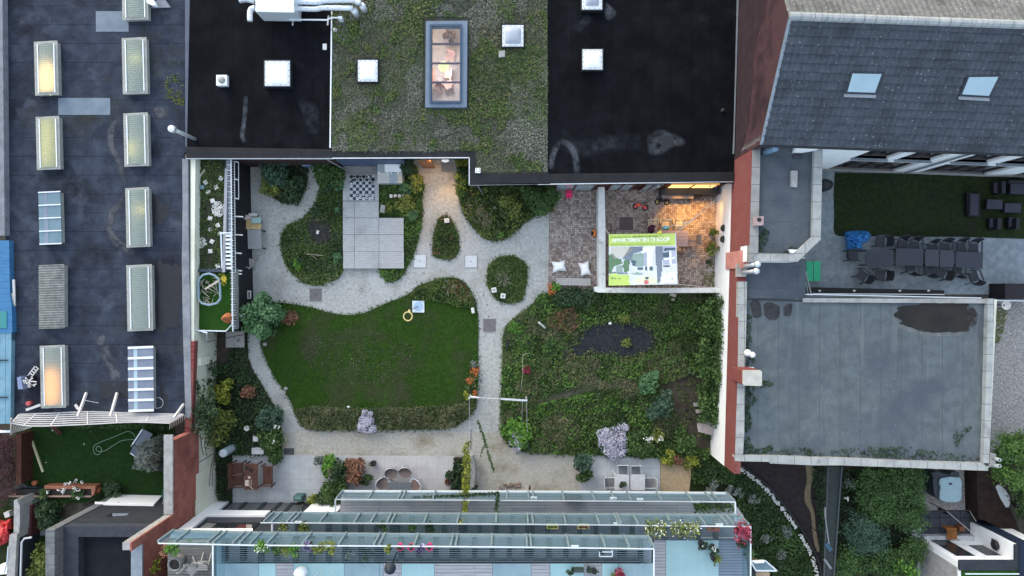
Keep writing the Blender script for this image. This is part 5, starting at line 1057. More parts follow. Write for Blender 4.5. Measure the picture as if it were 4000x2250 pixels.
# ================================================================= objects
def part(mb,name,mat,par,local=True,**k): return mb.build(name,mat,par,local=local,**k)
def boxthing(name,label,cat,pts,z0,z1,mat,part_name='body',group=None,bev=.01):
 c=np.mean(pts,axis=0); t=thing(name,label,cat,(*U(*c,z0),z0),group); MB().pp(pts,z0,z1).build(part_name,mat,t,bev=bev); return t
def chair_dark(label):
 t=thing('garden_armchair',label,'chair',(0,0,0)); mt=C('chair_dark',(.022,.024,.03),.6)
 part(MB().prism([(-.25,-.27),(.25,-.27),(.23,.2),(-.23,.2)],.4,.44),'seat',C('chair_seat',(.05,.053,.062),.8),t)
 m=MB(); vs=[];fs=[]
 for k in range(9):
  x=-.26+.52*k/8; y=.24+.07*(1-(2*k/8-1)**2); vs+=[(x,y,.42),(x,y+.13,.88),(x,y+.03,.42),(x,y+.16,.88)]
 for k in range(8):
  q=k*4; fs+=[(q,q+4,q+5,q+1),(q+2,q+3,q+7,q+6),(q+1,q+5,q+7,q+3)]
 part(m.add(vs,fs),'backrest',mt,t)
 for s in (-1,1):
  part(MB().beam((s*.29,-.3,.64),(s*.28,.3,.68),.06,.03),'armrest',mt,t)
  part(MB().beam((s*.27,-.27,0),(s*.29,-.29,.64),.04),'leg',mt,t); part(MB().beam((s*.27,.32,0),(s*.25,.22,.5),.04),'leg',mt,t)
 return t
def chair_fold(label,col):
 t=thing('folding_chair',label,'chair',(0,0,0)); mt=MT['wood_'+col]
 m=MB()
 for k in range(5): m.box(-.2,-.22+k*.08,.44,.2,-.16+k*.08,.465)
 part(m,'seat',mt,t)
 m=MB(); m.box(-.21,.2,.72,.21,.225,.8); m.box(-.2,.24,.84,.2,.265,.92); part(m,'backrest',mt,t)
 for s in (-1,1):
  part(MB().beam((s*.215,-.3,.0),(s*.215,.3,.92),.045),'leg',mt,t); part(MB().beam((s*.17,.34,0),(s*.17,-.22,.46),.04),'leg',mt,t)
 return t
def chair_wicker(label):
 t=thing('tub_chair',label,'chair',(0,0,0)); mt=C('wicker',(.27,.22,.2),.8)
 m=MB(); m.lathe(0,0,[(.05,.40),(.29,.41),(.31,.45)],16,1,1.05); part(m,'seat',C('wick_seat',(.3,.225,.2),.9),t)
 m=MB(); vs=[];fs=[]
 for k in range(13):
  a=math.pi*(-.15+1.3*k/12); h=.46+.36*max(0,math.sin(a))**.6
  for r,z in ((.30,.40),(.37,h),(.335,h),(.27,.42)): vs.append((r*math.cos(a),r*math.sin(a),z))
 for k in range(12):
  for j in range(3): q=k*4+j; fs.append((q,q+4,q+5,q+1))
 part(m.add(vs,fs),'backrest',mt,t)
 m=MB(); m.tube([(.352*math.cos(a),.352*math.sin(a),.47+.36*max(0,math.sin(a))**.6) for a in np.linspace(-.5,3.64,16)],.022,6); part(m,'rim',MT['rail_white'],t)
 for x,y in ((.2,-.2),(-.2,-.2),(.2,.2),(-.2,.2)): part(MB().beam((x*1.2,y*1.2,0),(x,y,.42),.025),'leg',MT['rail_white'],t)
 return t
def chair_frame(label):
 t=thing('garden_chair',label,'chair',(0,0,0)); mt=MT['rail_white']
 part(MB().box(-.24,-.26,.40,.24,.2,.43),'seat',MT['fabric_grey'],t);
 m=MB(); m.add([(-.24,.2,.43),(.24,.2,.43),(.24,.32,.86),(-.24,.32,.86),(-.24,.22,.43),(.24,.22,.43),(.24,.34,.86),(-.24,.34,.86)],[(0,1,2,3),(7,6,5,4),(0,4,5,1),(3,2,6,7)]); part(m,'backrest',MT['fabric_grey'],t)
 for s in (-1,1):
  part(MB().tube([(s*.27,-.3,0),(s*.27,-.28,.62),(s*.27,.25,.64)],.02,6),'armrest',mt,t)
  part(MB().tube([(s*.26,.34,0),(s*.26,.22,.42),(s*.26,.34,.88)],.018,6),'leg',mt,t)
 part(MB().tube([(-.26,.34,.88),(.26,.34,.88)],.02,6),'top_bar',mt,t)
 return t
def chair_wood(label,w=.55,cat='chair',name='wooden_armchair'):
 t=thing(name,label,cat,(0,0,0)); mt=MT['wood_brown']
 m=MB()
 for k in range(6): m.box(-w/2,-.25+k*.085,.40,w/2,-.175+k*.085,.43)
 part(m,'seat',MT['wood_brown'],t)
 m=MB()
 for k in range(5): m.beam((-w/2,.26+.02*k,.48+.09*k),(w/2,.26+.02*k,.48+.09*k),.025,.07)
 part(m,'backrest',mt,t)
 for s in (-1,1):
  part(MB().beam((s*(w/2+.03),-.3,.62),(s*(w/2+.03),.34,.64),.06,.03),'armrest',mt,t)
  part(MB().beam((s*(w/2+.03),-.27,0),(s*(w/2+.03),-.27,.6),.05),'leg',mt,t); part(MB().beam((s*(w/2+.03),.25,0),(s*(w/2+.03),.36,.95),.05),'leg',mt,t)
 return t
def table(name,label,pts,h,mat,legmat,slats=0,ax=0,th=.04,cat='table'):
 c=np.mean(pts,axis=0); t=thing(name,label,cat,(*U(*c,h),0)); Q=UP(pts,h)
 m=MB()
 if not slats: m.prism(Q,h-th,h)
 else:
  for k in range(slats):
   a0,a1=(k+.04)/slats,(k+.96)/slats
   lp=lambda p,q,s:(p[0]+(q[0]-p[0])*s,p[1]+(q[1]-p[1])*s)
   if ax==0: m.prism([lp(Q[0],Q[1],a0),lp(Q[0],Q[1],a1),lp(Q[3],Q[2],a1),lp(Q[3],Q[2],a0)],h-th,h)
   else: m.prism([lp(Q[0],Q[3],a0),lp(Q[0],Q[3],a1),lp(Q[1],Q[2],a1),lp(Q[1],Q[2],a0)],h-th,h)
 m.build('tabletop',mat,t)
 cx,cy=np.mean(Q,axis=0)
 for q in Q[:4]:
  x=q[0]+(cx-q[0])*.1; y=q[1]+(cy-q[1])*.1; m=MB(); m.obox(x,y,.01,.06,.06,h-th-.01); m.build('leg',legmat,t)
 return t
dk=thing('garden_deck','weathered grey timber deck of square panels in the garden','deck',(*U(1450,850,.3),0))
for q in (rect(1340,650,1479,784),rect(1340,787,1384,850),rect(1386,787,1479,850),rect(1340,852,1384,916),rect(1386,852,1479,916),rect(1340,918,1384,982),rect(1386,918,1479,982),rect(1341,984,1384,1048),rect(1386,984,1479,1048),rect(1481,852,1576,916),rect(1481,918,1576,982),rect(1481,984,1577,1048)):
 MB().pp([(q[0][0]-.6,q[0][1]-.6),(q[1][0]+.2,q[1][1]-.6),(q[2][0]+.2,q[2][1]+.2),(q[3][0]-.6,q[3][1]+.2)],.2,.3+random.uniform(-.004,.004)).build('deck_panel',MT['deck_grey'],dk)
m=MB().pp([(1343,655),(1477,655),(1477,853),(1574,853),(1574,1046),(1343,1046)],.0,.19); m.build('frame',MT['deck_grey'],dk)
MB().pp(tp(a,(1545,240),(1870,240),(1870,318),(1545,318)),.3,.306).build('worn_boards',M('worn',(.19,.185,.18),(.28,.275,.27),3,8,.9,stretch=(1,9,1)),dk)
z4=T(1340,640,6.0375)
cb=thing('chessboard','large black and white chessboard lying on the timber deck','chessboard',(*U(*z4(450,560),.31),.306))
P0=U(*z4(160,268),.32); P1=U(*z4(742,855),.32); sx=(P1[0]-P0[0])/8; sy=(P1[1]-P0[1])/8
m=MB()
for i in range(8):
 for j in range(8):
  m.mi=(i+j)%2; e_=.004; m.box(P0[0]+i*sx+e_,P0[1]+(j+1)*sy+e_,.306,P0[0]+(i+1)*sx-e_,P0[1]+j*sy-e_,.32)
m.build('board',[C('chess_black',(.022,.035,.045)),C('chess_white',(.42,.45,.47))],cb)
m=MB().box(P0[0]-.01,P1[1]-.01,.303,P1[0]+.01,P0[1]+.01,.311); m.build('backing',C('chess_back',(.36,.38,.4)),cb)
def cell(c_,r_): return (P0[0]+(c_+.5)*sx,P0[1]+(r_+.5)*sy)
def piece(kind,mat,label,grp):
 t=thing('chess_piece',label,'chess piece',(0,0,0),grp); k={'pawn':(.042,.16),'bishop':(.05,.24),'king':(.055,.3)}[kind]; r,h=k
 part(MB().lathe(0,0,[(r,0),(r,.02),(r*.6,.05),(r*.45,h*.6),(r*.75,h*.68),(r*.4,h*.72)],12),'base',mat,t,sm=True)
 part(MB().ball((0,0,h*.84),r*.62,r*.62,h*.16),'head',mat,t,sm=True)
 return t
cbk=C('piece_black',(.008,.009,.01),.4); cwh=C('piece_white',(.78,.8,.8),.4)
lb_b='black chess piece standing among the pieces at the top of the board'; lb_w='white chess piece standing among the pieces at the bottom of the board'
proto={}
for col,mt in (('b',cbk),('w',cwh)):
 for kd in ('pawn','bishop','king'): proto[col+kd]=[piece(kd,mt,'',''),True]
def put(col,kd,c_,r_,label,grp,dx=0,dy=0):
 p=proto[col+kd]; x,y=cell(c_,r_); o=place(p[0],(x+dx*sx,y-dy*sy,.32),0,label,p[1],grp); p[1]=False
gb,gw_='black chess pieces','white chess pieces'
for c_,r_,kd in ((1,0,'bishop'),(2,0,'king'),(3,0,'bishop'),(4,0,'king'),(5,0,'bishop'),(0,0,'king'),(2,1,'pawn'),(4,1,'pawn'),(6,1,'pawn'),(7,1,'king'),(7,.6,'bishop'),(5,1,'pawn'),(3,1,'pawn'),(.3,1,'pawn')): put('b',kd,c_,r_,lb_b,gb)
put('b','pawn',7,2,'black chess pawn one row ahead on the right edge of the board',None); put('b','bishop',.1,1.6,'black chess piece standing next to the lone white piece at the left edge',None)
put('w','bishop',.1,2.2,'lone white chess piece at the left edge in the third row',None); put('w','bishop',5.8,.1,'lone white chess piece among the black back row',None)
put('w','pawn',4,5,'white chess pawn pushed forward in the middle of the board',None)
for c_,r_,kd in ((1,6,'pawn'),(2,6,'pawn'),(3,6,'pawn'),(4,5.85,'bishop'),(5,6,'pawn'),(6,5.95,'pawn'),(7,6,'pawn'),(0,7,'king'),(2,7,'bishop'),(3,6.85,'king'),(4,7.05,'king'),(5,7,'bishop'),(7,7,'king')): put('w',kd,c_,r_,lb_w,gw_)
sb=thing('storage_bench','weathered plank garden store with a white sheet on its back, beside the chessboard','storage bench',(*U(*z4(1110,260),.4),0))
m=MB().pp(tp(z4,(815,205),(1390,205),(1390,455),(815,455)),.0,.72); m.build('body',MT['wood_grey'],sb)
for q,mt in ((((812,205),(1095,205),(1098,458),(812,460)),'wood_grey'),(((1100,205),(1272,205),(1275,458),(1102,458)),'sheet_grey'),(((1277,205),(1392,205),(1395,456),(1280,456)),'wood_pale')):
 MB().pp(tp(z4,*q),.72,.76).build('lid',C('lid_'+mt,{'wood_grey':(.47,.46,.43),'sheet_grey':(.3,.34,.38),'wood_pale':(.5,.46,.38)}[mt]),sb)
MB().pp(tp(z4,(810,10),(1360,8),(1395,200),(812,200)),.2,.9).build('back_box',C('bb_grey',(.3,.33,.34)),sb)
MB().pp(tp(z4,(978,12),(1350,10),(1365,190),(985,190)),.95,.98).build('sheet',MT['white'],sb)
m=MB()
for x in (845,1050,1135,1300): m.lathe(*U(*z4(x,212),.8),[(.05,.76),(.05,.84),(.02,.86)],8)
m.build('knob',MT['white'],sb)
MB().pp(tp(z4,(1395,205),(1435,190),(1445,470),(1395,480)),.3,.36).build('side_shelf',MT['wood_grey'],sb)
for k,x in enumerate((1130,1232,1330,1428,1515)):
 t=thing('stepping_stone',['first','second','middle','fourth','fifth'][k]+' small pale stone from the deck in the row of five','stepping stone',(*U(*z4(x,755),.05),.04),'row of pale stones')
 MB().pp(smooth(tp(z4,(x-34,722),(x+34,724),(x+30,795 if k!=1 else 765),(x-30,795)),2),.04,.09).build('slab',MT['stone_white'],t)
def stone(label,px,py,w,h,rot=0,z=.06,ht=.12,mat='concrete',cat='stone',name='stone_block'):
 c=U(px,py,z+ht); t=thing(name,label,cat,(c[0],c[1],z)); m=MB(); m.obox(c[0],c[1],z,w*S,h*S,ht,rot); m.build('block',MT[mat],t,bev=.02); return t
stone('upright grey stone block at the right edge of the deck below the stepping stones',1494,815,18,30,-.15,ht=.35)
stone('small white marker block on the dark mulch near the deck',1240,907,10,15,-.25,.07,.1,'stone_white','marker','marker_block')
stone('white marker block at the tip of the teardrop bed',1745,861,20,18,.1,.06,.15,'stone_white','marker','marker_block')
stone('small white stone in the shrub bed below the black roof',1932,810,10,10,.3,.1,.12,'stone_white')
stone('white box lamp standing at the lawn edge beside the path',1847,1213,12,22,.15,.04,.25,'stone_white','marker','marker_block')
stone('black slim post box at the edge of the meadow beside the path',1980,1346,9,30,0,.04,.4,'plastic_black','post','edge_post')
def slab(label,x0,y0,x1,y1,mat,name='cover_plate',cat='cover plate',dot=None,z=.004):
 c=((x0+x1)/2,(y0+y1)/2); t=thing(name,label,cat,(*U(*c,z),z)); MB().pp(rect(x0,y0,x1,y1),z+.001,z+.04).build('plate',mat,t,bev=.008)
 cc=U(*c,.05); MB().lathe(cc[0],cc[1],[(.03,z+.041),(.03,z+.05)],8).build('handle',dot or MT['metal_dark'],t)
 m=MB(); ring_cop(m,UP([(x0-1.5,y0-1.5),(x1+1.5,y0-1.5),(x1+1.5,y1+1.5),(x0-1.5,y1+1.5)],z),UP(rect(x0,y0,x1,y1),z),z,z+.03); m.build('frame',MT['concrete'],t); return t
pb=M('plate_brown',(.14,.13,.13),(.18,.17,.17),6,6,.8); pwt=M('plate_white',(.52,.55,.56),(.58,.61,.62),3,6,.8)
slab('brown square cover plate in the gravel between deck bed and lawn',1211,1128,1255,1175,pb)
slab('brown square cover plate in the path between lawn and meadow',1888,1246,1936,1294,pb)
slab('pale square slab left of the teardrop bed',1616,995,1664,1045,pwt); slab('pale square slab right of the teardrop bed',1817,998,1863,1045,pwt)
slab('brown square cover plate in the brick courtyard',2420,848,2473,899,M('plate_b2',(.075,.06,.06),(.1,.08,.08),5,6,.7),z=.012)
slab('dark doormat at the corner of the left patio',1110,1751,1148,1775,C('mat_dark',(.07,.07,.07)),'doormat','doormat',z=.012)
rs=thing('ring_stand','pale square base with blue disc and a yellow ring on an arm on the lawn','ring stand',(*U(1633,1197,.05),.04))
MB().pp(tp(c,(508,180),(620,182),(622,292),(508,290)),.04,.12).build('base',C('rs_white',(.55,.62,.66)),rs)
p=U(*c(565,235),.15); MB().lathe(p[0],p[1],[(.24,.121),(.24,.14)],24).build('disc',C('rs_blue',(.33,.45,.6)),rs)
q=U(*c(492,268),.55); MB().beam((p[0],p[1],.14),(q[0],q[1],.5),.03).build('arm',MT['metal_dark'],rs)
r_=U(*c(467,328),.5); m=MB(); m.tube([(r_[0]+.225*math.cos(t),r_[1]+.225*math.sin(t),.5) for t in np.linspace(0,6.2832,25)],.035,6);
m.add([(r_[0]-.02,r_[1]+.24,.5),(r_[0]+.14,r_[1]+.2,.5),(r_[0]+.12,r_[1]+.34,.5),(r_[0]+.04,r_[1]+.37,.5)],[(0,1,2,3)]); m.build('ring',C('rs_yellow',(.62,.52,.22)),rs)
for k,(x,y,rz) in enumerate(((1280,80,.2),(1365,135,-.15))):
 cc=U(*c(x,y),.2); t=thing('flower_pot',['square white flower pot in the oval bed, upper left of the pair','square white flower pot in the oval bed, lower right of the pair'][k],'flower pot',(cc[0],cc[1],.05))
 m=MB(); m.obox(cc[0],cc[1],.05,.27,.27,.2,rz); m.build('pot',MT['stone_white'],t,bev=.03); m=MB(); m.obox(cc[0],cc[1],.251,.09,.09,.012,rz); m.build('hole',MT['pot_grey'],t)
st=table('slatted_table','grey slatted wooden table standing on the gravel by the black wall',tp(a,(643,835),(772,835),(775,1020),(648,1020)),.72,C('slat_grey',(.27,.275,.28)),MT['metal_dark'],slats=7)
for k,(q,mt,lb,zz) in enumerate(((((605,745),(680,745),(682,832),(605,832)),C('bx_sand',(.5,.36,.19)),'sand coloured flat crate at the wall end of the slatted table',.75),(((685,780),(762,782),(762,832),(684,832)),C('bx_tan',(.55,.42,.2)),'tan crate on the corner of the slatted table',.78),(((608,698),(668,700),(690,740),(610,745)),C('bx_pink',(.48,.4,.37)),'pinkish board leaning behind the crates',.8),(((655,683),(733,685),(733,712),(657,712)),MT['lattice'],'whitish narrow plank above the crates',.7),(((680,725),(770,722),(770,775),(682,778)),C('bx_teal',(.24,.38,.35)),'pale teal cloth lying over the crates',.9),(((560,720),(640,722),(640,742),(562,742)),MT['galv'],'grey metal bracket board near the crates',.95))):
 c0=np.mean(tp(a,*q),axis=0); t=thing('crate' if k<2 else 'board',lb,'crate' if k<2 else 'board',(*U(*c0,zz),0.02)); MB().pp(tp(a,*q),zz-.25 if k<2 else zz-.04,zz).build('body',mt,t)
 if k<2:
  m=MB(); n=np.array(tp(a,*q)); ce=n.mean(0); inn=[tuple(ce+(p-ce)*.8) for p in n]; m.pp(inn,zz,zz+.004); m.build('inset',C('bx_in%d'%k,(.42,.3,.14)),t)
 else:
  m=MB(); x,y=U(*c0,zz); m.obox(x,y,.02,.05,.05,zz-.06); m.build('prop',MT['wood_brown'],t)
ch=chair_fold('small grey wooden folding chair at the black wall below the plant pots','grey'); ch.location=(*U(*a(662,1150),.5),0); ch.rotation_euler=(0,0,R(168))
t=thing('stick','pale dead branch lying in the deck bed','stick',(*U(*a(1280,1075),.2),.1)); m=MB(); m.tube([U3(*a(1200,1068),.25),U3(*a(1280,1075),.22),U3(*a(1362,1083),.25)],.025,6); m.build('branch',C('dead_wood',(.3,.24,.18)),t); m=MB(); m.tube([U3(*a(1240,1072),.24),U3(*a(1300,1122),.2)],.014,5); m.build('twig',C('dead_wood',(.3,.24,.18)),t)
t=thing('ground_light','small black ground light at the lawn corner beside the green tree','light',(*U(*d(968,207),.1),.02)); MB().lathe(*U(*d(968,207),.1),[(.06,.02),(.06,.1),(.03,.12)],10).build('cap',MT['plastic_black'],t)
t=thing('stepping_stone','pale round stone at the left end of the lawn','stone',(*U(*d(808,592),.1),.04)); MB().ball(U3(*d(808,592),.08),.13,.11,.07).build('stone',MT['concrete'],t,sm=True)
t=thing('stepping_stone','pale round stone where the side path meets the lawn','stone',(*U(*d(1005,1010),.1),.04)); MB().ball(U3(*d(1005,1010),.08),.11,.1,.06).build('stone',MT['concrete'],t,sm=True)
t=thing('white_ball','white ball at the edge of the dry grass strip','ball',(*U(*d(1597,1183),.2),.04)); MB().ball(U3(*d(1597,1183),.25),.075,n=12).build('ball',MT['stone_white'],t,sm=True)
of=thing('oval_frame','oval blue-grey hoop frame filled with dry sticks on the roof turf','frame',(*U(815,1128,ZT),ZT))
m=MB(); O=tp(a,(180,1350),(190,1300),(225,1265),(280,1252),(335,1270),(375,1310),(385,1380),(388,1449+35))+tp(d,(385,170),(350,205),(280,222),(215,205),(185,170))
m.tube([U3(*p,ZT+.35) for p in O+O[:1]],.055,6); m.build('hoop',C('hoop',(.2,.28,.33)),of)
m=MB()
for k in range(46):
 p=(205+165*random.random(),1290+250*random.random()); an=random.uniform(0,3.14); l=random.uniform(30,75)
 q=(min(375,max(190,p[0]+l*math.cos(an))),min(1540,max(1275,p[1]+l*math.sin(an)))); m.tube([U3(*a(*p),ZT+random.uniform(.05,.3)),U3(*a(*q),ZT+random.uniform(.05,.4))],.017,4)
m.build('sticks',C('stick_grey',(.27,.24,.22)),of)
m=MB(); m.tube([U3(*a(245,1400),ZT+.45),U3(*a(375,1320),ZT+.5)],.05,6); m.build('pole',C('pole_pale',(.42,.38,.33)),of)
t=bush('potted_flower','yellow flower pot beside the oval stick frame','flower pot',*a(425,1308),.28,.3,LM['yellow'],160,.06,ZT); m=MB(); m.lathe(*U(*a(425,1308),ZT+.1),[(.1,ZT),(.15,ZT+.2)],12); m.build('pot',C('pot_yellow',(.6,.42,.05)),t)
t=thing('clay_figure','orange clay chiminea at the railing corner of the roof turf','chiminea',(*U(*d(455,345),ZT),ZT)); x,y=U(*d(457,345),ZT+.3); MB().lathe(x,y,[(.2,ZT),(.27,ZT+.2),(.24,ZT+.36),(.1,ZT+.5),(.09,ZT+.7),(.13,ZT+.74)],12).build('body',MT['terracotta'],t,sm=True); MB().lathe(x,y,[(.07,ZT+.741),(.07,ZT+.745)],10).build('opening',C('chim_in',(.1,.03,.02)),t)
sl_pts=((392,355),(350,437),(272,482),(248,392),(313,565),(290,730),(362,797),(308,950),(292,1040),(362,1182),(430,872),(385,875))
where=['upper right by the beam','upper middle','left of the upper middle slab','upper left','left of the white pebbles','left middle','right of the small ring','lower middle','near the lower kerb','at the lower right by the stair','at the stair head, right','at the stair head, left']
for k,(x,y) in enumerate(sl_pts):
 cc=U(*a(x,y),ZT+.06); t=thing('roof_slab','square white slab on the roof garden, '+where[k],'slab',(cc[0],cc[1],ZT),'white slabs on the roof garden'); m=MB(); m.obox(cc[0],cc[1],ZT,.20,.2,.06,random.uniform(-.7,.7)); m.build('slab',MT['stone_white'],t)
for k,(x,y,rx,ry,n) in enumerate(((370,645,62,75,260),(205,960,58,50,150))):
 P=[]; m=MB()
 for j in range(n):
  t_=random.uniform(0,6.28); r=math.sqrt(random.random()); cc=U3(*a(x+rx*r*math.cos(t_),y+ry*r*math.sin(t_)),ZT+.03); m.ball((cc[0],cc[1],cc[2]+.02),.028,.03,.025,5,3)
 o=m.build('white_pebbles',MT['stone_white']); o['kind']='stuff'; o['label']=['large heap of white pebbles on the roof garden','small heap of white pebbles on the roof garden'][k]
t=thing('timber_batten','pale timber batten lying in the upper corner of the roof garden','batten',(*U(*a(203,328),ZT),ZT)); m=MB(); m.beam(U3(*a(160,390),ZT+.05),U3(*a(246,268),ZT+.05),.09,.06); m.build('batten',C('batten',(.4,.36,.3)),t)
t=thing('roof_ring','small grey ring lying on the roof garden','ring',(*U(*a(293,836),ZT),ZT)); x,y=U(*a(293,836),ZT+.05); m=MB(); m.tube([(x+.07*math.cos(q),y+.07*math.sin(q),ZT+.05) for q in np.linspace(0,6.283,15)],.022,5); m.build('ring',MT['galv'],t)
t=thing('blue_bucket','small blue-grey bucket on the roof garden','bucket',(*U(*a(222,440),ZT),ZT)); MB().lathe(*U(*a(222,440),ZT+.1),[(.09,ZT),(.11,ZT+.2)],10).build('bucket',C('bk_blue',(.13,.2,.24)),t)
t=thing('ring_pot','white rimmed round pot standing in the shrubs left of the path','flower pot',(*U(*d(635,1385),.3),.04)); x,y=U(*d(635,1385),.35); m=MB(); m.lathe(x,y,[(.10,.04),(.145,.35),(.105,.35),(.09,.28),(.01,.28)],16); m.build('pot',MT['stone_white'],t)
t=thing('rain_barrel','tall pale blue-grey rain barrel at the corner of the left patio','rain barrel',(*U(913,1747,0),.02)); x,y=U(913,1747,0); MB().lathe(x,y,[(.2,.02),(.21,.1),(.21,1.25),(.2,1.33)],18).build('barrel',C('barrel',(.3,.36,.4)),t,sm=True); MB().lathe(x,y,[(.2,1.331),(.2,1.36),(.15,1.38)],18).build('lid',C('barrel_lid',(.44,.5,.53)),t)
table('side_table','small square white side table among the shrubs above the left patio',tp(e,(695,135),(742,135),(742,180),(695,180)),.45,MT['stone_white'],MT['stone_white'])
t=thing('watering_can','white cylindrical can beside the small square table','can',(*U(*e(770,140),.2),.04)); x,y=U(*e(770,140),.25); MB().lathe(x,y,[(.07,.04),(.07,.32),(.05,.34)],12).build('can',MT['stone_white'],t)
boxthing('bench_box','grey box bench at the top edge of the left patio','bench',tp(e,(682,243),(795,243),(795,302),(682,302)),.02,.45,MT['slab'])
tb=table('dining_table','reddish brown slatted wooden dining table on the left patio',tp(e,(612,390),(740,388),(740,635),(615,635)),.74,MT['wood_brown'],MT['wood_brown'],slats=9,ax=1)
p=chair_wood('');
for k,(x,y,rz) in enumerate(((545,440,90),(548,555,90))):
 place(p,U(*e(x,y),.6),R(rz),['brown wooden armchair, upper of the pair left of the dining table','brown wooden armchair, lower of the pair left of the dining table'][k],k==0)
p=chair_wood('dark red wooden bench on the right side of the brown dining table',.95,'bench','wooden_bench'); p.location=(*U(*e(826,505),.55),0); p.rotation_euler=(0,0,R(-90))
def on_table(name,label,cat,pts,z,h,mat,pn='body'):
 c0=np.mean(pts,axis=0); t=thing(name,label,cat,(*U(*c0,z),z)); MB().pp(pts,z+.001,z+h).build(pn,mat,t); return t
on_table('paper_box','flat pale box lying on the brown dining table','box',tp(e,(620,545),(655,545),(655,600),(620,600)),.74,.05,C('pale_box',(.6,.5,.42)))
for k,(x,y) in enumerate(((635,430),(676,450))):
 t=thing('plant_pot',['dark pot at the upper end of the brown table, left','dark pot at the upper end of the brown table, right'][k],'flower pot',(*U(*e(x,y),.8),.741)); MB().lathe(*U(*e(x,y),.85),[(.05,.741),(.075,.88),(.05,.885)],12).build('pot',C('pot_dk',(.025,.02,.02)),t)
t=thing('plate','small pale plate on the brown dining table','plate',(*U(*e(661,518),.75),.741)); MB().lathe(*U(*e(661,518),.75),[(.04,.741),(.075,.76),(.03,.755)],14).build('plate',C('plate_p',(.55,.48,.42)),t)
t=thing('wooden_sticks','bundle of pale sticks lying on the brown dining table','sticks',(*U(*e(675,575),.75),.741)); m=MB(); m.beam(U3(*e(668,545),.76),U3(*e(664,605),.76),.02); m.beam(U3(*e(682,540),.76),U3(*e(680,600),.76),.02); m.beam(U3(*e(662,600),.77),U3(*e(695,628),.77),.03); m.build('sticks',MT['wood_pale'],t)
t=boxthing('grill_bin','green plastic bin at the lower edge of the left patio','bin',tp(e,(1075,697),(1160,697),(1158,745),(1078,745)),.02,.6,C('green_bin',(.05,.12,.11)),'bin'); MB().pp(tp(e,(1090,702),(1148,702),(1146,728),(1092,728)),.6,.63).build('lid',C('green_lid',(.14,.26,.23)),t)
boxthing('black_crate','black crate below the green bin at the window front','crate',tp(e,(1085,775),(1155,775),(1160,838),(1080,838)),.02,.5,MT['plastic_black'])
def pot(label,px,py,r,h,mat,plant=None,ph=.3,n=90,name='plant_pot',z=.012,leaf=.05,pr=1.3):
 x,y=U(px,py,z+h); t=thing(name,label,'flower pot',(x,y,z)); m=MB(); m.lathe(x,y,[(r*.72,z),(r,z+h),(r*.84,z+h),(r*.8,z+h*.88),(.01,z+h*.88)],16); m.build('pot',mat,t)
 if plant is not None:
  P,q=clumps((x,y),r*pr,ph,n,8,z+h*.9); leaves('foliage',plant,P,leaf,t,q)
 return t
pot('dark round pot at the top left of the middle patio',*f(138,390),.16,.3,C('pot_blk',(.035,.035,.038)),LM['dark'],.1,25)
pot('grey pot with thin grass below the maple on the middle patio',*e(1722,562),.15,.28,C('pot_g2',(.09,.095,.1)),LM['mid'],.2,50)
pot('green clipped ball in a pot right of the maple',*e(1785,528),.15,.2,C('pot_blk',(.035,.035,.038)),LM['mid'],.45,300,pr=1.9)
pot('brown pot with a terracotta cup in it left of the ivy planter',*f(848,562),.18,.3,C('pot_br',(.05,.035,.03)),LM['rust'],.1,30)
pot('small dark green ball plant left of the ivy planter',*f(868,490),.12,.2,C('pot_blk',(.035,.035,.038)),LM['dark'],.4,260,pr=2.0)
pot('round pot with spiky pale plant in the patio corner left of the bright bush',*e(1325,350),.2,.35,MT['concrete'],LM['silver'],.3,200,leaf=.09)
tb=table('grey_table','grey two-part table with the tub chairs on the middle patio',tp(f,(272,565),(500,565),(500,648),(270,648)),.73,C('tbl_slate',(.13,.145,.165)),MT['rail_white'],slats=2)
p=chair_wicker('')
for k,(x,y,rz,lb) in enumerate(((310,487,25,'brown tub chair with white rim, upper left at the grey table'),(440,480,-5,'brown tub chair with white rim, upper right at the grey table'),(235,583,80,'brown tub chair with white rim at the left end of the grey table'),(530,603,-85,'brown tub chair with white rim at the right end of the grey table'))):
 place(p,U(*f(x,y),.6),R(rz),lb,k==0)
tb=table('white_table','white garden table with a potted plant on the right patio',tp(i_,(720,492),(1020,492),(1020,640),(720,640)),.74,C('tbl_white',(.5,.515,.53)),MT['rail_white'],slats=2)
p=chair_frame('')
for k,(x,y,rz,lb) in enumerate(((803,450,0,'white framed grey chair, left of two above the white table'),(925,455,0,'white framed grey chair, right of two above the white table'),(685,563,90,'white framed grey chair at the left end of the white table'),(1052,567,-90,'white framed grey chair at the right end of the white table'))):
 place(p,U(*i_(x,y),.5),R(rz),lb,k==0)
pot('round dark green plant standing on the white table',*i_(798,578),.12,.14,C('pot_dk2',(.05,.05,.05)),LM['dark'],.25,350,z=.74,leaf=.035,pr=1.7)
t=thing('parasol_pole','black pole with foot beside the white table','pole',(*U(*i_(664,640),0),.012)); m=MB(); m.tube([U3(*i_(664,600),.02),U3(*i_(664,660),1.0)],.03,6); m.build('pole',MT['metal_dark'],t)
t=thing('log_edging','pile of pinkish rubble stones along the gallery edge of the gravel','rubble',(*U(*f(1440,600),.1),.01)); m=MB()
for k in range(26): x=1355+190*random.random(); y=565+50*random.random(); p=U3(*f(x,y),.05); m.ball((p[0],p[1],.05),random.uniform(.04,.1),random.uniform(.04,.1),.06,6,4)
m.build('stones',C('rub',(.24,.18,.14)),t)
t=thing('log_edging','row of pale timber edging blocks at the gallery side of the gravel','edging',(*U(*f(1300,630),.1),.01)); m=MB(); m.obox(*U(*f(1325,620),.1),.01,.1,.35,.25); m.build('post',C('edg',(.34,.3,.25)),t); m=MB(); m.obox(*U(*f(1570,645),.1),.01,.9,.12,.12); m.build('board',C('edg',(.3,.24,.2)),t)
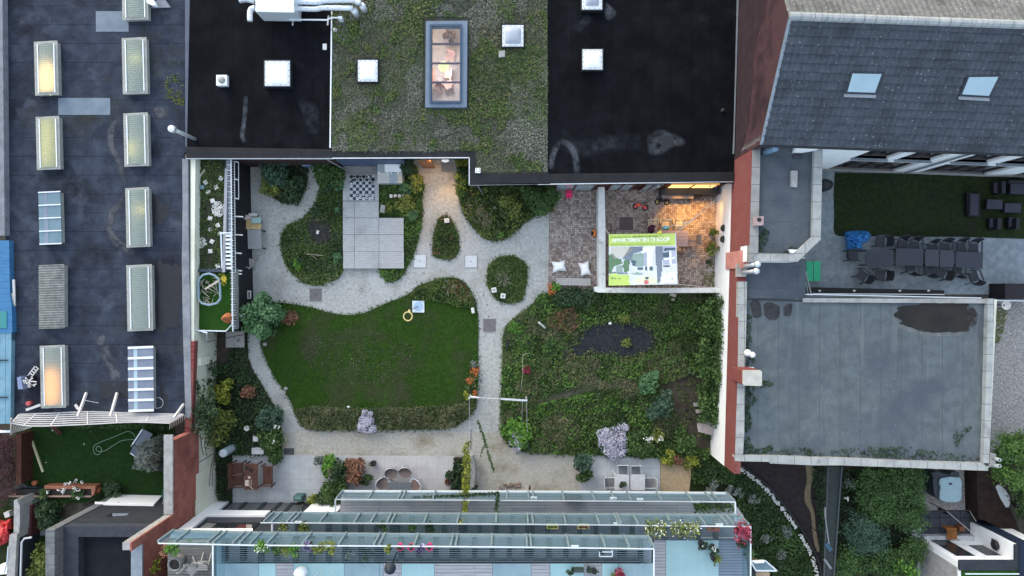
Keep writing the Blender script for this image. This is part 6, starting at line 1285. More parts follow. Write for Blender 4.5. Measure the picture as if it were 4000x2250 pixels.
t=thing('timber_post','dark timber post at the gallery edge of the gravel','post',(*U(*f(1617,600),.1),.01)); m=MB(); m.tube([U3(*f(1615,650),.01),U3(*f(1617,600),1.0)],.05,6); m.build('post',MT['wood_brown'],t)
gt=thing('cable_gate','slim grey mast and cables spanning the path between lawn and meadow','cable gate',(*U(1960,1555,0),0))
m=MB(); m.beam(U3(*c(1345,1105),1.0),U3(*c(1592,1122),1.3),.09); m.build('beam',MT['galv'],gt)
m=MB(); m.tube([U3(*c(1055,1088),.9),U3(*c(1140,1095),.9)],.07,8,.04); m.build('handle_bar',C('ivory',(.62,.6,.56)),gt)
m=MB(); m.tube([U3(*c(1140,1095),.9),U3(*c(1345,1106),1.0)],.018,5); m.tube([U3(*c(1045,1085),.9),U3(*f(1050,250),.4)],.014,5); m.tube([U3(*c(1585,1120),1.2),U3(*f(1600,250),.1)],.014,5); m.tube([U3(*c(1550,1110),1.2),U3(*f(1540,40),.1)],.012,5)
m.build('cable',MT['galv'],gt)
for x,y in ((1048,1090),(1585,1110)): m=MB(); X,Y=U(*c(x,y),1.0); m.tube([(X,Y,0),(X,Y,1.35)],.05,8); m.build('mast',MT['galv'],gt)
m=MB()
for k in range(6): m.beam(U3(*f(1058-k,82+k*32),.02),U3(*f(1066-k,82+k*32),.02),.14,.05)
t=thing('stepping_pads','row of small dark grey stepping pads in the gravel below the cable gate','stepping stones',(*U(*f(1058,170),.02),0)); m.build('pads',MT['pot_grey'],t)
t=thing('hose_arch','thin bent cane arching out of the meadow near the red flowers','cane',(*U(*c(1550,830),.1),.05)); m=MB(); m.tube(smooth_open([U3(*c(1525,1060),.1),U3(*c(1550,880),.5),U3(*c(1548,720),.8),U3(*c(1570,685),.9),U3(*c(1605,678),.7)],5),.018,5); m.build('cane',C('cane',(.33,.33,.24)),t)
t=thing('drain_pipe','white plastic tube sticking out at the left end of the dark mulch','tube',(*U(*h(40,290),.2),.07)); m=MB(); m.tube([U3(*h(12,265),.45),U3(*h(70,315),.15)],.055,8); m.build('tube',MT['stone_white'],t)
t=thing('white_ball','white ball at the top edge of the long dark mulch bed','ball',(*U(*h(684,273),.15),.07)); MB().ball(U3(*h(684,273),.17),.09,n=12).build('ball',MT['white'],t,sm=True)
t=thing('square_frame','small square pale frame lying in the meadow near the ivy wall','frame',(*U(*h(1450,715),.2),.06)); m=MB(); Q=UP(tp(h,(1424,690),(1478,690),(1477,742),(1425,742)),.2); ring_cop(m,Q,[tuple(np.mean(Q,axis=0)+(np.array(p)-np.mean(Q,axis=0))*.72) for p in Q],.06,.2); m.build('frame',MT['concrete'],t)
stone('upper of two pale plank steps on the bare soil',*h(1505,1040),26,14,.12,.062,.1,'wood_grey','plank','plank_step'); stone('lower of two pale plank steps on the bare soil',*h(1528,1103),28,14,.18,.062,.1,'wood_grey','plank','plank_step')
t=thing('leaning_panel','large pale worn panel box leaning at the white wall above the garden corner','panel',(*U(*h(1605,1265),.4),.06)); MB().pp(tp(h,(1503,1205),(1705,1255),(1706,1345),(1515,1295)),.55,.62).build('panel',M('pan',(.33,.29,.28),(.42,.38,.37),3,8,.85),t); MB().pp(tp(h,(1555,1188),(1705,1200),(1705,1255),(1540,1215)),.1,.5).build('box',MT['wood_grey'],t)
t=thing('dark_stump','low dark stump on the bare soil near the plank steps','stump',(*U(*h(1435,1160),.1),.06)); m=MB(); m.ball(U3(*h(1430,1165),.1),.2,.09,.09); m.ball(U3(*h(1408,1080),.1),.08,.1,.07); m.build('stump',C('stump',(.025,.022,.02)),t)
t=thing('wooden_birdhouse','small pale wooden box on the low courtyard wall facing the meadow','box',(*U(*h(1275,10),.5),.3)); m=MB(); m.obox(*U(*h(1278,5),.6),.3,.3,.16,.35,-.3); m.build('box',C('bh',(.34,.3,.24)),t); m=MB(); m.obox(*U(*h(1280,48),.4),.06,.18,.14,.3); m.build('stand',C('bh2',(.2,.22,.14)),t)
cw=thing('courtyard_wall','low white-topped wall dividing the brick courtyard and closing its lower side','wall',(*U(2500,1130,0),0))
wt=M('wall_top',(.62,.63,.6),(.74,.75,.72),3,9,.9,bump=.4,big=((.36,.36,.33),1.6,.58,.75))
m=MB().pp(tp(g,(574,282),(632,280),(640,700),(641,1262),(640,1312),(580,1310),(576,900)),0,.9); m.build('divider',wt,cw)
m=MB().pp(tp(g,(641,1264),(1250,1268),(1810,1262),(1806,1312),(1100,1316),(641,1312)),0,.899); m.build('lower_wall',wt,cw)
MB().pp(tp(g,(540,1255),(580,1255),(580,1312),(540,1300)),0,.88).build('pier',wt,cw)
rb=bb; yw=U(0,741,0)[1]
def fw(mb,x0,x1,z0,z1,d0=-.0,d1=-.03): return mb.box((x0-2000)*S,yw+d1,z0,(x1-2000)*S,yw+d0,z1)
YF2=U(0,708,2.8)[1]-.02
def fwin(px0,px1,z0,z1,mat,fm=C('fr_br',(.09,.035,.03)),par=bb):
 X0,X1=U(px0,740,.0)[0],U(px1,740,.0)[0]
 w=MB().box(X0,YF2-.03,z0,X1,YF2-.005,z1).build('window',mat,par)
 m=MB()
 for x in (X0,(X0+X1)/2,X1): m.box(x-.04,YF2-.06,z0,x+.04,YF2-.031,z1)
 m.box(X0,YF2-.06,z1-.07,X1,YF2-.032,z1)
 m.build('frame',fm,w); return w
fwin(2165,2310,.1,2.2,MT['win_sky']); fwin(2368,2455,.1,2.2,MT['win_sky']); fwin(2495,2560,.1,2.1,MT['win_sky'])
lit=glow('lit_window',(1,.55,.16),.95)
fwin(2585,2762,.95,2.2,lit)
MB().box(U(2575,0,0)[0],YF2-.35,.0,U(2790,0,0)[0],YF2-.01,.9).build('sill_cabinet',C('cab_dk',(.025,.027,.035)),bb)
for x,y in ((1142,333),(1627,328),(1677,305)):
 q=U(*g(x,y),2.0); MB().ball((q[0],YF2-.1,2.0),.06,n=8).build('wall_light',MT['stone_white'],bb,sm=True)
def spot(name,loc,tgt,en,col,size,blend,rad=.1):
 l=bpy.data.lights.new(name,'SPOT'); l.energy=en; l.color=col; l.spot_size=R(size); l.spot_blend=blend; l.shadow_soft_size=rad
 o=bpy.data.objects.new(name,l); COL.objects.link(o); o.location=loc; o.rotation_euler=(Vector(tgt)-Vector(loc)).to_track_quat('-Z','Y').to_euler(); return o
for X_,e_ in ((U(2625,0,0)[0],150),(U(2690,0,0)[0],150),(U(2745,0,0)[0],110)): spot('window_light',(X_,YF2-.2,2.0),(X_+.25,YF2-1.75,0),e_,(1,.46,.09),60,.55,.08)
table('patio_table','long grey-brown table below the lit window in the brick courtyard',tp(g,(1170,340),(1470,342),(1470,425),(1172,422)),.74,C('tb_gb',(.16,.14,.14)),MT['metal_dark'],slats=3,ax=1)
boxthing('black_box','black box at the right end of the table below the lit window','box',tp(g,(1480,328),(1560,330),(1560,402),(1482,402)),.02,.7,MT['plastic_black'])
table('picnic_table','grey-brown plank table partly hidden behind the banner in the courtyard',tp(g,(1035,722),(1420,725),(1420,878),(1037,872)),.74,C('picnic',(.33,.25,.235)),MT['wood_brown'],slats=5,ax=1)
p=chair_fold('','pale')
for k,(x,y) in enumerate(((1092,672),(1212,672),(1340,670))): place(p,U(*g(x,y),.6),R(-3+3*k),['light wooden folding chair with the dark jacket, left of three','light wooden folding chair with the teal cloth, middle of three','light wooden folding chair, right of three at the courtyard table'][k],k==0)
t=thing('jacket','dark purple jacket hanging over the left folding chair','jacket',(*U(*g(1068,715),.8),.4)); P=U3(*g(1068,715),.9); m=MB(); m.ball(P,.19,.22,.22,10,6); m.ball((P[0]+.1,P[1]+.15,P[2]-.02),.16,.1,.12); m.build('cloth',C('jk',(.055,.02,.04),.9),t,sm=True)
t=thing('teal_cloth','small teal cloth on the middle folding chair','cloth',(*U(*g(1212,697),.6),.5)); P=U3(*g(1210,697),.6); m=MB(); m.lathe(P[0],P[1],[(.16,.52),(.12,.6),(.02,.64)],7,1.2,.7); m.build('cloth',C('tc',(.2,.55,.65),.8),t)
t=thing('yellow_flag','small yellow pennant at the top edge of the banner','pennant',(*U(*g(1155,745),.9),.7)); m=MB(); Q=[U3(*g(*q),2.02) for q in ((1163,722),(1172,752),(1120,752))]; m.add(Q,[(0,1,2)]); m.add([(x,y,z-.02) for x,y,z in Q],[(2,1,0)]); m.build('flag',C('yf',(.6,.5,.04)),t)
ch=chair_frame('grey metal garden chair at the right end of the courtyard table'); ch.location=(*U(*g(1465,815),.5),0); ch.rotation_euler=(0,0,R(-88))
for k in ch.children:
 if k.name.startswith(('seat','backrest')): k.data.materials[0]=C('mesh_gb',(.2,.16,.14))
 else: k.data.materials[0]=C('fr_gr',(.3,.27,.26))
t=thing('child_chair','small pink plastic child chair by the black house wall','child chair',(*U(*g(295,385),.2),.012)); mp=C('pink',(.72,.03,.13),.4)
m=MB(); m.obox(*U(*g(296,392),.3),.28,.32,.3,.04); m.build('seat',mp,t,bev=.03); m=MB(); m.obox(U(*g(296,352),.4)[0],U(*g(296,352),.4)[1],.3,.32,.05,.28); m.build('backrest',mp,t,bev=.02)
for x,y in ((275,410),(318,410),(275,372),(318,372)): m=MB(); m.obox(*U(*g(x,y),.1),.012,.05,.05,.27); m.build('leg',mp,t)
m=MB(); m.obox(*U(*g(296,404),.32),.321,.12,.03,.004); m.build('slot',C('pk_dk',(.2,.01,.04)),t)
t=thing('ride_on_toy','small orange ride-on toy with black wheels beside the courtyard wall','toy',(*U(*g(520,755),.1),.012)); cc=U(*g(532,752),.2); m=MB(); m.tube([(cc[0]-.02,cc[1]-.16,.17),(cc[0]+.05,cc[1]-.05,.22),(cc[0]+.05,cc[1]+.08,.22),(cc[0]-.03,cc[1]+.16,.17)],.07,8); m.build('body',C('toy_or',(.65,.17,.03),.4),t,sm=True)
for dx,dy in ((-.06,.08),(-.06,-.06)): m=MB(); m.ball((cc[0]+dx,cc[1]+dy,.1),.07,.07,.09); m.build('wheel',MT['plastic_black'],t,sm=True)
m=MB(); m.tube([(cc[0]-.06,cc[1]+.03,.2),(cc[0]-.2,cc[1]+.0,.28)],.02,5); m.build('handlebar',MT['metal_dark'],t)
def bike(label,p0,p1,fr,tyre,rim):
 """a balance bike lying on its side: p0 rear hub, p1 front hub (photo points)"""
 A=Vector(U3(*p0,.06)); B=Vector(U3(*p1,.06)); t=thing('balance_bike',label,'balance bike',(A.x,A.y,.012)); dx=(B-A).normalized(); n=Vector((-dx.y,dx.x,0))
 for q,nm in ((A,'wheel'),(B,'wheel')):
  m=MB(); m.tube([q+Vector((math.cos(w)*.115,math.sin(w)*.115,0)) for w in np.linspace(0,6.283,17)],.035,6); w_=m.build(nm,tyre,t,sm=True)
  m=MB(); m.lathe(q.x,q.y,[(.085,.05),(.085,.075)],14); m.build('rim',rim,w_)
 m=MB(); m.tube([A+Vector((0,0,.05)),A+dx*.2+n*.06+Vector((0,0,.05)),A+dx*.42+n*.05+Vector((0,0,.05)),B+n*.12-dx*.05+Vector((0,0,.05)),B+Vector((0,0,.05))],.035,6); m.build('frame',fr,t,sm=True)
 m=MB(); m.ball(A+dx*.12+n*.13+Vector((0,0,.08)),.12,.06,.05); m.build('saddle',fr,t,sm=True)
 m=MB(); m.tube([B+n*.12-dx*.05+Vector((0,0,.05)),B+n*.28-dx*.08+Vector((0,0,.06))],.022,6); m.tube([B+n*.27-dx*.18+Vector((0,0,.1)),B+n*.28+dx*.04+Vector((0,0,.02))],.02,6); m.build('handlebar',MT['metal_dark'],t)
bike('orange and pink balance bike lying on the courtyard bricks',g(922,498),g(1015,512),C('bk_or',(.75,.14,.07),.4),MT['plastic_black'],C('bk_pk',(.65,.1,.14)))
bike('black balance bike with yellow wheels lying by the long table',g(1130,455),g(1218,460),C('bk_bk',(.02,.018,.018),.4),C('bk_bk2',(.02,.018,.018),.6),C('bk_ye',(.5,.38,.12)))
for k,(x,y,rz) in enumerate(((207,1062,.12),(452,1088,.2))):
 cc=U(*g(x,y),.4); t=thing('bean_bag',['white square bean bag, left one by the slatted bench','white square bean bag, right one by the slatted bench'][k],'bean bag',(cc[0],cc[1],.012)); vs=[];fs=[]; n=10; hx,hy=(.32,.26) if k==0 else (.24,.34)
 for j in range(n+1):
  for i in range(n+1):
   u_,v_=2*i/n-1,2*j/n-1; ee=1+.16*(abs(u_*v_))-.10*((1-abs(u_))*abs(v_)+(1-abs(v_))*abs(u_)); x_,y_=u_*hx*ee,v_*hy*ee
   zz=.06+.42*max(0,(1-u_**4)*(1-v_**4))**.5*(.85+.15*v_)
   vs.append((cc[0]+x_*math.cos(rz)-y_*math.sin(rz),cc[1]+x_*math.sin(rz)+y_*math.cos(rz),zz))
 for j in range(n):
  for i in range(n): q=j*(n+1)+i; fs.append((q,q+1,q+n+2,q+n+1))
 m=MB(); m.add(vs,fs); m.obox(cc[0],cc[1],.012,hx*1.6,hy*1.6,.06,rz); m.build('cushion',C('bean',(.82,.82,.82),.9),t,sm=True)
t=thing('slatted_bench','grey slatted wooden bench at the lower edge of the courtyard, under the bean bags','bench',(*U(*g(338,1210),.45),.012))
for k in range(4): m=MB(); y=1183+k*17; m.beam(U3(*g(175,y-2),.45),U3(*g(500,y+4),.45),.085,.03); m.build('slat',MT['wood_grey'],t)
for x in (200,470): m=MB(); m.obox(*U(*g(x,1210),.2),.012,.06,.34,.42); m.build('leg',MT['wood_brown'],t)
pot('large green bush in a pale pot by the white courtyard wall',*g(1660,905),.27,.4,C('pot_cr',(.45,.42,.36)),LM['yelgreen'],.5,420,leaf=.06,pr=1.35)
pot('dark shrub in a pot at the white wall, upper of two small ones',*g(1650,745),.15,.3,C('pot_brn',(.1,.06,.04)),LM['mid'],.4,180,pr=1.5)
pot('dark shrub in a pot at the white wall, lower of two small ones',*g(1645,845),.13,.25,C('pot_brn',(.1,.06,.04)),LM['rust'],.35,120,pr=1.5)
pot('tiny dark pot on the bricks near the lower end of the white wall',*g(1605,1020),.11,.2,C('pot_brn2',(.07,.05,.04)),LM['dark'],.2,40)
cover('weeds',UP(tp(g,(645,1215),(1660,1215),(1680,1258),(645,1258)),.012),130,LM['yelgreen'],.12,.05,.012,thr=.5,seed=8,label='thin weeds along the lower courtyard wall',sc=2)
cover('weeds',UP(tp(g,(1590,1000),(1670,1000),(1668,1258),(1540,1258)),.012),200,LM['yelgreen'],.15,.05,.012,thr=.45,seed=9,label='weeds at the foot of the white courtyard wall',sc=2)
ZBN=1.9
bn=thing('banner','large printed for-sale banner stretched flat on ropes above the courtyard','banner',(*U(*g(990,1000),ZBN),ZBN))
zb=T(2360,890,6.0375); corners=[zb(110,150),zb(1692,130),zb(1738,1330),zb(108,1362)]
def bpnt(s,t,dz=0):
 a0,a1,a2,a3=corners; x=(a0[0]*(1-s)+a1[0]*s)*(1-t)+(a3[0]*(1-s)+a2[0]*s)*t; y=(a0[1]*(1-s)+a1[1]*s)*(1-t)+(a3[1]*(1-s)+a2[1]*s)*t
 z=ZBN-.10*4*s*(1-s)*4*t*(1-t)+dz; return U3(x,y,z)
def bsheet(name,poly,mat,dz,par,n=14):
 """a printed shape on the sail: poly in banner units 0..1"""
 m=MB(); m.add([bpnt(s,t,dz) for s,t in poly],[tuple(range(len(poly)))]); return m.build(name,mat,par)
vs=[];fs=[];n=18
for j in range(n+1):
 for i in range(n+1): vs.append(bpnt(i/n,j/n))
for j in range(n):
 for i in range(n): q=j*(n+1)+i; fs.append((q,q+1,q+n+2,q+n+1))
LIME=C('lime',(.46,.6,.15),.5,.05); wht=M('print_pale',(.55,.60,.60),(.68,.72,.74),5,6,.5)
m=MB(); m.add(vs,fs); cl=m.build('cloth',wht,bn,sm=True)
GR={}
def px(x,y): # zoom pixels of the banner -> banner units
 return ((x-110)/(1610+20*(y-150)/1200),(y-150+(-20*(x-110)/1582 if y<300 else 0))/(1205))
def shape(pts,mat,dz=.006,sub=None):
 """fill a polygon in small cells so it follows the sagging cloth"""
 poly=[px(*q) for q in pts]; xs=[q[0] for q in poly]; ys=[q[1] for q in poly]; N=64
 gx=np.arange(max(0,int(min(xs)*N)-1),min(N,int(max(xs)*N)+2)); gy=np.arange(max(0,int(min(ys)*N)-1),min(N,int(max(ys)*N)+2))
 cen=np.array([((i+.5)/N,(j+.5)/N) for j in gy for i in gx]); k=inside(cen,poly); m=MB()
 for (cx_,cy_) in cen[k]:
  e=.5/N; m.add([bpnt(cx_-e,cy_-e,dz),bpnt(cx_+e,cy_-e,dz),bpnt(cx_+e,cy_+e,dz),bpnt(cx_-e,cy_+e,dz)],[(0,1,2,3)])
 if m.v: return m.build('print',mat,cl)
PG1=C('pr_green',(.11,.2,.11)); PG2=C('pr_sage',(.25,.34,.31)); PB=C('pr_slate',(.16,.2,.25)); PW=C('pr_white',(.72,.78,.82)); PBE=C('pr_beige',(.5,.5,.44)); PD=C('pr_dark',(.07,.11,.14)); PL=C('pr_lav',(.36,.4,.5)); PLM=C('pr_lime2',(.5,.66,.2)); PY=C('pr_sandy',(.6,.64,.45))
shape([(110,150),(1700,150),(1700,440),(110,440)],LIME)
shape([(150,455),(600,455),(700,500),(470,690),(230,720),(150,560)],PBE)
shape([(110,640),(200,600),(300,720),(420,740),(430,840),(330,880),(230,900),(180,1040),(110,1080)],PG1)
shape([(620,450),(940,450),(900,560),(700,620),(620,780),(580,1000),(520,1090),(480,1000),(560,820),(480,740),(440,720),(520,600)],PB)
shape([(480,760),(600,740),(590,1020),(480,1060),(440,900)],PG1,.007)
shape([(940,450),(1220,450),(1200,540),(1040,570),(900,620),(860,560)],PW)
shape([(660,640),(880,600),(1030,640),(1020,780),(960,900),(860,930),(680,900),(640,800)],PG2)
shape([(650,760),(760,800),(740,900),(660,890)],PD,.008); shape([(940,600),(1030,580),(1030,900),(950,900)],PL,.008)
shape([(1030,580),(1160,550),(1150,1020),(1030,1020)],PW,.009)
shape([(1210,450),(1400,450),(1380,1000),(1310,1320),(1240,1320),(1250,1000),(1220,760)],PB)
shape([(1400,460),(1700,450),(1700,870),(1400,880)],PL); shape([(1420,500),(1690,480),(1690,540),(1420,560)],PD,.009); shape([(1400,600),(1540,590),(1540,720),(1400,720)],PD,.009); shape([(1420,740),(1690,700),(1690,740),(1420,780)],PW,.009); shape([(1560,560),(1600,560),(1600,860),(1560,860)],PW,.009); shape([(1400,900),(1560,900),(1560,940),(1400,940)],PD,.009)
shape([(790,950),(920,945),(920,1000),(790,1000)],PD,.009); shape([(970,930),(1030,930),(1030,1010),(970,1010)],PD,.009); shape([(1075,930),(1150,930),(1150,1010),(1075,1010)],PD,.010)
shape([(130,1030),(330,1030),(450,1060),(560,1080),(560,1100),(130,1100)],PB); shape([(280,900),(440,880),(450,1050),(290,1050)],PG2,.007)
shape([(110,1110),(590,1110),(610,1350),(110,1360)],LIME,.009); shape([(150,1080),(320,1080),(340,1110),(130,1110)],PLM,.008)
shape([(700,1240),(760,1190),(1000,1130),(1200,1200),(1250,1260),(1240,1330),(720,1340)],PY,.007)
shape([(640,1075),(780,1060),(930,1075),(900,1110),(700,1110)],PG2,.009)
shape([(965,1170),(1040,1170),(1045,1215),(970,1215)],PD,.012); shape([(955,1240),(1035,1235),(1050,1340),(960,1340)],C('pr_red',(.5,.14,.14)),.011)
shape([(1340,1320),(1350,1220),(1400,1150),(1500,1090),(1720,1050),(1725,1325)],PW,.012)
shape([(1590,1210),(1640,1210),(1640,1235),(1590,1235)],PL,.014)
shape([(150,1160),(200,1170),(290,1190),(280,1215),(230,1190),(190,1200),(160,1180)],PG1,.013); shape([(330,1210),(370,1175),(400,1210),(385,1215),(365,1195),(345,1215)],PG1,.013)
def text(s,px0,py0,px1,hgt,mat,par,bold=0):
 cu=bpy.data.curves.new('lettering','FONT'); cu.body=s; cu.size=1; cu.offset=bold; o=bpy.data.objects.new('lettering',cu); COL.objects.link(o)
 bpy.context.view_layer.update(); dg=bpy.context.evaluated_depsgraph_get(); me=bpy.data.meshes.new_from_object(o.evaluated_get(dg)); bpy.data.objects.remove(o)
 co=np.empty(len(me.vertices)*3); me.vertices.foreach_get('co',co); co=co.reshape(-1,3); x0,x1=co[:,0].min(),co[:,0].max()
 L=wloc(par); out=[]
 for x,y,_ in co:
  s_,t_=px(px0+(x-x0)/(x1-x0)*(px1-px0),py0-y*hgt/.7); p_=bpnt(s_,t_,.02); out+=[p_[0]-L.x,p_[1]-L.y,p_[2]-L.z]
 me.vertices.foreach_set('co',out); me.materials.append(mat); me.update(); ob=bpy.data.objects.new('lettering',me); COL.objects.link(ob); ob.parent=par
TG=C('txt_green',(.2,.34,.03)); TD=C('txt_dark',(.11,.18,.03))
text('Cohousing inDruk',145,242,625,50,TG,cl); text('een dorp in de stad',690,240,1270,48,TD,cl,.012)
text('APPARTEMENTEN TE KOOP',180,335,1570,78,C('txt_white',(.82,.86,.78)),cl,.022); text('met privéterras, gemeenschappelijke tuin en ruime eetzaal',150,405,1590,30,TG,cl)
m=MB()
for q,tgt in ((corners[0],g(640,708)),(corners[1],g(1680,455)),(corners[2],g(1580,1258)),(corners[2],g(1345,1135))): m.tube([U3(*q,ZBN),U3(*tgt,1.2 if tgt[1]>1000 else 1.9)],.013,5)
m.build('rope',C('rope',(.5,.48,.42)),bn)
t=thing('rope','thin pale rope running from the courtyard wall towards the tables','rope',(*U(*g(1500,600),1.8),1.5)); m=MB(); m.tube([U3(*g(1350,715),1.6),U3(*g(1430,645),1.9),U3(*g(1560,520),1.9),U3(*g(1690,430),2.2)],.013,5); m.tube([U3(*g(1240,690),1.5),U3(*g(1410,650),1.9),U3(*g(1470,632),1.95)],.02,5); m.build('strand',C('rope',(.5,.48,.42)),t)
t=thing('orange_pennant','small orange pennant on the rope near the white wall','pennant',(*U(*g(1620,600),1.8),1.7)); m=MB(); m.ball(U3(*g(1618,603),1.8),.06,.08,.02,6,4); m.build('flag',C('op',(.75,.3,.05)),t)
dr=MB().box(U(1655,0,0)[0],6.30,.02,U(1700,0,0)[0],6.34,2.1).build('door',C('door_or',(.3,.12,.05)),gr)
MB().pp(tp(b,(780,205),(925,205),(925,296),(780,290)),1.9,1.96).build('shade_door_leaf',C('door_leaf',(.16,.12,.10)),gr)  # flat stand-in for the open door leaf, added to cast its shade
el=thing('wall_lamp','white oval wall lamp above the lit garden entrance','lamp',(*U(*b(820,185),2.2),2.2)); MB().ball(U3(*b(820,186),2.4),.19,.09,.08,14,8).build('shade',M('lampshade',(.7,.7,.68),None,emit=((1,.9,.8),.15)),el,sm=True)
spot('entry_light',(U(1690,640,2)[0],6.28,2.3),(U(1690,0,0)[0],4.9,0),60,(1,.55,.2),95,.6,.12)
spot('entry_light',(U(1760,640,2)[0],6.28,1.8),(U(1772,0,0)[0],3.6,0),90,(1,.55,.2),80,.7,.12)
t=thing('gravel_mark','small dark bent metal hook lying on the lit gravel path','hook',(*U(*b(905,420),.02),.005)); m=MB(); m.tube(smooth_open([U3(*b(885,425),.02),U3(*b(895,412),.02),U3(*b(915,412),.02),U3(*b(920,428),.02),U3(*b(900,425),.02)],3),.014,5); m.beam(U3(*b(925,425),.02),U3(*b(940,430),.02),.05,.02); m.build('hook',MT['metal_dark'],t)
for x0,x1,y0,y1,lb in ((1155,1265,200,235,'pale blue bench'),): boxthing('blue_bench','pale blue box at the dark wall above the round shrub bed','box',tp(a,(1155,200),(1262,200),(1262,236),(1155,236)),.05,.6,C('bl_box',(.15,.22,.33)))
t=thing('parasol_pole','grey inclined pole leaning from the black house roof to the deck corner','pole',(*U(*a(1500,240),.2),.2)); m=MB(); m.tube([U3(*a(1385,172),2.6),U3(*a(1545,262),.3)],.03,6); m.build('pole',MT['galv'],t)
t=thing('downpipe','short grey downpipe at the corner of the black roof above the shrub bed','pipe',(*U(*b(1160,470),.1),.1)); m=MB(); m.tube([U3(*b(1130,430),2.6),U3(*b(1175,500),.3)],.04,6); m.build('pipe',MT['zinc'],t)
tt=T(3200,550)
for k,q in enumerate((((430,1028),(708,1026),(708,1188),(432,1178)),((714,1014),(993,1018),(990,1180),(712,1176)),((997,1022),(1277,1036),(1274,1192),(993,1182)),((1281,1042),(1558,1056),(1552,1210),(1278,1192)))):
 table('terrace_table',['dark garden table at the left end of the long row on the terrace','dark garden table, second from the left in the terrace row','dark garden table, third from the left in the terrace row','dark garden table at the right end of the long terrace row'][k],tp(tt,*q),.74,C('tt_%d'%k,((.034,.038,.052),(.037,.04,.055),(.045,.048,.062),(.035,.039,.054))[k]),MT['metal_dark'],slats=1 if k!=2 else 2)
p=chair_dark('')
for k,(x,y,rz,lb) in enumerate(((590,945,-95,'dark armchair standing apart above the left table of the terrace row'),(790,975,0,'dark armchair above the second table, left'),(908,985,0,'dark armchair above the second table, right'),(1075,1012,8,'dark armchair above the third table, left'),(1195,1000,0,'dark armchair above the third table, right'),(1345,998,4,'dark armchair above the right-hand table, left'),(1465,1003,0,'dark armchair above the right-hand table, right'),
 (325,1080,92,'dark armchair at the left table end below the blue tarpaulin'),(415,1275,-128,'dark armchair turned askew, leftmost below the table row'),(590,1265,-98,'dark armchair below the table row, second from the left'),(870,1195,178,'dark armchair pushed under the second table from below'),(1045,1215,180,'brownish armchair pushed under the third table from below'),(1160,1250,-115,'dark armchair turned askew below the third table'),(1310,1220,176,'dark armchair pushed under the right-hand table from below'),(1465,1285,-160,'dark armchair standing free below the right-hand table'))):
 place(p,U(*tt(x,y),.5),R(rz),lb,k==0,'dark armchairs around the terrace tables')
def heap(name,label,cat,pts,hh,mat,z=0,amp=.12,seed=3,part_name='sheet'):
 P=smooth(pts,4); ce=np.mean(P,axis=0); t=thing(name,label,cat,(*U(*ce,z),z)); vs=[];fs=[];n=len(P);rings=7
 for r in range(rings+1):
  s=1-r/rings*.97
  for k in range(n):
   x=ce[0]+(P[k][0]-ce[0])*s; y=ce[1]+(P[k][1]-ce[1])*s; zz=hh*(1-s**3)+ (amp*(mn.noise(Vector((x*.09,y*.09,seed)))+.7*mn.noise(Vector((x*.2,y*.2,seed+3)))) if r else 0)
   vs.append(U3(x,y,max(z+.0,z+zz)))
 for r in range(rings):
  for k in range(n): fs.append((r*n+k,r*n+(k+1)%n,(r+1)*n+(k+1)%n,(r+1)*n+k))
 fs.append(tuple(rings*n+k for k in range(n))); m=MB(); m.add(vs,fs); m.build(part_name,mat,t); return t
heap('blue_tarpaulin','crumpled bright blue tarpaulin over furniture at the terrace lawn edge','tarpaulin',tp(tt,(245,860),(330,845),(450,850),(490,890),(460,950),(410,975),(405,1025),(330,1040),(255,1035),(250,970),(235,910)),.75,M('tarp_blue',(.03,.16,.42),(.07,.26,.58),5,6,.35),amp=.28)
t=table('green_table','bright green two-part flat table at the left end of the terrace',tp(tA,(1085,1138),(1222,1136),(1222,1322),(1083,1328)),.6,C('green_p',(.02,.33,.17),.4),MT['metal_dark'],slats=2)
m=MB(); m.beam(U3(*tA(1078,1230),1.0),U3(*tA(1140,1480),2.6),.05); m.beam(U3(*tA(1080,1330),.5),U3(*tA(1108,1480),2.4),.05)
t=thing('propped_poles','pair of thin grey poles leaning beside the green table','poles',(*U(*tA(1100,1400),.5),.01)); m.build('poles',MT['galv'],t)
z5=T(3500,680,5.152); lm=C('lounge_fr',(.012,.012,.016)); lc_=C('lounge_cu',(.05,.05,.065),.9)
def lounge(name,label,cat,outer,inner,h,back=None):
 t=thing(name,label,cat,(*U(*np.mean(outer,axis=0),h),.03)); MB().pp(outer,.05,h-.08).build('frame',lm,t,bev=.02); MB().pp(inner,h-.079,h+.04).build('cushion',lc_,t,bev=.03)
 if back: MB().pp(back,.05,h+.35).build('backrest',lm,t,bev=.02)
lounge('lounge_bench','long dark outdoor bench with grey cushion on the terrace lawn','bench',tp(z5,(1430,370),(1700,390),(1680,860),(1450,850)),tp(z5,(1500,392),(1655,395),(1650,830),(1492,830)),.42)
lounge('lounge_table','grey-topped low table, left of the pair on the terrace lawn','table',tp(z5,(1840,500),(2150,505),(2145,710),(1828,700)),tp(z5,(1848,505),(2155,510),(2148,708),(1832,700)),.42)
lounge('lounge_table','grey-topped low table, right of the pair on the terrace lawn','table',tp(z5,(2190,580),(2520,585),(2515,780),(2185,775)),tp(z5,(2200,580),(2525,585),(2518,778),(2190,772)),.42)
lounge('lounge_chair','dark lounge chair at the upper edge of the terrace lawn','chair',tp(z5,(1970,150),(2215,140),(2210,390),(1975,380)),tp(z5,(1985,165),(2120,165),(2120,380),(1990,378)),.42,tp(z5,(2130,140),(2215,140),(2212,390),(2130,388)))
lounge('lounge_sofa','dark lounge sofa cut by the right picture edge','sofa',tp(z5,(2280,150),(2900,160),(2900,420),(2285,400)),tp(z5,(2310,180),(2890,180),(2890,400),(2310,395)),.42,tp(z5,(2280,120),(2900,130),(2900,178),(2280,178)))
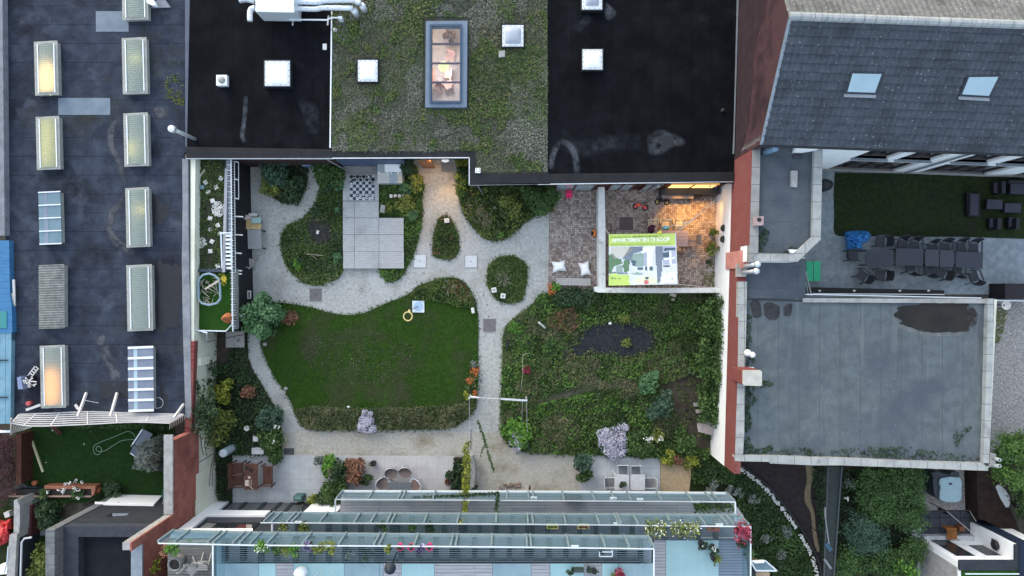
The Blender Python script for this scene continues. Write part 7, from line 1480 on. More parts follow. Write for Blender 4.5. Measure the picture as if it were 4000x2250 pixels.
lounge('lounge_chair','dark lounge chair, left of two at the lower side of the low tables','chair',tp(z5,(1890,880),(2140,890),(2125,1115),(1885,1100)),tp(z5,(1905,890),(2035,895),(2030,1070),(1900,1065)),.42,tp(z5,(2045,885),(2140,890),(2125,1115),(2042,1110)))
lounge('lounge_chair','dark lounge chair, right of two at the lower side of the low tables','chair',tp(z5,(2270,860),(2500,880),(2490,1110),(2262,1095)),tp(z5,(2285,870),(2410,880),(2400,1060),(2280,1050)),.42,tp(z5,(2425,880),(2500,885),(2490,1110),(2420,1105)))
t=thing('barbecue','dark covered barbecue in the corner beside the annexe','barbecue',(*U(*tA(1290,415),.5),.01)); MB().pp(smooth(tp(tA,(1240,362),(1330,375),(1342,420),(1310,462),(1240,468)),3),.05,.85).build('cover',C('bbq',(.012,.013,.016)),t,bev=.05); MB().pp(smooth(tp(tA,(1255,385),(1315,395),(1310,440),(1255,445)),2),.85,.98).build('lid',C('bbq2',(.025,.027,.032)),t)
boxthing('black_shed','black flat box at the lower right corner of the terrace','box',tp(tF,(1755,18),(2100,20),(2100,165),(1755,165)),.01,1.2,C('bsh',(.012,.010,.013)))
m=MB(); m.beam(U3(*tF(1650,178),1.2),U3(*tF(2100,185),1.2),.05); t=thing('metal_rail','thin pale metal rail above the gravel yard at the right edge','rail',(*U(*tF(1800,180),1),.01)); m.build('rail',MT['galv'],t); m=MB(); m.obox(*U(*tF(1790,150),1.0),.01,.2,.2,1.0); m.build('post',MT['concrete'],t)
t=thing('satellite_dish','small white crescent dish at the top of the gravel yard','dish',(*U(*tF(1742,225),.9),.02)); x,y=U(*tF(1742,222),.9); m=MB(); m.lathe(x,y,[(.06,.9),(.2,.99),(.24,1.08),(.225,1.08),(.19,1.0),(.05,.92)],18,cap=False); m.build('dish',MT['stone_white'],t,sm=True); m=MB(); m.tube([(x,y,.02),(x,y,.92)],.03,6); m.build('post',MT['metal_dark'],t)
t=thing('plastic_crate','blue-grey crate with white folding rack standing on the workshop roof','crate',(*U(*t3(250,930),ZA+.1),ZA)); MB().pp(tp(t3,(160,905),(195,893),(215,1015),(170,1015)),ZA,ZA+.7).build('side',C('crate_bl',(.17,.21,.33)),t); MB().pp(tp(t3,(195,897),(300,890),(308,1000),(215,1010)),ZA,ZA+.3).build('box',MT['plastic_black'],t)
m=MB()
for p0,p1 in (((215,935),(345,945)),((240,905),(300,985)),((260,990),(345,965)),((230,960),(310,910)),((225,950),(330,985)),((250,920),(280,1000))): m.beam(U3(*t3(*p0),ZA+.75),U3(*t3(*p1),ZA+.75),.05,.03)
m.build('rack',MT['lattice'],t)
m=MB()
for dx,dy in ((0,0),(28,22)): m.beam(U3(*t3(265+dx,885+dy),ZA+.4),U3(*t3(330+dx,800+dy),ZA+.5),.04,.04)
for k in range(4): m.beam(U3(*t3(282+18*k,862-20*k),ZA+.45),U3(*t3(310+18*k,884-20*k),ZA+.45),.04,.03)
m.build('ladder_rack',MT['lattice'],t)
t=thing('red_bucket','small red round bucket on the workshop roof near the lattice fence','bucket',(*U(*t3(267,1150),ZA),ZA)); MB().lathe(*U(*t3(267,1150),ZA+.2),[(.10,ZA),(.12,ZA+.22),(.02,ZA+.24)],12).build('bucket',C('rbk',(.4,.08,.08)),t)
t=thing('timber_pair','two pale timber battens leaning on the blue shed','battens',(*U(*t3(120,160),ZA+.1),ZA)); m=MB(); m.beam(U3(*T(0,550)(130,1310),ZA+.3),U3(*t3(138,230),ZA+.1),.1,.06); m.build('batten',MT['lattice'],t); m=MB(); m.beam(U3(*t3(105,112),ZA+.15),U3(*t3(122,225),ZA+.1),.26,.1); m.build('board',MT['wood_pale'],t)
for k,(p0,p1,lb) in enumerate((((248,1210),(385,1162),'white timber lying beside the lower left skylight'),((710,1160),(742,1205),'short white timber leaning at the lattice fence'))):
 t=thing('timber',lb,'timber',(*U(*t3(*p0),ZA+.1),ZA)); m=MB(); m.beam(U3(*t3(*p0),ZA+.1),U3(*t3(*p1),ZA+.15),.12,.06); m.build('batten',MT['lattice'],t)
t=thing('cable_loop','thin grey cable loop right of the barred skylight','cable',(*U(*t3(1500,1140),ZA),ZA)); m=MB(); m.tube(smooth_open([U3(*t3(x,y),ZA+.03) for x,y in ((1460,1095),(1510,1098),(1538,1135),(1525,1180),(1480,1195),(1460,1190))],4),.014,5); m.build('cable',MT['galv'],t)
t=thing('cable_run','thin pale cable between the two lattice props','cable',(*U(*t3(880,1130),ZA),ZA)); m=MB(); m.tube(smooth_open([U3(*t3(x,y),ZA+.03) for x,y in ((800,1120),(880,1135),(930,1145))],4),.012,5); m.build('cable',MT['galv'],t)
lf=thing('lattice_fence','long white slatted lattice fence leaning out over the small lawn','fence',(*U(*t3(900,1240),ZA),ZA))
Bz,Tz=ZA+.05,ZA+1.5
Bp=smooth_open([U3(*t3(x,y),Bz) for x,y in ((185,1252),(450,1243),(830,1228),(1240,1240),(1730,1252))],6); Tp=smooth_open([U3(*t3(x,y),Tz-.9) for x,y in ((110,1335),(330,1362),(830,1345),(1240,1325),(1600,1335))],6)
for k in range(7):
 s=k/6; m=MB(); P=[Vector(p).lerp(Vector(q),s) for p,q in zip(Bp,Tp)]
 for qa,qb in zip(P[:-1],P[1:]): m.beam(qa,qb,.055,.03)
 m.build('slat',MT['lattice'],lf)
m=MB()
for k in (0,4,8,12,16,20,24): m.beam(Vector(Bp[k])+Vector((0,0,.03)),Vector(Tp[k])+Vector((0,0,.03)),.05,.03)
m.build('batten',MT['lattice'],lf)
m=MB()
for k in range(9): s=k/8; m.beam(Vector(U3(*t3(112,1335),ZA+.6)).lerp(Vector(U3(*t3(300,1370),ZA+.5)),s),Vector(U3(*t3(108,1430),ZA-.5)).lerp(Vector(U3(*t3(220,1400),ZA-.5)),s),.045,.03)
m.beam(U3(*t3(105,1290),ZA+.9),U3(*t3(107,1440),ZA-.6),.07); m.build('end_panel',C('latt_d',(.36,.32,.29)),lf)
m=MB()
for k in range(8): s=k/7; m.beam(Vector(U3(*t3(1605,1340),ZA+.6)).lerp(Vector(U3(*t3(1740,1262),ZA+.5)),s),Vector(U3(*t3(1600,1390),ZA-.1)).lerp(Vector(U3(*t3(1745,1310),ZA-.1)),s),.04,.03)
m.beam(U3(*t3(1600,1335),ZA+.7),U3(*t3(1735,1255),ZA+.7),.06); m.build('end_panel',C('latt_d',(.36,.32,.29)),lf)
for p0,p1 in (((815,1050),(735,1272)),((1105,1050),(1042,1272)),((1732,1158),(1642,1285))):
 m=MB(); m.beam(U3(*t3(*p0),ZA+.05),U3(*t3(*p1),ZA+1.2),.10); m.build('prop',MT['lattice'],lf)
m=MB(); m.beam(U3(*t3(-60,1415),1.6),U3(*t3(105,1412),1.6),.12,.08); t=thing('white_rail','white horizontal rail at the left picture edge below the blue shed','rail',(*U(*t3(0,1415),1.6),0)); m.build('rail',MT['white'],t); m=MB(); m.beam(U3(*t3(-60,1420),0),U3(*t3(-60,1415),1.6),.08); m.build('post',MT['white'],t)
yw_=thing('yard_wall','low brown brick wall along the left side of the small lawn','wall',(*U(*q0(178,350),.0),0)); MB().pp(tp(q0,(152,110),(202,110),(200,580),(150,600)),0,.9).build('wall',M('ywall',(.055,.025,.02),(.085,.04,.03),4,8,.9,bump=.4),yw_)
t=thing('plank','long pale yellow plank lying on the small lawn','plank',(*U(*q0(355,320),.05),.02)); m=MB(); m.beam(U3(*q0(303,175),.07),U3(*q0(406,467),.07),.10,.08); m.build('plank',C('plk',(.5,.48,.3)),t)
t=thing('garden_hose','thin green garden hose lying in loops on the small lawn','hose',(*U(*q0(960,230),.03),.02)); m=MB(); m.tube(smooth_open([U3(*q0(x,y),.05) for x,y in ((1275,140),(1250,100),(1205,85),(1150,105),(1040,150),(950,185),(890,220),(880,260),(900,298),(930,303),(955,275),(955,245),(930,225),(908,240),(912,265),(940,275),(1000,262),(1080,210),(1150,172),(1265,160))],5),.016,5); m.build('hose',C('hose',(.2,.33,.22)),t)
t=thing('sun_lounger','grey mesh sun lounger with white side rails under the olive tree','sun lounger',(*U(*q0(1330,200),.3),.02)); C0=[U3(*q0(x,y),.4) for x,y in ((1262,215),(1345,60),(1450,110),(1340,275))]
MB().pp(tp(q0,(1268,205),(1352,65),(1440,110),(1345,262)),.34,.38).build('bed',C('lg_bed',(.16,.185,.23)),t); MB().pp(tp(q0,(1228,285),(1262,218),(1338,265),(1300,335)),.38,.42).build('headrest',C('lg_head',(.10,.125,.175)),t)
m=MB(); m.beam(U3(*q0(1248,210),.45),U3(*q0(1345,65),.45),.06); m.beam(U3(*q0(1338,270),.45),U3(*q0(1412,160),.45),.06); m.beam(U3(*q0(1230,288),.45),U3(*q0(1300,337),.45),.05); m.build('rail',MT['rail_white'],t)
for x,y in ((1255,215),(1340,80),(1335,262),(1420,130)): m=MB(); m.obox(*U(*q0(x,y),.2),.02,.04,.04,.36); m.build('leg',MT['rail_white'],t)
bk=thing('wheelbarrow','black wheelbarrow with pale handles under the olive tree','wheelbarrow',(*U(*q0(1540,440),.3),.02)); m=MB().pp(smooth(tp(q0,(1470,390),(1580,370),(1600,450),(1500,460)),2),.2,.6); m.build('tray',C('wb',(.015,.017,.022)),bk); m=MB(); m.tube([U3(*q0(1435,410),.5),U3(*q0(1470,450),.55),U3(*q0(1495,450),.5)],.02,6); m.tube([U3(*q0(1545,475),.5),U3(*q0(1565,500),.55),U3(*q0(1588,500),.5)],.02,6); m.build('handle',MT['galv'],bk); m=MB(); cc=U3(*q0(1575,470),.2); m.ball(cc,.16,.06,.17); m.build('wheel',MT['plastic_black'],bk,sm=True)
t=thing('timber_prop','dark timber brace below the lattice fence at the small lawn','brace',(*U(*q0(530,70),.2),.02)); m=MB(); m.beam(U3(*q0(480,30),1.4),U3(*q0(560,112),.05),.12); m.beam(U3(*q0(500,25),1.4),U3(*q0(578,105),.05),.1); m.build('brace',MT['wood_brown'],t)
pl=thing('brick_planter','long orange brick planter with white flowers below the small lawn','planter',(*U(*q0(650,640),.3),0)); po=C('pl_brick',(.3,.12,.07))
MB().pp(tp(q0,(415,598),(900,600),(898,628),(420,628)),0,.5).build('wall',po,pl); MB().pp(tp(q0,(860,630),(900,630),(880,690),(862,690)),0,.499).build('wall',po,pl); MB().pp(tp(q0,(80,692),(860,692),(860,706),(80,706)),0,.5).build('wall',C('pl_back',(.33,.22,.18)),pl); MB().pp(tp(q0,(150,630),(860,630),(860,690),(150,690)),0,.4).build('soil',C('soil_dk',(.018,.015,.012)),pl)
for k,(x,y) in enumerate(((320,573),(920,640))): pot(['terracotta pot at the dark plastic sheet by the small lawn','terracotta pot at the right end of the brick planter'][k],*q0(x,y),.13,.25,MT['terracotta'],None,z=.02)
heap('plastic_sheet','crumpled dark grey plastic sheet at the left end of the brick planter','sheet',tp(q0,(145,600),(200,575),(290,590),(400,605),(415,628),(250,630),(150,630)),.3,C('sheet_dk',(.05,.055,.065),.4),amp=.1)
boxthing('green_bin','dark green wheelie bin at the wall beside the white door','bin',tp(q0,(1527,640),(1592,638),(1592,740),(1530,742)),.02,1.0,C('gbin',(.012,.06,.045)),'bin')
t=thing('white_pole','thin pale pole leaning at the green wheelie bin','pole',(*U(*q0(1545,720),.5),.02)); m=MB(); m.tube([U3(*q0(1555,690),.2),U3(*q0(1535,770),1.8)],.018,5); m.build('pole',MT['galv'],t)
heap('red_tarpaulin','bright red crumpled tarpaulin at the lower left picture edge','tarpaulin',tp(q0,(-60,905),(40,930),(100,905),(122,920),(125,1000),(75,1010),(105,1040),(90,1110),(20,1155),(-60,1160)),.8,M('tarp_red',(.5,.04,.045),(.65,.09,.09),5,5,.4),amp=.2)
wl=thing('low_wall','pale stone wall with white top in the lower left corner','wall',(*U(*q0(150,1000),.0),0)); MB().pp(tp(q0,(132,735),(160,730),(188,790),(186,940),(180,1045),(128,1050)),0,1.6).build('wall',MT['concrete'],wl); MB().pp(tp(q0,(90,1060),(160,1055),(130,1600),(50,1600)),0,1.7).build('wall',MT['concrete'],wl)
m=MB(); m.tube([U3(*q0(300,1085),1.5),U3(*q0(230,1095),1.6),U3(*q0(205,1130),1.6),U3(*q0(190,1600),1.6)],.05,6); m.tube([U3(*q0(80,1170),1.7),U3(*q0(70,1300),1.7),U3(*q0(40,1420),1.7)],.04,6); m.build('pipe',MT['galv'],wl)
MB().pp(tp(q0,(160,1090),(190,1090),(165,1600),(120,1600)),0,1.5).build('gutter',MT['dark_render'],wl)
t=boxthing('brick_shed','dark red brick lean-to wall at the lower left corner','wall',tp(q0,(188,780),(300,785),(290,1070),(182,1080)),0,.9,M('bsh2',(.07,.025,.025),(.10,.035,.035),4,8,.9),'wall')
struct('garden_path',MB().prism(UP(tp(q0,(300,800),(470,820),(470,1060),(320,1075)),.02),-.03,.02),M('path_b',(.26,.28,.31),(.33,.35,.38),2,7,.9))
struct('neighbour_ground',MB().prism(UP(tp(q0,(-100,700),(150,700),(150,1600),(-100,1600)),.01),-.03,.01),MT['darkgrass'])
struct('neighbour_ground',MB().prism(UP(tp(q0,(200,1100),(590,1060),(600,1600),(200,1600)),.01),-.03,.012),MT['darkgrass'])
t=thing('stone_pot','pale stone block on the grass above the red tarpaulin','stone',(*U(*q0(65,870),.1),.01)); m=MB(); m.obox(*U(*q0(65,870),.3),.01,.28,.28,.3,.3); m.build('block',MT['stone_white'],t)
t=thing('flat_roof','white flat roof corner at the very bottom left','roof',(*U(*q0(20,1420),.3),.01)); MB().pp(tp(q0,(-60,1375),(80,1370),(60,1430),(-60,1440)),.5,1.2).build('roof',MT['white'],t)
def rplant(label,px,py,z,r,h,mat,n=130,potm=None,potr=.13,leaf=.06,name='hanging_pot',hang=True):
 x,y=U(px,py,z); t=thing(name,label,'plant pot',(x,y,z)); m=MB(); m.lathe(x,y,[(potr*.7,z-.22),(potr,z),(potr*.85,z),(.01,z-.04)],12); m.build('pot',potm or C('pot_blk',(.035,.035,.038)),t)
 P,q=clumps((x,y),r,h,n,8,z-.1); leaves('foliage',mat,P,leaf,t,q); return t
R3=Z3+1.0; R2=Z2+1.0
rplant('bushy green plant with white flowers on the top gallery rail, leftmost',1021,2132,R3,.3,.35,LM['bright'],260)
P,q=clumps(U(1021,2132,R3+.3),.26,.1,26,8,R3+.3); leaves('blossom',LM['whitefl'],P,.03,bpy.data.objects[[o.name for o in bpy.data.objects if o.get('label','').startswith('bushy green plant with white')][0]])
rplant('dull green planter on the top gallery rail beside the white flowers',1080,2142,R3-.1,.22,.25,LM['mid'],120); rplant('pale yellowish planter on the top gallery rail',1115,2146,R3-.1,.26,.25,LM['yelgreen'],120); rplant('green leafy planter on the top gallery rail left of the purple flowers',1153,2146,R3-.1,.24,.3,LM['bright'],170)
rplant('white and purple flower ball on the top gallery rail',1209,2132,R3,.22,.25,LM['purple'],220); rplant('green and purple plant on the top gallery rail, first of two',1246,2138,R3,.24,.3,LM['yelgreen'],150); rplant('green and dark purple plant on the top gallery rail, second of two',1292,2137,R3,.25,.3,LM['yelgreen'],170)
rplant('olive green hanging pot on the top gallery rail, first of five in the middle',1519,2139,R3,.16,.3,LM['yelgreen'],150)
pk=C('pot_pink',(.62,.04,.16),.4)
for k,(x,lb) in enumerate(((1562,'pink rimmed dark pot on the top gallery rail, left of three'),(1605,'pink rimmed dark pot on the top gallery rail, middle of three'),(1677,'pink rimmed dark pot on the top gallery rail, right of three'))): rplant(lb,x,2138,R3,.11,.18,LM['dark'],50,pk,.15)
rplant('purplish hanging plant between the pink rimmed pots',1645,2140,R3,.17,.3,LM['purple'],120)
rplant('yellow-green plant on the middle gallery rail, first from the left',1108,2054,R2,.2,.25,LM['yelgreen'],110); rplant('yellow-green spiky plant on the middle gallery rail, second from the left',1187,2057,R2,.24,.3,LM['yelgreen'],150)
rplant('low green planter on the middle gallery rail left of the vine',1494,2057,R2-.1,.22,.2,LM['mid'],100); rplant('green planter with pale spots on the middle gallery rail',1607,2058,R2-.1,.22,.2,LM['mid'],100); rplant('dark green planter on the middle gallery rail right before the vine',1682,2058,R2-.1,.24,.2,LM['dark'],120)
for k,(x0,x1,mt,lb) in enumerate(((2136,2180,'yelgreen','yellow framed planter box with lime plants on the middle gallery'),(2257,2301,'rust','yellow framed planter box with brown plants on the middle gallery'))):
 z=R2-.05; t=thing('planter_box',lb,'planter',(*U((x0+x1)/2,2060,z),z)); o=UP(rect(x0,2052,x1,2067),z); i2=UP(rect(x0+3,2055,x1-3,2064),z); m=MB(); ring_cop(m,o,i2,z-.2,z); m.build('box',C('plb',(.55,.5,.2)),t); MB().prism(i2,z-.2,z-.12).build('soil',C('soil_dk',(.018,.015,.012)),t); leaves('foliage',LM[mt],np.column_stack([RNG.uniform(i2[0][0],i2[1][0],60),RNG.uniform(i2[2][1],i2[0][1],60),RNG.uniform(z-.1,z+.06,60)]),.05,t)
def rbox(label,x0,x1,y,z,mat,n,fl=None,h=.3,w=.25):
 X0,Y=U(x0,y,z); X1,_=U(x1,y,z); t=thing('flower_box',label,'flower box',((X0+X1)/2,Y,z)); MB().box(X0,Y-.12,z-.25,X1,Y+.12,z-.05).build('box',C('fbox',(.08,.075,.07)),t)
 P=np.column_stack([RNG.uniform(X0-.1,X1+.1,n),Y+RNG.normal(0,w*.6,n),z+RNG.uniform(-.1,h,n)]); leaves('foliage',mat,P,.065,t)
 if fl is not None:
  k=n//5; P=np.column_stack([RNG.uniform(X0-.1,X1+.1,k),Y+RNG.normal(0,w*.7,k),z+RNG.uniform(0,h+.05,k)]); leaves('blossom',fl,P,.04,t)
rbox('flower box with green leaves and white blossoms on the middle gallery rail, left of two',2525,2590,2060,R2,LM['yelgreen'],240,LM['whitefl']); rbox('flower box with green leaves and white blossoms on the middle gallery rail, right of two',2625,2722,2060,R2,LM['yelgreen'],300,LM['whitefl'])
rbox('small box of dull red flowers on the middle gallery rail',2770,2800,2064,R2,LM['rust'],60,LM['red'],.15,.08); rbox('crimson flowering bush at the right end of the middle gallery',2875,2915,2074,R2,LM['red'],260,None,.4,.35)
rbox('green planting behind the glass at the right end of the lowest gallery',2715,2855,1978,Z1+.5,LM['mid'],420,LM['yelgreen'],.4,.2)
for k,x in enumerate((2219,2257)):
 t=thing('planter_box',['dark planter box behind the lowest glass rail, left of two','dark planter box behind the lowest glass rail, right of two'][k],'planter',(*U(x,1947,Z1+.4),Z1)); MB().pp(rect(x-17,1939,x+17,1954),Z1,Z1+.4).build('box',C('plk2',(.035,.03,.028)),t); x0,y0=U(x-15,1941,Z1+.4); x1,y1=U(x+15,1952,Z1+.4); leaves('foliage',LM['rust'],np.column_stack([RNG.uniform(x0,x1,40),RNG.uniform(y1,y0,40),RNG.uniform(Z1+.38,Z1+.5,40)]),.04,t)
t=thing('parasol','round closed black parasol top on the top landing','parasol',(*U(1519,2231,Z3+1.6),Z3)); x,y=U(1519,2231,Z3+1.8); MB().lathe(x,y,[(.22,Z3+1.5),(.215,Z3+1.6),(.1,Z3+1.75),(.02,Z3+1.8)],20).build('canopy',C('para',(.02,.028,.038)),t); m=MB(); m.tube([(x,y,Z3),(x,y,Z3+1.6)],.025,6); m.build('pole',MT['metal_dark'],t)
t=thing('white_pouf','rounded white pouf on the teal landing at the bottom edge','pouf',(*U(1168,2240,Z3+.4),Z3)); m=MB(); x,y=U(1168,2243,Z3+.4); m.lathe(x,y,[(.18,Z3),(.22,Z3+.1),(.22,Z3+.35),(.12,Z3+.42),(.02,Z3+.43)],16,1.1,.9); m.build('cushion',MT['white_bright'],t,sm=True)
for k,x in enumerate((1195,1236,1252,1292)):
 t=thing('pale_rod',['short','second','third','long'][k]+' pale leaning rod on the teal landing right of the white pouf','rod',(*U(x,2245,Z3+.3),Z3)); m=MB(); m.beam(U3(x-5,2252,Z3+.05),U3(x+6,2236,Z3+.5),.03); m.build('rod',C('rod',(.5,.52,.42)),t)
t=thing('barrel_planter','large round grey tub with dark soil on the wooden terrace','tub',(*U(677,2209,7.9),7.2)); x,y=U(677,2209,7.9); MB().lathe(x,y,[(.22,7.2),(.27,7.85),(.235,7.85),(.225,7.75),(.01,7.75)],20).build('tub',MT['pot_grey'],t,sm=True); MB().lathe(x,y,[(.225,7.755),(.01,7.77)],16).build('soil',C('soil_dk',(.018,.015,.012)),t)
p=chair_fold('','grey')
for k,(x,y,rz) in enumerate(((811,2190,0),(766,2207,48))): place(p,U3(x,y,7.2),R(rz),['grey slatted folding chair upright beside the glass on the wooden terrace','grey folding chair lying askew on the wooden terrace'][k],k==0)
rplant('bright green plant below the glass canopy on the wooden terrace',683,2137,7.9,.3,.4,LM['bright'],200); rplant('dark reddish plant at the brick wall on the wooden terrace',648,2147,7.9,.25,.35,LM['rust'],120); rplant('small green pot seen through the canopy glass',740,2100,Z3-.6,.16,.2,LM['bright'],60)
bush('yellow_plant','yellow-green climbing plant at the foot of the brick wall','plant',*q0(1478,1330),.35,.6,LM['yellow'],90,.10,6.0)
t=thing('landing_planter','dark planter trough with a round shrub on the teal landing','planter',(*U(2250,2232,Z3+.3),Z3)); MB().pp(rect(2235,2226,2281,2237),Z3,Z3+.3).build('trough',C('trg',(.05,.06,.055)),t); P,q=clumps(U(2227,2232,Z3+.3),.16,.25,120,7,Z3+.2); leaves('foliage',LM['dark'],P,.05,t,q)
for k,x in enumerate((2302,2322)): pot(['small dark round pot on the landing, left of the pair','small dark round pot on the landing, right of the pair'][k],x,2229+4*k,.11,.25,C('pot_blk',(.035,.035,.038)),LM['dark'],.1,20,z=Z3)
bush('red_bush','crimson and green bush at the bottom edge of the top gallery','bush',2412,2242,.3,.5,LM['red'],220,.07,Z3); bush('green_bush','yellow-green bush top at the bottom edge of the top gallery','bush',2400,2250,.26,.4,LM['yelgreen'],120,.07,Z3)
for k,(x,y,mt,fl,lb) in enumerate(((2746,2133,'dark',0,'black planter with one white flower on the teal terrace'),(2790,2144,'dark',1,'planter with white flowers at the right edge of the teal terrace'),(2793,2180,'yelgreen',0,'square black pot with trailing yellow-green plant on the teal terrace'))):
 t=pot(lb,x,y,.18 if k!=1 else .15,.35,C('pot_blk',(.035,.035,.038)),LM[mt],.3,110,z=Z2-.03)
 if fl or k==0: P,q=clumps(U(x+4*fl,y,Z2+.6),.16 if fl else .05,.1,14 if fl else 4,6,Z2+.55); leaves('blossom',LM['whitefl'],P,.045,t)
rplant('dark plant with white blossoms at the right glass of the middle gallery',2898,2121,Z2+.5,.22,.3,LM['dark'],120); bush('trailing_plant','green plants trailing along the right glass rail','plant',2916,2152,.3,.5,LM['mid'],160,.06,Z2)
bush('wire_plant','pale bare plant behind the top gallery rail','plant',1372,2152,.22,.4,LM['silver'],70,.06,Z3-.3); bush('dark_plant','dark plant shape behind the top gallery grating','plant',1432,2160,.3,.3,LM['dark'],110,.07,Z3-.3)
t=thing('wall_chair','white metal chair frame behind the top gallery rail, at its right part','chair',(*U(2366,2165,Z3),Z3-.3)); m=MB();
for p0,p1 in (((2342,2155),(2342,2175)),((2392,2150),(2392,2175)),((2342,2174),(2392,2174)),((2352,2156),(2390,2156))): m.tube([U3(*p0,Z3+.2),U3(*p1,Z3+.2)],.025,6)
m.build('frame',MT['rail_white'],t); MB().pp(rect(2352,2158,2388,2172),Z3-.1,Z3-.05).build('seat',MT['fabric_grey'],t)
t=thing('hot_tub','dark round-cornered tub with a pale blue-grey cover, on white pebbles','tub',(*U(*tD(1200,620),.5),.01)); MB().pp(smooth(tp(tD,(1075,500),(1110,468),(1200,490),(1270,465),(1320,510),(1330,640),(1250,720),(1130,725),(1085,660)),3),.02,.85).build('tub',C('tub_dk',(.03,.037,.045)),t,bev=.04)
MB().pp(smooth(tp(tD,(1145,530),(1335,522),(1345,640),(1340,740),(1240,758),(1140,728),(1148,620)),2),.85,.98).build('cover',C('tub_cov',(.23,.32,.35)),t,bev=.05); m=MB(); q_=U3(*tD(1240,580),1.0); m.ball(q_,.09,.05,.04); m.build('handle',MT['plastic_black'],t)
for k,(x,y) in enumerate(((1110,490),(1280,490))): boxthing('dark_bag','dark rounded bag behind the covered tub, '+['left','right'][k],'bag',smooth(tp(tD,(x-35,y-20),(x+35,y-22),(x+38,y+22),(x-38,y+22)),2),.02,.95,C('bagd',(.02,.027,.032)))
t=thing('wooden_chair','orange-brown slatted wooden chair on the dark patio','chair',(*U(*tD(1252,1058),.5),.012)); MB().pp(tp(tD,(1205,1015),(1300,1015),(1300,1105),(1205,1105)),.42,.46).build('seat',MT['wood_orange'],t); MB().pp(tp(tD,(1205,1000),(1300,1000),(1300,1014),(1205,1014)),.42,.85).build('backrest',MT['wood_orange'],t)
for x,y in ((1215,1022),(1290,1022),(1215,1095),(1290,1095)): m=MB(); m.obox(*U(*tD(x,y),.2),.012,.05,.05,.4); m.build('leg',MT['wood_orange'],t)
boxthing('wooden_stool','small red-brown stool right of the wooden chair on the dark patio','stool',tp(tD,(1325,985),(1375,985),(1375,1030),(1325,1030)),.02,.45,C('stl',(.16,.06,.03)))
t=thing('patio_ledge','dark gate bar between pebble bed and dark patio','bar',(*U(*tD(1150,835),.5),0)); m=MB(); m.beam(U3(*tD(985,838),.9),U3(*tD(1420,830),.9),.06); m.build('bar',MT['plastic_black'],t); m=MB(); m.obox(*U(*tD(1222,862),.8),.01,.14,.14,.8); m.build('post',MT['plastic_black'],t)
t=thing('clothes_line','thin pale line crossing the dark patio','line',(*U(*tD(1300,950),1.5),0)); m=MB(); m.tube([U3(*tD(1205,838),1.5),U3(*tD(1470,1065),2.4)],.012,5); m.tube([U3(*tD(1420,835),1.5),U3(*tD(1480,935),2.4)],.012,5); m.build('line',C('line',(.4,.38,.36)),t); m=MB(); X,Y=U(*tD(1205,838),1.5); m.tube([(X,Y,0),(X,Y,1.5)],.02,5); m.build('post',MT['metal_dark'],t)
ed=thing('pebble_edging','curved strip of white pebbles along a dark metal edge','edging',(*U(*tE(930,860),0),0))
CE=[U(x,y,.0) for x,y in cur]
m=MB();
for p_,q_ in zip(CE[:-1],CE[1:]): m.beam((*p_,.12),(*q_,.12),.05,.3)
m.build('edge',MT['metal_dark'],ed)
P=[]; m=MB()
for p_,q_ in zip(CE[:-1],CE[1:]):
 d_=Vector((q_[0]-p_[0],q_[1]-p_[1]));
 for k in range(int(d_.length*40)):
  s=random.random(); o=random.uniform(.08,.26); nx,ny=d_.normalized(); yy=p_[1]+d_.y*s
  px_=2000+(p_[0]+d_.x*s)/S; py_=1125-yy/S
  if 2060<py_<2078 or 2160<py_<2170: continue
  m.ball((p_[0]+d_.x*s+ny*o,yy-nx*o,.06),.055,.05,.045,5,3)
o=m.build('pebbles',MT['stone_white'],ed); o['kind']='stuff'
nf=thing('net_fence','tall dark see-through net fence between two back gardens','fence',(*U(*tE(1330,1000),0),0))
for p0,p1 in (((1290,420),(1250,1500)),((1420,420),(1340,1500))): m=MB(); m.beam(U3(*tE(*p0),1.7),U3(*tE(*p1),1.7),.06); m.build('top_bar',C('nf_bar',(.05,.06,.065)),nf)
m=MB(); m.add([U3(*tE(1285,420),1.6),U3(*tE(1415,420),1.65),U3(*tE(1340,1500),1.65),U3(*tE(1245,1500),1.6)],[(0,1,2,3)]); m.build('net',glassmat('net',(.03,.045,.045),.5,.6),nf)
m=MB()
for y in (500,800,1100,1400):
 for x in (1275,1380): X,Y=U(*tE(x,y),1.6); m.tube([(X,Y,0),(X,Y,1.6)],.025,5)
m.build('post',MT['metal_dark'],nf)
for k,(p0,p1,w,lb) in enumerate((((1262,800),(1265,900),.07,'short white post beside the net fence'),((1265,905),(1300,1150),.05,'thin pale pole lying along the net fence'),((1255,1290),(1320,1380),.1,'pale plank at the lower end of the net fence'),((1270,1140),(1320,1210),.2,'small blue folded sheet on the net fence'))):
 t=thing(['post','pole','plank','sheet'][k],lb,['post','pole','plank','sheet'][k],(*U(*tE(*p0),1.7),1.66)); m=MB(); m.beam(U3(*tE(*p0),1.75),U3(*tE(*p1),1.75),w,.05); m.build('body',C('nfp%d'%k,((.2,.2,.19),(.18,.2,.2),(.17,.19,.2),(.03,.07,.11))[k]),t)
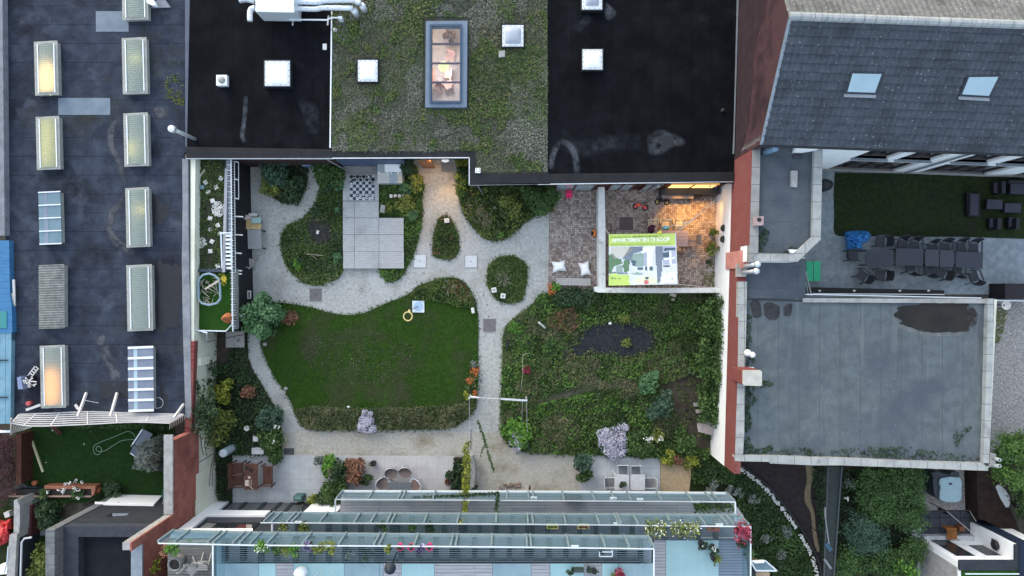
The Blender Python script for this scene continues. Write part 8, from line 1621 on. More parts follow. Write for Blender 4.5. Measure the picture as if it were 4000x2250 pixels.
# ================================================================= planting
def poly(pts,z=.04): return UP(pts,z)
hmul=[poly(pond,.07)]; pc=np.mean(pond,axis=0); hm2=poly([tuple(pc+(np.array(q)-pc)*1.03) for q in pond],.07)
cover('grass',poly(B7),260,LM['lawnblade'],.05,.05,.04,sc=.5,seed=2,label='short mown lawn grass',asp=.22,var=.24)
strip=poly([(1150,1600),(1220,1582),(1400,1590),(1600,1588),(1760,1582),(1850,1560),(1850,1600),(1826,1634),(1772,1667),(1690,1675),(1441,1680),(1215,1677),(1172,1650)])
cover('tall_grass',strip,420,LM['drygrass'],.5,.13,.04,sc=1.1,seed=4,label='tall dry grasses along the lower edge of the lawn',asp=.09,flat=.2)
cover('tall_grass',strip,220,LM['mid'],.4,.06,.04,sc=1.3,seed=14,thr=.42,label='green weeds among the tall dry grasses')
cover('wildflowers',poly([(1600,1150),(1640,1116),(1731,1088),(1806,1098),(1845,1150),(1862,1200),(1800,1200),(1700,1175),(1620,1172)]),420,LM['meadow'],.3,.07,.04,sc=1.2,seed=5,label='wild planting at the top corner of the lawn')
cover('wildflowers',poly([(1730,1090),(1806,1098),(1848,1165),(1800,1180),(1740,1140)]),300,LM['rust'],.3,.06,.04,sc=1.5,seed=6,thr=.4,label='brown seed heads at the top corner of the lawn')
cover('wildflowers',poly([(1640,1120),(1700,1100),(1720,1130),(1660,1150)]),350,LM['yelgreen'],.3,.06,.04,sc=1.5,seed=7,label='yellow-green leaves at the top of the lawn')
for k,(B,mt,d_,hh) in enumerate(((B2,'meadow',520,.28),(B3,'meadow_g',420,.28),(B4,'meadow',600,.25),(B5,'meadow',560,.45),(B6,'meadow',560,.2))):
 ho=[poly(mulch2,.07)] if k==0 else [UP([(1478,846),(1580,846),(1580,1050),(1478,1050)],.2),UP([(1470,640),(1578,640),(1578,720),(1470,720)],.5),UP([(1515,752),(1600,752),(1600,780),(1515,780)],.05)] if k==1 else []
 cover('groundcover',poly(B),d_,LM[mt],hh,.065,.04,ho,1.0,20+k,label='mixed low planting of the '+['deck bed','strip right of the deck','teardrop bed','bed below the black roof','oval bed'][k])
cover('groundcover',poly(B2),160,LM['bluegreen'],.35,.06,.04,[poly(mulch2,.07)],1.4,27,thr=.5,label='blue-green weeds of the deck bed')
cover('groundcover',poly(B4),160,LM['rust'],.3,.06,.04,(),1.8,28,thr=.55,label='brown tufts of the teardrop bed')
cover('groundcover',poly(B5),170,LM['yelgreen'],.6,.07,.04,(),1.3,29,thr=.5,label='pale leaves of the bed below the black roof')
cover('groundcover',poly(B5),150,LM['drygrass'],.6,.11,.04,(),1.2,30,thr=.52,label='dry stems of the bed below the black roof',asp=.1)
cover('groundcover',poly(B1),420,LM['dark'],.3,.07,.04,(),1.2,33,label='dark low planting of the round bed')
cover('groundcover',poly(B8),330,LM['dark'],.4,.07,.04,[UP([(849,1299),(900,1299),(900,1420),(849,1420)],.04)],1.0,34,label='dark undergrowth left of the side path')
cover('groundcover',poly(B8),130,LM['mid'],.5,.07,.04,[UP([(849,1299),(900,1299),(900,1420),(849,1420)],.04)],1.3,35,thr=.48,label='green weeds left of the side path')
soil=[UP(smooth(tp(h,(1150,860),(1300,800),(1420,760),(1560,780),(1560,900),(1540,1080),(1560,1190),(1500,1260),(1560,1330),(1700,1400),(1690,1440),(1500,1440),(1380,1260),(1310,1130),(1220,1010)),3),.06)]
trail=[UP(smooth(tp(h,(-40,1010),(120,950),(330,880),(520,760),(600,800),(700,820),(900,800),(900,880),(600,890),(450,920),(250,980),(60,1050)),3),.055)]
cover('meadow',poly(B9),330,LM['meadow'],.26,.06,.04,[hm2,UP(pondtail,.06)]+soil+trail,.8,50,label='rough meadow grass of the right garden')
cover('meadow',poly(B9),230,LM['meadow_g'],.4,.07,.04,hmul+soil+trail,.8,51,thr=.47,label='greener patches of the right meadow')
cover('meadow',poly(B9),420,LM['drygrass'],.3,.1,.04,[hm2]+soil,.55,84,thr=.53,label='dry grass wisps through the right meadow',asp=.12)
cover('meadow',poly(B9),60,LM['dark'],.45,.07,.04,hmul+soil+trail,1.0,52,thr=.5,label='dark weeds of the right meadow')
cover('meadow',poly([(1962,1300),(2030,1240),(2060,1300),(2060,1500),(2040,1590),(1957,1600),(1962,1400)]),420,LM['bright'],.12,.055,.04,(),1.1,53,label='bright short grass beside the main path')
cover('meadow',poly(tp(h,(20,900),(330,820),(560,720),(900,740),(700,800),(300,870),(20,1000))),300,LM['meadow_g'],.25,.06,.04,trail,1.1,54,label='light green grass above the trodden trail')
cover('meadow',poly(tp(h,(0,1030),(500,930),(850,900),(840,1100),(500,1120),(0,1130))),400,LM['bright'],.3,.065,.04,(),1.2,55,thr=.42,label='light green weeds below the trodden trail')
cover('tall_grass',poly(tp(h,(40,1180),(200,1120),(360,1200),(330,1330),(120,1380),(40,1290))),330,LM['drygrass'],.55,.14,.05,(),1.4,56,label='pale dry grass tuft in the lower meadow',asp=.09,flat=.2)
cover('tall_grass',poly(tp(h,(90,170),(330,120),(420,250),(330,360),(200,350),(90,280))),280,LM['rust'],.5,.1,.05,(),1.4,57,label='reddish dry weeds at the left end of the dark mulch',asp=.12)
cover('meadow',soil[0],110,LM['meadow'],.2,.06,.06,(),1.1,96,thr=.48,label='sparse weeds over the bare soil by the white wall')
cover('meadow',trail[0],150,LM['meadow'],.12,.06,.05,(),1.3,97,thr=.4,label='sparse grass over the trodden trail')
cover('meadow',UP(pondtail,.07),170,LM['meadow'],.15,.06,.06,(),1.3,98,thr=.45,label='weeds over the left end of the mulch bed')
cover('moss',hmul[0],22,LM['mid'],.06,.05,.07,(),1.6,58,thr=.5,label='few weeds in the long dark mulch bed')
cover('groundcover',UP([(2700,1800)]+[(x-26,y+10) for x,y in cur[3:]]+[(2700,2320)],.03),300,LM['mid'],.3,.075,.03,[UP([(2640,1930),(2925,1930),(2945,2300),(2640,2300)],2)],.8,60,label='dark green ground cover inside the curved edging')
cover('groundcover',UP([(2700,1800)]+[(x-26,y+10) for x,y in cur[3:]]+[(2700,2320)],.03),150,LM['dark'],.4,.08,.03,[UP([(2640,1930),(2925,1930),(2945,2300),(2640,2300)],2)],1.0,61,thr=.48,label='darker weeds inside the curved edging')
cover('groundcover',UP(tp(tE,(1130,420),(1260,420),(1240,1500),(1215,1200)),.02),260,LM['dark'],.3,.08,.02,(),1.0,62,label='dark weeds along the net fence')
cover('grass',UP(L2,.03),300,LM['dark'],.05,.05,.03,[UP(tp(z5,(1300,0),(2700,0),(2700,1250),(1350,1100)),.03)],.6,63,label='dark lawn of the house terrace',asp=.22)
cover('groundcover',UP([(765,628),(885,628),(893,1055),(770,1058)],ZT),330,LM['meadow'],.12,.055,ZT,(),1.3,64,thr=.38,label='weeds between the slabs of the roof garden')
cover('groundcover',UP(tp(q0,(210,1110),(560,1060),(580,1500),(210,1500)),.02),300,LM['mid'],.3,.07,.02,(),1.2,65,label='weeds in the lower left garden corner')
cover('groundcover',UP(tp(q0,(640,0),(1590,0),(1590,60),(640,45)),.03),300,LM['mid'],.5,.07,.02,(),1.3,66,label='weeds in the shade below the lattice fence')
cover('groundcover',UP(tp(tF,(1650,250),(1770,250),(1760,380),(1690,600),(1640,600)),.02),380,LM['moss'],.08,.05,.02,(),1.1,67,label='green moss at the edge of the gravel yard')
bush('dark_shrub','blue-green rounded shrub in the round bed, upper middle','shrub',*a(960,290),.95,1.3,LM['bluegreen'],1500,.085,.05,lobes=[(0,0,.8),(-.5,.3,.5),(.4,.5,.45),(.1,-.5,.5)])
bush('yellow_shrub','yellow-green shrub at the left edge of the round bed','shrub',*a(890,450),.48,1.0,LM['yelgreen'],700,.075,.05)
bush('dark_shrub','near-black shrub at the lower right of the round bed','shrub',*a(1070,490),.8,.9,LM['dark'],1000,.085,.05,lobes=[(0,0,.8),(.4,.4,.6),(.2,-.4,.5)])
bush('dark_shrub','dark green shrub at the upper end of the deck bed','shrub',*a(1420,310),.85,1.0,LM['mid'],1100,.08,.05,lobes=[(0,0,.8),(.5,-.3,.6),(-.5,.1,.5)])
bush('leafy_plant','green leafy plant overhanging the deck edge above the chessboard','plant',*a(1510,420),.3,.6,LM['fresh'],200,.08,.05)
for k,(x,y) in enumerate(((1120,1170),)): bush('bright_weed','bright green weed patch in the deck bed','plant',*a(x,y),.22,.3,LM['bright'],200,.06,.05,lobes=[(-.3,.7,.7),(0,0,.8),(.4,-.8,.7)])
bush('leafy_plant','leafy weed at the lower right corner of the deck bed','plant',*a(1500,1100),.25,.4,LM['fresh'],130,.08,.05); bush('leafy_plant','round pale green weed at the deck edge half way down the deck bed','plant',*a(1500,660),.14,.4,LM['fresh'],70,.07,.05)
bush('dark_shrub','very dark shrub beside the garden store','shrub',*b(480,270),.5,1.1,LM['dark'],800,.08,.05,lobes=[(0,0,.9),(-.5,.8,.6),(.4,-.5,.6)])
bush('yellow_shrub','yellow tinted shrub at the lit corner of the entrance path','shrub',*b(560,390),.42,.8,LM['yelgreen'],420,.085,.05,lobes=[(0,0,.9),(-.2,-.8,.7)])
bush('leafy_plant','round-leaved green plant above the row of pale stones','plant',*b(450,450),.36,.5,LM['fresh'],200,.09,.05)
bush('yellow_shrub','broad yellowish shrub below the row of pale stones','shrub',*b(450,610),.55,.6,LM['yelgreen'],600,.07,.05); bush('leafy_plant','fresh green plant below the yellowish shrub beside the deck','plant',*b(520,710),.28,.4,LM['fresh'],200,.07,.05)
bush('leafy_plant','pale green weed beside the grey stone block','plant',*b(285,640),.25,.4,LM['yelgreen'],100,.08,.05)
bush('yellow_shrub','golden shrub at the lit corner of the black roof','shrub',*b(995,210),.4,1.2,LM['yellow'],300,.08,.05); bush('dark_shrub','dark shrub along the right side of the entrance path','shrub',*b(985,350),.5,1.0,LM['mid'],650,.08,.05,lobes=[(0,0,.8),(.1,-.9,.7),(0,-1.6,.6)])
bush('dark_shrub','dark leafy shrub below the black roof, right part','shrub',*b(1690,560),.95,1.3,LM['mid'],1300,.08,.05,lobes=[(0,0,.8),(-.6,.3,.7),(.6,.2,.6),(.1,-.5,.5)])
bush('pale_shrub','pale dotted shrub in the middle of the bed below the black roof','shrub',*b(1420,640),.6,.9,LM['yelgreen'],420,.075,.05); bush('pale_shrub','grey-green shrub at the left of the bed below the black roof','shrub',*b(1180,740),.5,.7,LM['drygrass'],420,.085,.05,asp=.25)
bush('leafy_plant','bright green weed at the bottom tip of the bed below the black roof','plant',*b(1330,890),.22,.3,LM['bright'],140,.06,.05)
def twigs(name,label,cat,x,y,r,h,n=14,z=.05,mat=None,rad=.014):
 c_=U(x,y,z); t=thing(name,label,cat,(c_[0],c_[1],z)); m=MB()
 for k in range(n):
  an=6.283*k/n+random.uniform(-.2,.2); l=r*random.uniform(.6,1.1); hh=h*random.uniform(.6,1)
  p1=(c_[0]+l*.45*math.cos(an),c_[1]+l*.45*math.sin(an),z+hh*.6); p2=(c_[0]+l*math.cos(an+.15),c_[1]+l*math.sin(an+.15),z+hh)
  m.tube([(c_[0],c_[1],z),p1,p2],rad,4,.006)
  for s in (-.5,.5): m.tube([p1,(p1[0]+l*.4*math.cos(an+s),p1[1]+l*.4*math.sin(an+s),z+hh*.9)],rad*.55,4,.004)
 m.build('branches',mat or C('twig_grey',(.24,.24,.19)),t); return t
twigs('bare_shrub','bare grey branching shrub in the middle of the oval bed','shrub',*b(1375,1310),.52,.9)
twigs('bare_branch','pale bare branches leaning over the courtyard corner of the shrub bed','branches',*b(1720,550),.7,1.3,7); twigs('bare_branch','pale forked bare branch at the left of the shrub bed below the black roof','branches',*b(1120,620),.5,.9,4,mat=C('twig_pale',(.3,.29,.24)))
twigs('bare_branch','thin pale twig at the top corner of the lawn','branches',*c(850,50),.5,.6,4,mat=C('twig_pale',(.3,.29,.24)))
tr=bush('small_tree','fresh green small tree at the upper left corner of the lawn','tree',1055,1237,1.0,2.4,LM['fresh'],2000,.10,.05,lobes=[(0,0,.7),(-.55,.25,.5),(.1,.75,.5),(.65,.25,.45),(.15,-.55,.5),(-.4,-.5,.4)],part='crown')
m=MB(); x,y=U(1055,1237,1.2); m.tube([(x,y,.04),(x+.05,y,.9),(x,y+.05,1.8)],.06,7,.02); m.build('trunk',MT['bark'],tr)
bush('rusty_shrub','bare reddish twiggy shrub right of the small green tree','shrub',*d(1060,350),.45,.5,LM['rust'],260,.06,.05)
bush('yellow_shrub','bright yellow shrub among the dark bed left of the side path','shrub',*d(450,1040),.75,1.2,LM['yellow'],650,.10,.05,lobes=[(-.5,.15,.45),(0,0,.6),(.3,.6,.4),(.1,-.35,.4)])
bush('rusty_shrub','rust red shrub right of the bright yellow shrub','shrub',*d(685,1025),.35,.7,LM['rust'],300,.09,.05)
bush('dark_shrub','large grey-green shrub overhanging the side path','shrub',*d(890,1270),.75,1.0,LM['bluegreen'],900,.085,.05,lobes=[(0,0,.8),(.4,.3,.5),(-.4,-.3,.6)])
bush('yellow_shrub','large mottled yellow-green shrub at the red brick wall','shrub',*d(400,1340),1.1,1.6,LM['yelgreen'],1300,.09,.05,lobes=[(0,0,.8),(-.4,-.4,.6),(.45,.2,.5),(-.2,.6,.4)])
bush('dark_shrub','dark shrub with white blossoms above the left patio','shrub',*e(890,120),.65,.8,LM['mid'],800,.085,.05); bush('dark_shrub','green shrub spilling onto the left patio','shrub',*e(905,270),.55,.7,LM['mid'],600,.085,.05,lobes=[(0,0,.8),(.2,-.5,.6)])
t=thing('white_flower','two white blossoms on the dark shrub beside the side path','flower',(*U(*e(920,42),.9),.9)); P=np.concatenate([np.array(U3(*e(x,y),.95))+RNG.normal(0,.04,(14,3)) for x,y in ((905,42),(942,40),(895,180))]); leaves('blossom',LM['whitefl'],P,.045,t)
iv=thing('climbing_plant','dark creeper hanging down the cream wall from the brick wall top','creeper',(*U(*d(250,1100),1.5),.05)); P=[];D=[]
for k in range(26):
 x=random.uniform(160,330); y0=random.uniform(920,1150); L__=random.uniform(60,260)
 for j in range(26): s=random.random(); P.append(U3(*d(x+random.gauss(0,6),y0+L__*s),2.6-1.2*s*random.random()))
for k in range(16):
 x=random.uniform(90,330); y=random.uniform(1200,1449)
 for j in range(60): P.append(U3(*d(x+random.gauss(0,26),y+random.gauss(0,26)),2.2+random.uniform(-.5,.6)))
for x,y in ((300,780),(310,830),(330,870),(300,940),(310,960)):
 for j in range(40): P.append(U3(*d(x+random.gauss(0,16),y+random.gauss(0,16)),1.2+random.uniform(-.2,.2)))
leaves('foliage',LM['dark'],P,.08,iv,flat=.3)
m=MB()
for pts in (((70,400),(60,330),(160,400),(200,370),(330,290)),((160,100),(175,250),(190,330)),((200,110),(215,250),(235,310)),((250,130),(240,230),(262,320)),((330,300),(300,420),(290,520),(285,600)),((335,310),(318,430),(312,600))): m.tube(smooth_open([U3(*e(*p),1.9) for p in pts],3),.02,5)
m.build('stem',C('vine_stem',(.06,.05,.045)),iv)
bush('bright_shrub','bright yellow-green shrub between the left and middle patios','shrub',*e(1440,390),.45,1.0,LM['bright'],600,.085,.05,lobes=[(0,0,.8),(0,.8,.6),(-.1,-.6,.6)])
bush('dark_shrub','dark tall shrub between the patios, next to the maple','shrub',*e(1540,420),.5,1.1,LM['dark'],600,.08,.05); bush('dark_shrub','dark leafy shrub between the patios at the gallery edge','shrub',*e(1490,600),.75,1.2,LM['mid'],1200,.08,.05,lobes=[(0,0,.8),(.2,.4,.6),(-.3,-.3,.6),(0,-.7,.5)])
bush('dark_shrub','near-black shrub at the window corner of the left patio','shrub',*e(1375,690),.4,.9,LM['dark'],400,.08,.05)
bush('yellow_flower','bright yellow flowering plant beside the white panel','plant',*e(1290,715),.32,.6,LM['yellow'],260,.08,.05); bush('pale_plant','pale leafed plant in front of the white panel','plant',*e(1260,785),.45,.9,LM['yelgreen'],160,.09,.05,lobes=[(-.5,0,.6),(.4,.1,.6)])
bush('pale_plant','thin pale grass tuft on the bright shrub between the patios','plant',*e(1470,430),.25,1.1,LM['drygrass'],120,.1,.05,asp=.15)
bush('maple','reddish brown maple in a pot on the middle patio','maple',*e(1690,430),.72,1.2,LM['rust'],1000,.075,.05,lobes=[(0,0,.7),(-.4,.4,.5),(.4,.5,.4),(-.3,-.4,.5),(.1,-.55,.4)],part='crown')
pl=thing('ivy_planter','concrete edged planter filled with dark ivy right of the middle patio','planter',(*U(*f(980,480),.4),.01)); MB().pp(tp(f,(985,325),(1080,318),(1105,420),(1095,600),(1050,640),(1050,350),(985,350)),.012,.45).build('edge',MT['concrete'],pl); MB().pp(tp(f,(905,340),(984,345),(1048,352),(1048,640),(870,645)),.012,.35).build('soil',C('soil_dk',(.018,.015,.012)),pl)
cover('ivy',UP(tp(f,(900,335),(990,345),(1000,640),(870,650)),.4),650,LM['dark'],.45,.07,.35,(),1.5,70,parent=pl); cover('ivy',UP(tp(f,(1050,560),(1135,600),(1130,640),(1000,645)),.3),400,LM['dark'],.4,.07,.1,(),1.5,71,parent=pl)
vn=thing('yellow_vine','yellow-green vine climbing the cable from the planter up to the galleries','vine',(*U(*f(1020,480),.5),.4)); P=[]
for pts,n,w in ((((1040,190,.6),(1012,250,.9),(1022,330,1.2)),120,14),(((1020,330,1.2),(1020,480,1.6),(1010,620,2.6),(1010,700,3.6)),900,17),(((1010,700,3.6),(1005,820,4.9),(985,880,5.8),(958,950,7.3)),360,11)):
 Q=smooth_open(pts,8)
 for k in range(n): x,y,z=Q[random.randrange(len(Q))]; P.append(U3(*f(x+random.gauss(0,w),y+random.gauss(0,9)),z+random.gauss(0,.08)))
leaves('foliage',LM['yellow'],P,.075,vn,np.clip(RNG.normal(.38,.22,len(P)),0,1))
m=MB(); m.tube([U3(*f(1040,190),.6),U3(*f(1020,330),1.2),U3(*f(1015,620),2.6),U3(*f(958,960),7.3)],.015,5); m.build('stem',C('vine_stem',(.06,.05,.045)),vn)
vn=thing('hanging_vine','thin green vine strand hanging over the gravel right of the yellow vine','vine',(*U(*f(1210,250),.5),.3)); P=[]; Q=smooth_open(((1130,-10,.5),(1165,90,.6),(1195,190,.7),(1225,290,.9),(1250,380,1.0),(1280,450,1.2)),10)
for k in range(230): x,y,z=Q[random.randrange(len(Q))]; P.append(U3(*f(x+random.gauss(0,6),y+random.gauss(0,8)),z))
for k in range(40): s=random.random(); P.append(U3(*f(1195-45*s,190+130*s),.7))
leaves('foliage',LM['mid'],P,.06,vn); m=MB(); m.tube([U3(x,y,z) for x,y,z in [(*f(q[0],q[1]),q[2]) for q in Q]],.012,5); m.build('stem',C('vine_stem',(.06,.05,.045)),vn)
vn=thing('gallery_vine','dark vine trailing along the lowest gallery rail and down its glass','vine',(*U(1930,1940,Z1+1),Z1)); P=[]
for k in range(420): s=random.random(); P.append(U3(*f(490+830*s,715-45*s+random.gauss(0,8)),Z1+.6+.3*random.random()))
for k in range(160): s=random.random(); P.append(U3(*f(1322-28*s+random.gauss(0,8),660+210*s),Z1+1+1.5*s))
leaves('foliage',LM['dark'],P,.065,vn)
bush('leafy_shrub','dark shrub growing over the right patio corner','shrub',*i_(430,350),.5,.8,LM['bluegreen'],500,.085,.05); bush('leafy_shrub','star-leaved green plant at the left edge of the right patio','shrub',*i_(432,470),.42,.6,LM['mid'],320,.1,.05)
def aster(label,x,y,r,h,n,lobes=None):
 t=bush('aster','%s'%label,'aster',x,y,r,h,LM['aster'],n*2,.03,.05,lobes=lobes,part='blossom',asp=.8,flat=.9); c_=U(x,y,.3); P=[];q=[]
 for dx,dy,rs in (lobes or [(0,0,1)]):
  p_,k_=clumps((c_[0]+dx*r,c_[1]+dy*r),r*rs,h*.75,int(n*.3*rs*rs),10,.05); P.append(p_); q.append(k_)
 leaves('foliage',LM['bluegreen'],np.concatenate(P),.07,t,np.concatenate(q)); return t
aster('large pale violet aster cushion at the top of the right patio',*i_(705,175),.98,.6,2600,[(0,0,.7),(-.35,.35,.5),(.3,-.35,.5),(.55,.75,.35),(-.1,-.5,.4)])
aster('pale violet aster below the lawn in the tall grass strip',*c(95,1310),.62,.6,1400,[(0,-.2,.7),(0,.5,.5),(-.3,-.4,.5),(.4,-.5,.4)])
aster('pale violet aster at the lower left corner of the meadow',*f(1490,150),.58,.6,1000,[(0,-.2,.6),(-.25,.5,.4),(.3,.3,.35),(.15,-.6,.5)])
t=bush('bright_shrub','light green shrub beside the aster at the meadow corner','shrub',*f(1480,80),.85,.7,LM['bright'],900,.08,.05,lobes=[(-.3,.2,.6),(.5,.2,.7),(.3,-.4,.6)])
bush('dark_shrub','dark green shrub right of the large violet aster','shrub',*i_(950,180),.85,.8,LM['mid'],1200,.085,.05,lobes=[(0,0,.8),(.3,-.4,.6),(-.3,.5,.5)])
for x,y,n,lb in ((1055,155,40,'larger white flower cluster right of the large aster'),(1160,155,24,'smaller white flower cluster right of the large aster')): t=thing('white_flower',lb,'flower',(*U(*i_(x,y),.8),.06)); P=np.array(U3(*i_(x,y),.85))+RNG.normal(0,1,(n,3))*np.array([.09,.07,.04]); leaves('blossom',LM['whitefl'],P,.045,t); m=MB(); c_=U3(*i_(x,y),.85); m.tube([(c_[0],c_[1],.05),c_],.02,5); m.build('stem',C('stem_g',(.04,.07,.02)),t)
bush('yellow_shrub','small yellow-green grassy tuft above the sand patch','shrub',*i_(1105,115),.4,.5,LM['yelgreen'],260,.08,.05); bush('dark_shrub','round dark green shrub above the sand patch','shrub',*i_(1380,200),.55,.7,LM['mid'],600,.08,.05); bush('lime_shrub','lime green round bush at the upper left of the sand patch','shrub',*i_(1215,318),.42,.5,LM['yellow'],420,.075,.02,lobes=[(0,0,.9),(.2,.5,.5)])
bush('yellow_shrub','round bush of bright yellow flowers at the upper right of the sand patch','shrub',*i_(1435,366),.42,.5,LM['yellow'],480,.06,.02)
bush('dark_shrub','small dark shrub between lime bush and yellow flowers','shrub',*i_(1310,340),.3,.4,LM['rust'],200,.07,.02)
for x,y,r,n,mt,lb in ((1575,828,.22,120,'red','round bright red flower in the meadow beside the cane'),):
 t=bush('red_flower',lb,'flower',*c(x,y),r,.5,LM[mt],n,.06,.05,part='blossom')
for x,y,r,mt,lb in ((1812,70,.3,'orange','orange flower clump at the corner of the slatted bench'),(1098,838,.26,'orange','larger orange flower clump at the lawn edge of the main path'),(1055,935,.2,'orange','small orange flower clump below the larger one at the lawn edge'),(1030,1065,.24,'yellow','yellow-orange clump at the left mast of the cable gate'),(1100,1050,.14,'orange','tiny orange clump right of the yellow clump at the cable gate')): bush('orange_flower',lb,'flower',*c(x,y),r,.4,LM[mt],140,.06,.05,part='blossom')
cover('groundcover',poly(tp(c,(1050,770),(1130,770),(1120,960),(1120,1200),(1020,1250),(1010,960))),300,LM['meadow'],.4,.07,.05,(),1.5,73,label='mixed planting at the lower right lawn edge')
bush('pale_plant','whitish flower tuft at the top of the orange clumps by the path','plant',*c(1092,780),.2,.35,LM['silver'],90,.06,.05)
bush('lime_weed','round lime green plant at the upper meadow corner beside the path','plant',*c(1480,430),.36,.35,LM['bright'],350,.06,.05)
bush('dark_shrub','dark green shrub at the courtyard corner of the meadow','shrub',*g(330,1330),.9,.6,LM['dark'],900,.085,.05,lobes=[(0,0,.7),(.7,-.2,.6),(-.6,-.2,.5)]); bush('green_plant','fresh green leaves beside the orange flower at the bench','plant',*g(175,1265),.3,.5,LM['bright'],140,.08,.05)
for x,y,r,mt,lb in ((1040,820,.6,'fresh','fresh green shrub in the middle of the meadow, below the mulch bed'),(1150,1030,.75,'bluegreen','dark blue-green shrub beside the bare soil'),(1600,880,.5,'mid','bushy shrub in the meadow near the square frame')): bush('meadow_shrub',lb,'shrub',*h(x,y),r,.8,LM[mt],700,.085,.05,lobes=[(0,0,.8),(.3,.6,.5),(-.4,-.4,.6)])
bush('green_plant','small yellow-green weed in the dark mulch bed','plant',*h(825,455),.3,.3,LM['yelgreen'],120,.07,.07); bush('green_plant','lime weed at the top edge of the dark mulch bed','plant',*h(800,218),.32,.4,LM['yelgreen'],200,.08,.05); bush('green_plant','clump of weeds at the left part of the dark mulch bed','plant',*h(135,480),.5,.4,LM['mid'],350,.07,.05)
iv=thing('wall_ivy','dense green ivy mass along the foot of the white garden wall','ivy',(*U(*h(1640,620),.5),.04)); P=[]
for k in range(70):
 y=60+1120*k/69; x=1640+45*math.sin(k*1.9)+25*math.sin(k*.7)-(.03*y); r=random.uniform(20,55)
 for j in range(75): P.append(U3(*h(x+random.gauss(0,r*.8),y+random.gauss(0,r*.6)),random.uniform(.2,1.5)))
for k in range(34):
 Y_=U(0,h(0,70+1090*k/33)[1])[1]+random.gauss(0,.1); zm=random.uniform(.7,2.0); m_=int(70*zm); yy=Y_+RNG.normal(0,.2,m_); P+=np.column_stack([wx(yy)-.04-np.abs(RNG.normal(0,.14,m_)),yy,RNG.uniform(.2,1,m_)*zm]).tolist()
P=np.array(P); P[:,0]=np.minimum(P[:,0],wx(P[:,1])-.03); leaves('foliage',LM['mid'],P,.085,iv,np.clip(field(P[:,:2],1.4,77)*1.1-.1+RNG.normal(0,.2,len(P)),0,1),flat=.3)
m=MB()
for k in range(14): y=80+1080*k/13; p0=U3(*h(1600,y),.05); m.tube([p0,(p0[0]+.3,p0[1],.8),(wx(p0[1])-.04,p0[1]+.1,1.4)],.018,5,.006)
m.build('stem',MT['bark'],iv)
def fol(label,pts,n,h0,h1,mt,leaf=.1,name='shrub',cat='shrub'):
 t=thing(name,label,cat,(*U(*np.mean(pts,axis=0),h0),.02)); Q=UP(smooth(pts,3),h0); k=0; ctr=scatter(Q,n/22/ max(1,abs(sum(Q[i-1][0]*Q[i][1]-Q[i][0]*Q[i-1][1] for i in range(len(Q))))/2)); P=[];tt_=[]
 for cx,cy in ctr:
  z=random.uniform(h0,h1); u_=random.random(); m_=55; g_=RNG.normal(0,1,(m_,3))*np.array([.17,.17,.14]); P.append(np.array([cx,cy,z])+g_); tt_.append(np.clip(.6*u_+.4*RNG.random(m_),0,1))
 P=np.concatenate(P); P[:,2]=np.maximum(P[:,2],.05); leaves('crown',LM[mt],P,leaf*.68,t,np.concatenate(tt_),asp=.42)
 c_=np.mean(Q,axis=0); m=MB()
 for k in range(7): q_=Q[int(len(Q)*k/7)]; m.tube([(c_[0],c_[1],.02),((c_[0]*2+q_[0])/3,(c_[1]*2+q_[1])/3,h0*.7),((c_[0]+q_[0]*2)/3,(c_[1]+q_[1]*2)/3,h0)],.06,6,.015)
 m.build('trunk',MT['bark'],t); return t
fol('large dark conifer-like shrub between net fence and pebble bed',tp(tD,(400,450),(700,430),(900,440),(930,600),(910,760),(930,900),(900,960),(760,980),(560,900),(400,850),(330,650)),4200,.8,1.7,'mid',.11,'large_shrub')
fol('dark spiky shrub below the large conifer-like shrub',tp(tD,(280,830),(500,960),(560,1060),(450,1180),(300,1180),(230,1000)),1600,.7,1.6,'bluegreen',.1)
fol('leafy green shrub at the foot of the net fence',tp(tD,(170,1200),(330,1180),(420,1300),(330,1430),(170,1430)),1100,.5,1.3,'mid',.09); fol('mixed shrub with lime leaves at the bottom edge left of the white house',tp(tD,(450,1180),(700,1180),(800,1300),(780,1449),(500,1449)),1700,.6,1.5,'mid',.1)
bush('lime_shrub','lime green leaf cluster at the bottom edge left of the white house','shrub',*tD(715,1330),.6,1.6,LM['bright'],260,.1,.4); fol('dark shrub at the entrance of the white house',tp(tD,(790,1100),(960,1090),(980,1200),(900,1270),(800,1240)),900,.5,1.2,'mid',.09)
fol('bright green tree right of the grey roof at the picture edge',tp(tD,(1640,150),(1760,100),(2000,110),(2050,500),(1990,620),(1800,560),(1660,520),(1620,300)),3000,1.2,2.6,'meadow_g',.11,'small_tree','tree')
fol('dark green tree at the lower right picture edge',tp(tD,(1800,640),(2000,560),(2060,900),(1990,1050),(1860,860)),1500,1.0,2.4,'mid',.11,'small_tree','tree')
for x,y,lb in ((262,720,'upper'),(285,1382,'lower')): t=thing('white_flower','single white blossom in the dark garden below the grey roof, '+lb,'flower',(*U(*tD(x,y),1),.02)); P=np.array(U3(*tD(x,y),1.0))+RNG.normal(0,.045,(16,3)); leaves('blossom',LM['whitefl'],P,.05,t); m=MB(); c_=U3(*tD(x,y),1.0); m.tube([(c_[0],c_[1],.02),c_],.015,5); m.build('stem',C('stem_g',(.04,.07,.02)),t)
bush('red_flower','red flowers at the very bottom edge below the net fence','flower',*tD(300,1445),.35,.6,LM['red'],160,.07,.02); bush('pale_plant','blue-grey leafed plant beside the net fence top','plant',*tD(240,555),.32,.9,LM['silver'],140,.08,.02)
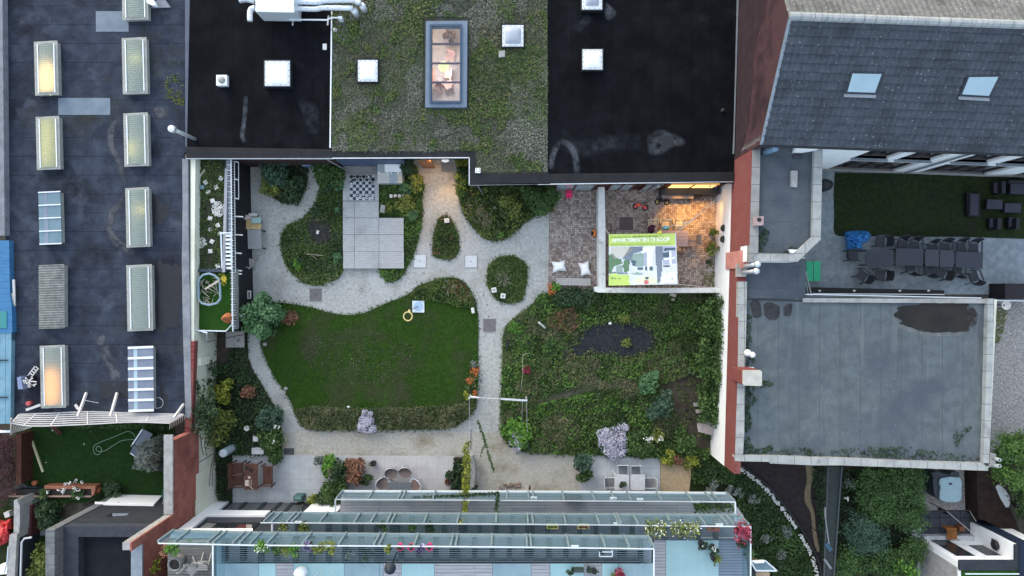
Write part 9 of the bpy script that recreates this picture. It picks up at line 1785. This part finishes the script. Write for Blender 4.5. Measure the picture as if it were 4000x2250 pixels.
for k,(x,y) in enumerate(((355,620),(200,575),(435,645),(580,705),(880,1020),(690,1080),(830,1230),(185,640))): bush('pale_weed','pale silver-green rosette among the ground cover, '+['below the net corner','upper left','near the gallery corner','on the upper slope','at the round white clump','beside the middle gallery','low on the slope','close to the sand patch'][k],'plant',*tE(x,y),.28 if k!=4 else .3,.35,LM['silver'],90 if k!=4 else 220,.07,.03,stem=False)
ol=bush('olive_tree','silver-grey olive tree over the sun lounger at the brick wall','olive tree',*q0(1510,250),.85,1.9,LM['silver'],2000,.085,.02,lobes=[(0,0,.8),(.3,.5,.5),(-.3,-.4,.5),(.1,-.7,.45),(-.4,.3,.4)],part='crown',asp=.25)
m=MB(); x,y=U(*q0(1520,260),.8); m.tube([(x,y,.02),(x+.03,y,.8),(x,y,1.5)],.06,7,.03); m.build('trunk',MT['bark'],ol)
bush('rose_shrub','rose bush with white blossoms at the right of the brick planter','shrub',*q0(760,650),.3,.6,LM['mid'],220,.07,.3); bush('rose_shrub','rose bush with white blossoms in the middle of the brick planter','shrub',*q0(450,650),.25,.6,LM['mid'],150,.07,.3)
t=thing('white_roses','loose white rose blossoms over the brick planter','flowers',(*U(*q0(600,620),.9),.4)); P=np.concatenate([np.array(U3(*q0(x,y),.9))+RNG.normal(0,.05,(9,3)) for x,y in ((600,632),(560,645),(650,575),(715,550),(775,560),(740,640),(740,715),(455,660),(610,590),(590,655),(700,620))]); leaves('blossom',LM['whitefl'],P,.05,t)
bush('dark_shrub','dark shrub on the lawn edge above the dark house','shrub',*q0(1100,620),.5,.6,LM['dark'],450,.075,.02); bush('dark_shrub','large dark shrub left of the dark house','shrub',*q0(520,840),.7,1.2,LM['dark'],1300,.085,.02,lobes=[(0,0,.8),(-.3,.4,.5),(.2,-.6,.6),(.3,.5,.5)]); bush('dark_shrub','grey-green hedge piece above the paved path','shrub',*q0(330,745),.7,.9,LM['bluegreen'],500,.08,.02,lobes=[(-.8,0,.6),(0,0,.7),(.8,.1,.6)])
bush('yellow_shrub','yellow-green flowering shrub in the lower left corner garden','shrub',*q0(480,1270),.85,1.4,LM['yelgreen'],900,.09,.02,lobes=[(.1,.7,.5),(-.1,0,.6),(.35,-.2,.5),(-.3,-.6,.5),(.2,.3,.4)])
fol('deep red leafed hedge at the left picture edge beside the small lawn',tp(q0,(-60,110),(150,110),(150,590),(120,690),(-60,690)),2600,.5,1.3,'hedge_red',.07,'red_hedge','hedge')
cover('weeds',UP([(2150,1130),(2340,1130),(2340,1150),(2160,1160)],.05),260,LM['dark'],.4,.07,.04,(),1.5,80,label='dark weeds behind the slatted bench')
cover('white_flowers',UP(tp(q0,(210,60),(1100,60),(1100,520),(210,520)),.03),.35,LM['whitefl'],.02,.05,.03,(),1.5,82,label='few white petals lying on the small lawn')
cover('moss',UP(smooth(tp(d,(1560,700),(1700,640),(1800,720),(1760,830),(1620,830)),3),.05),60,LM['drygrass'],.03,.05,.045,(),1.5,83,label='pale worn grass patch in the middle of the lawn')
cover('worn_grass',UP(smooth([(1180,1330),(1330,1290),(1520,1300),(1640,1380),(1580,1480),(1380,1500),(1220,1440)],3),.05),110,LM['worn'],.03,.05,.045,(),1.1,90,thr=.36,label='worn grey-brown area in the middle of the lawn')
cover('leaf_litter',UP([(980,700),(1330,700),(1330,1240),(980,1180)],0),5,LM['rust'],.01,.05,.003,(),1,91,label='fallen leaves on the gravel by the black wall')
cover('leaf_litter',UP([(1350,1060),(1960,1060),(1960,1700),(1870,1700),(1870,1100),(1350,1200)],0),3,LM['worn'],.01,.05,.003,(),1,92,label='fallen leaves on the main gravel path')
fringe('mulch_weeds',poly(mulch2,.07),60,LM['meadow'],.14,.15,.06,.07,'weeds creeping over the small dark patch of the deck bed'); fringe('mulch_weeds',hmul[0],60,LM['meadow'],.13,.2,.06,.07,'weeds creeping over the long dark mulch bed')
for k,(B,mt) in enumerate(((B1,'mid'),(B2,'meadow_g'),(B3,'meadow_g'),(B4,'meadow'),(B5,'meadow'),(B6,'meadow_g'),(B7,'lawnblade'),(B8,'mid'),(B9,'meadow_g'))): fringe('edge_weeds',poly(B,0),34,LM[mt],.06,.1,.055,0,'ragged grass edge of the '+['round bed','deck bed','strip right of the deck','teardrop bed','shrub bed','oval bed','lawn','left bed','meadow'][k])
cover('groundcover',UP(tp(q0,(160,710),(700,710),(600,800),(300,800),(180,780)),.02),300,LM['mid'],.4,.07,.02,(),1.4,94,label='green weeds below the brick planter')
cover('groundcover',UP(tp(tD,(160,430),(960,430),(960,820),(850,1060),(960,1200),(820,1500),(120,1500)),.02),260,LM['dark'],.5,.08,.02,(),1.2,95,label='dark undergrowth of the back garden right of the net fence')
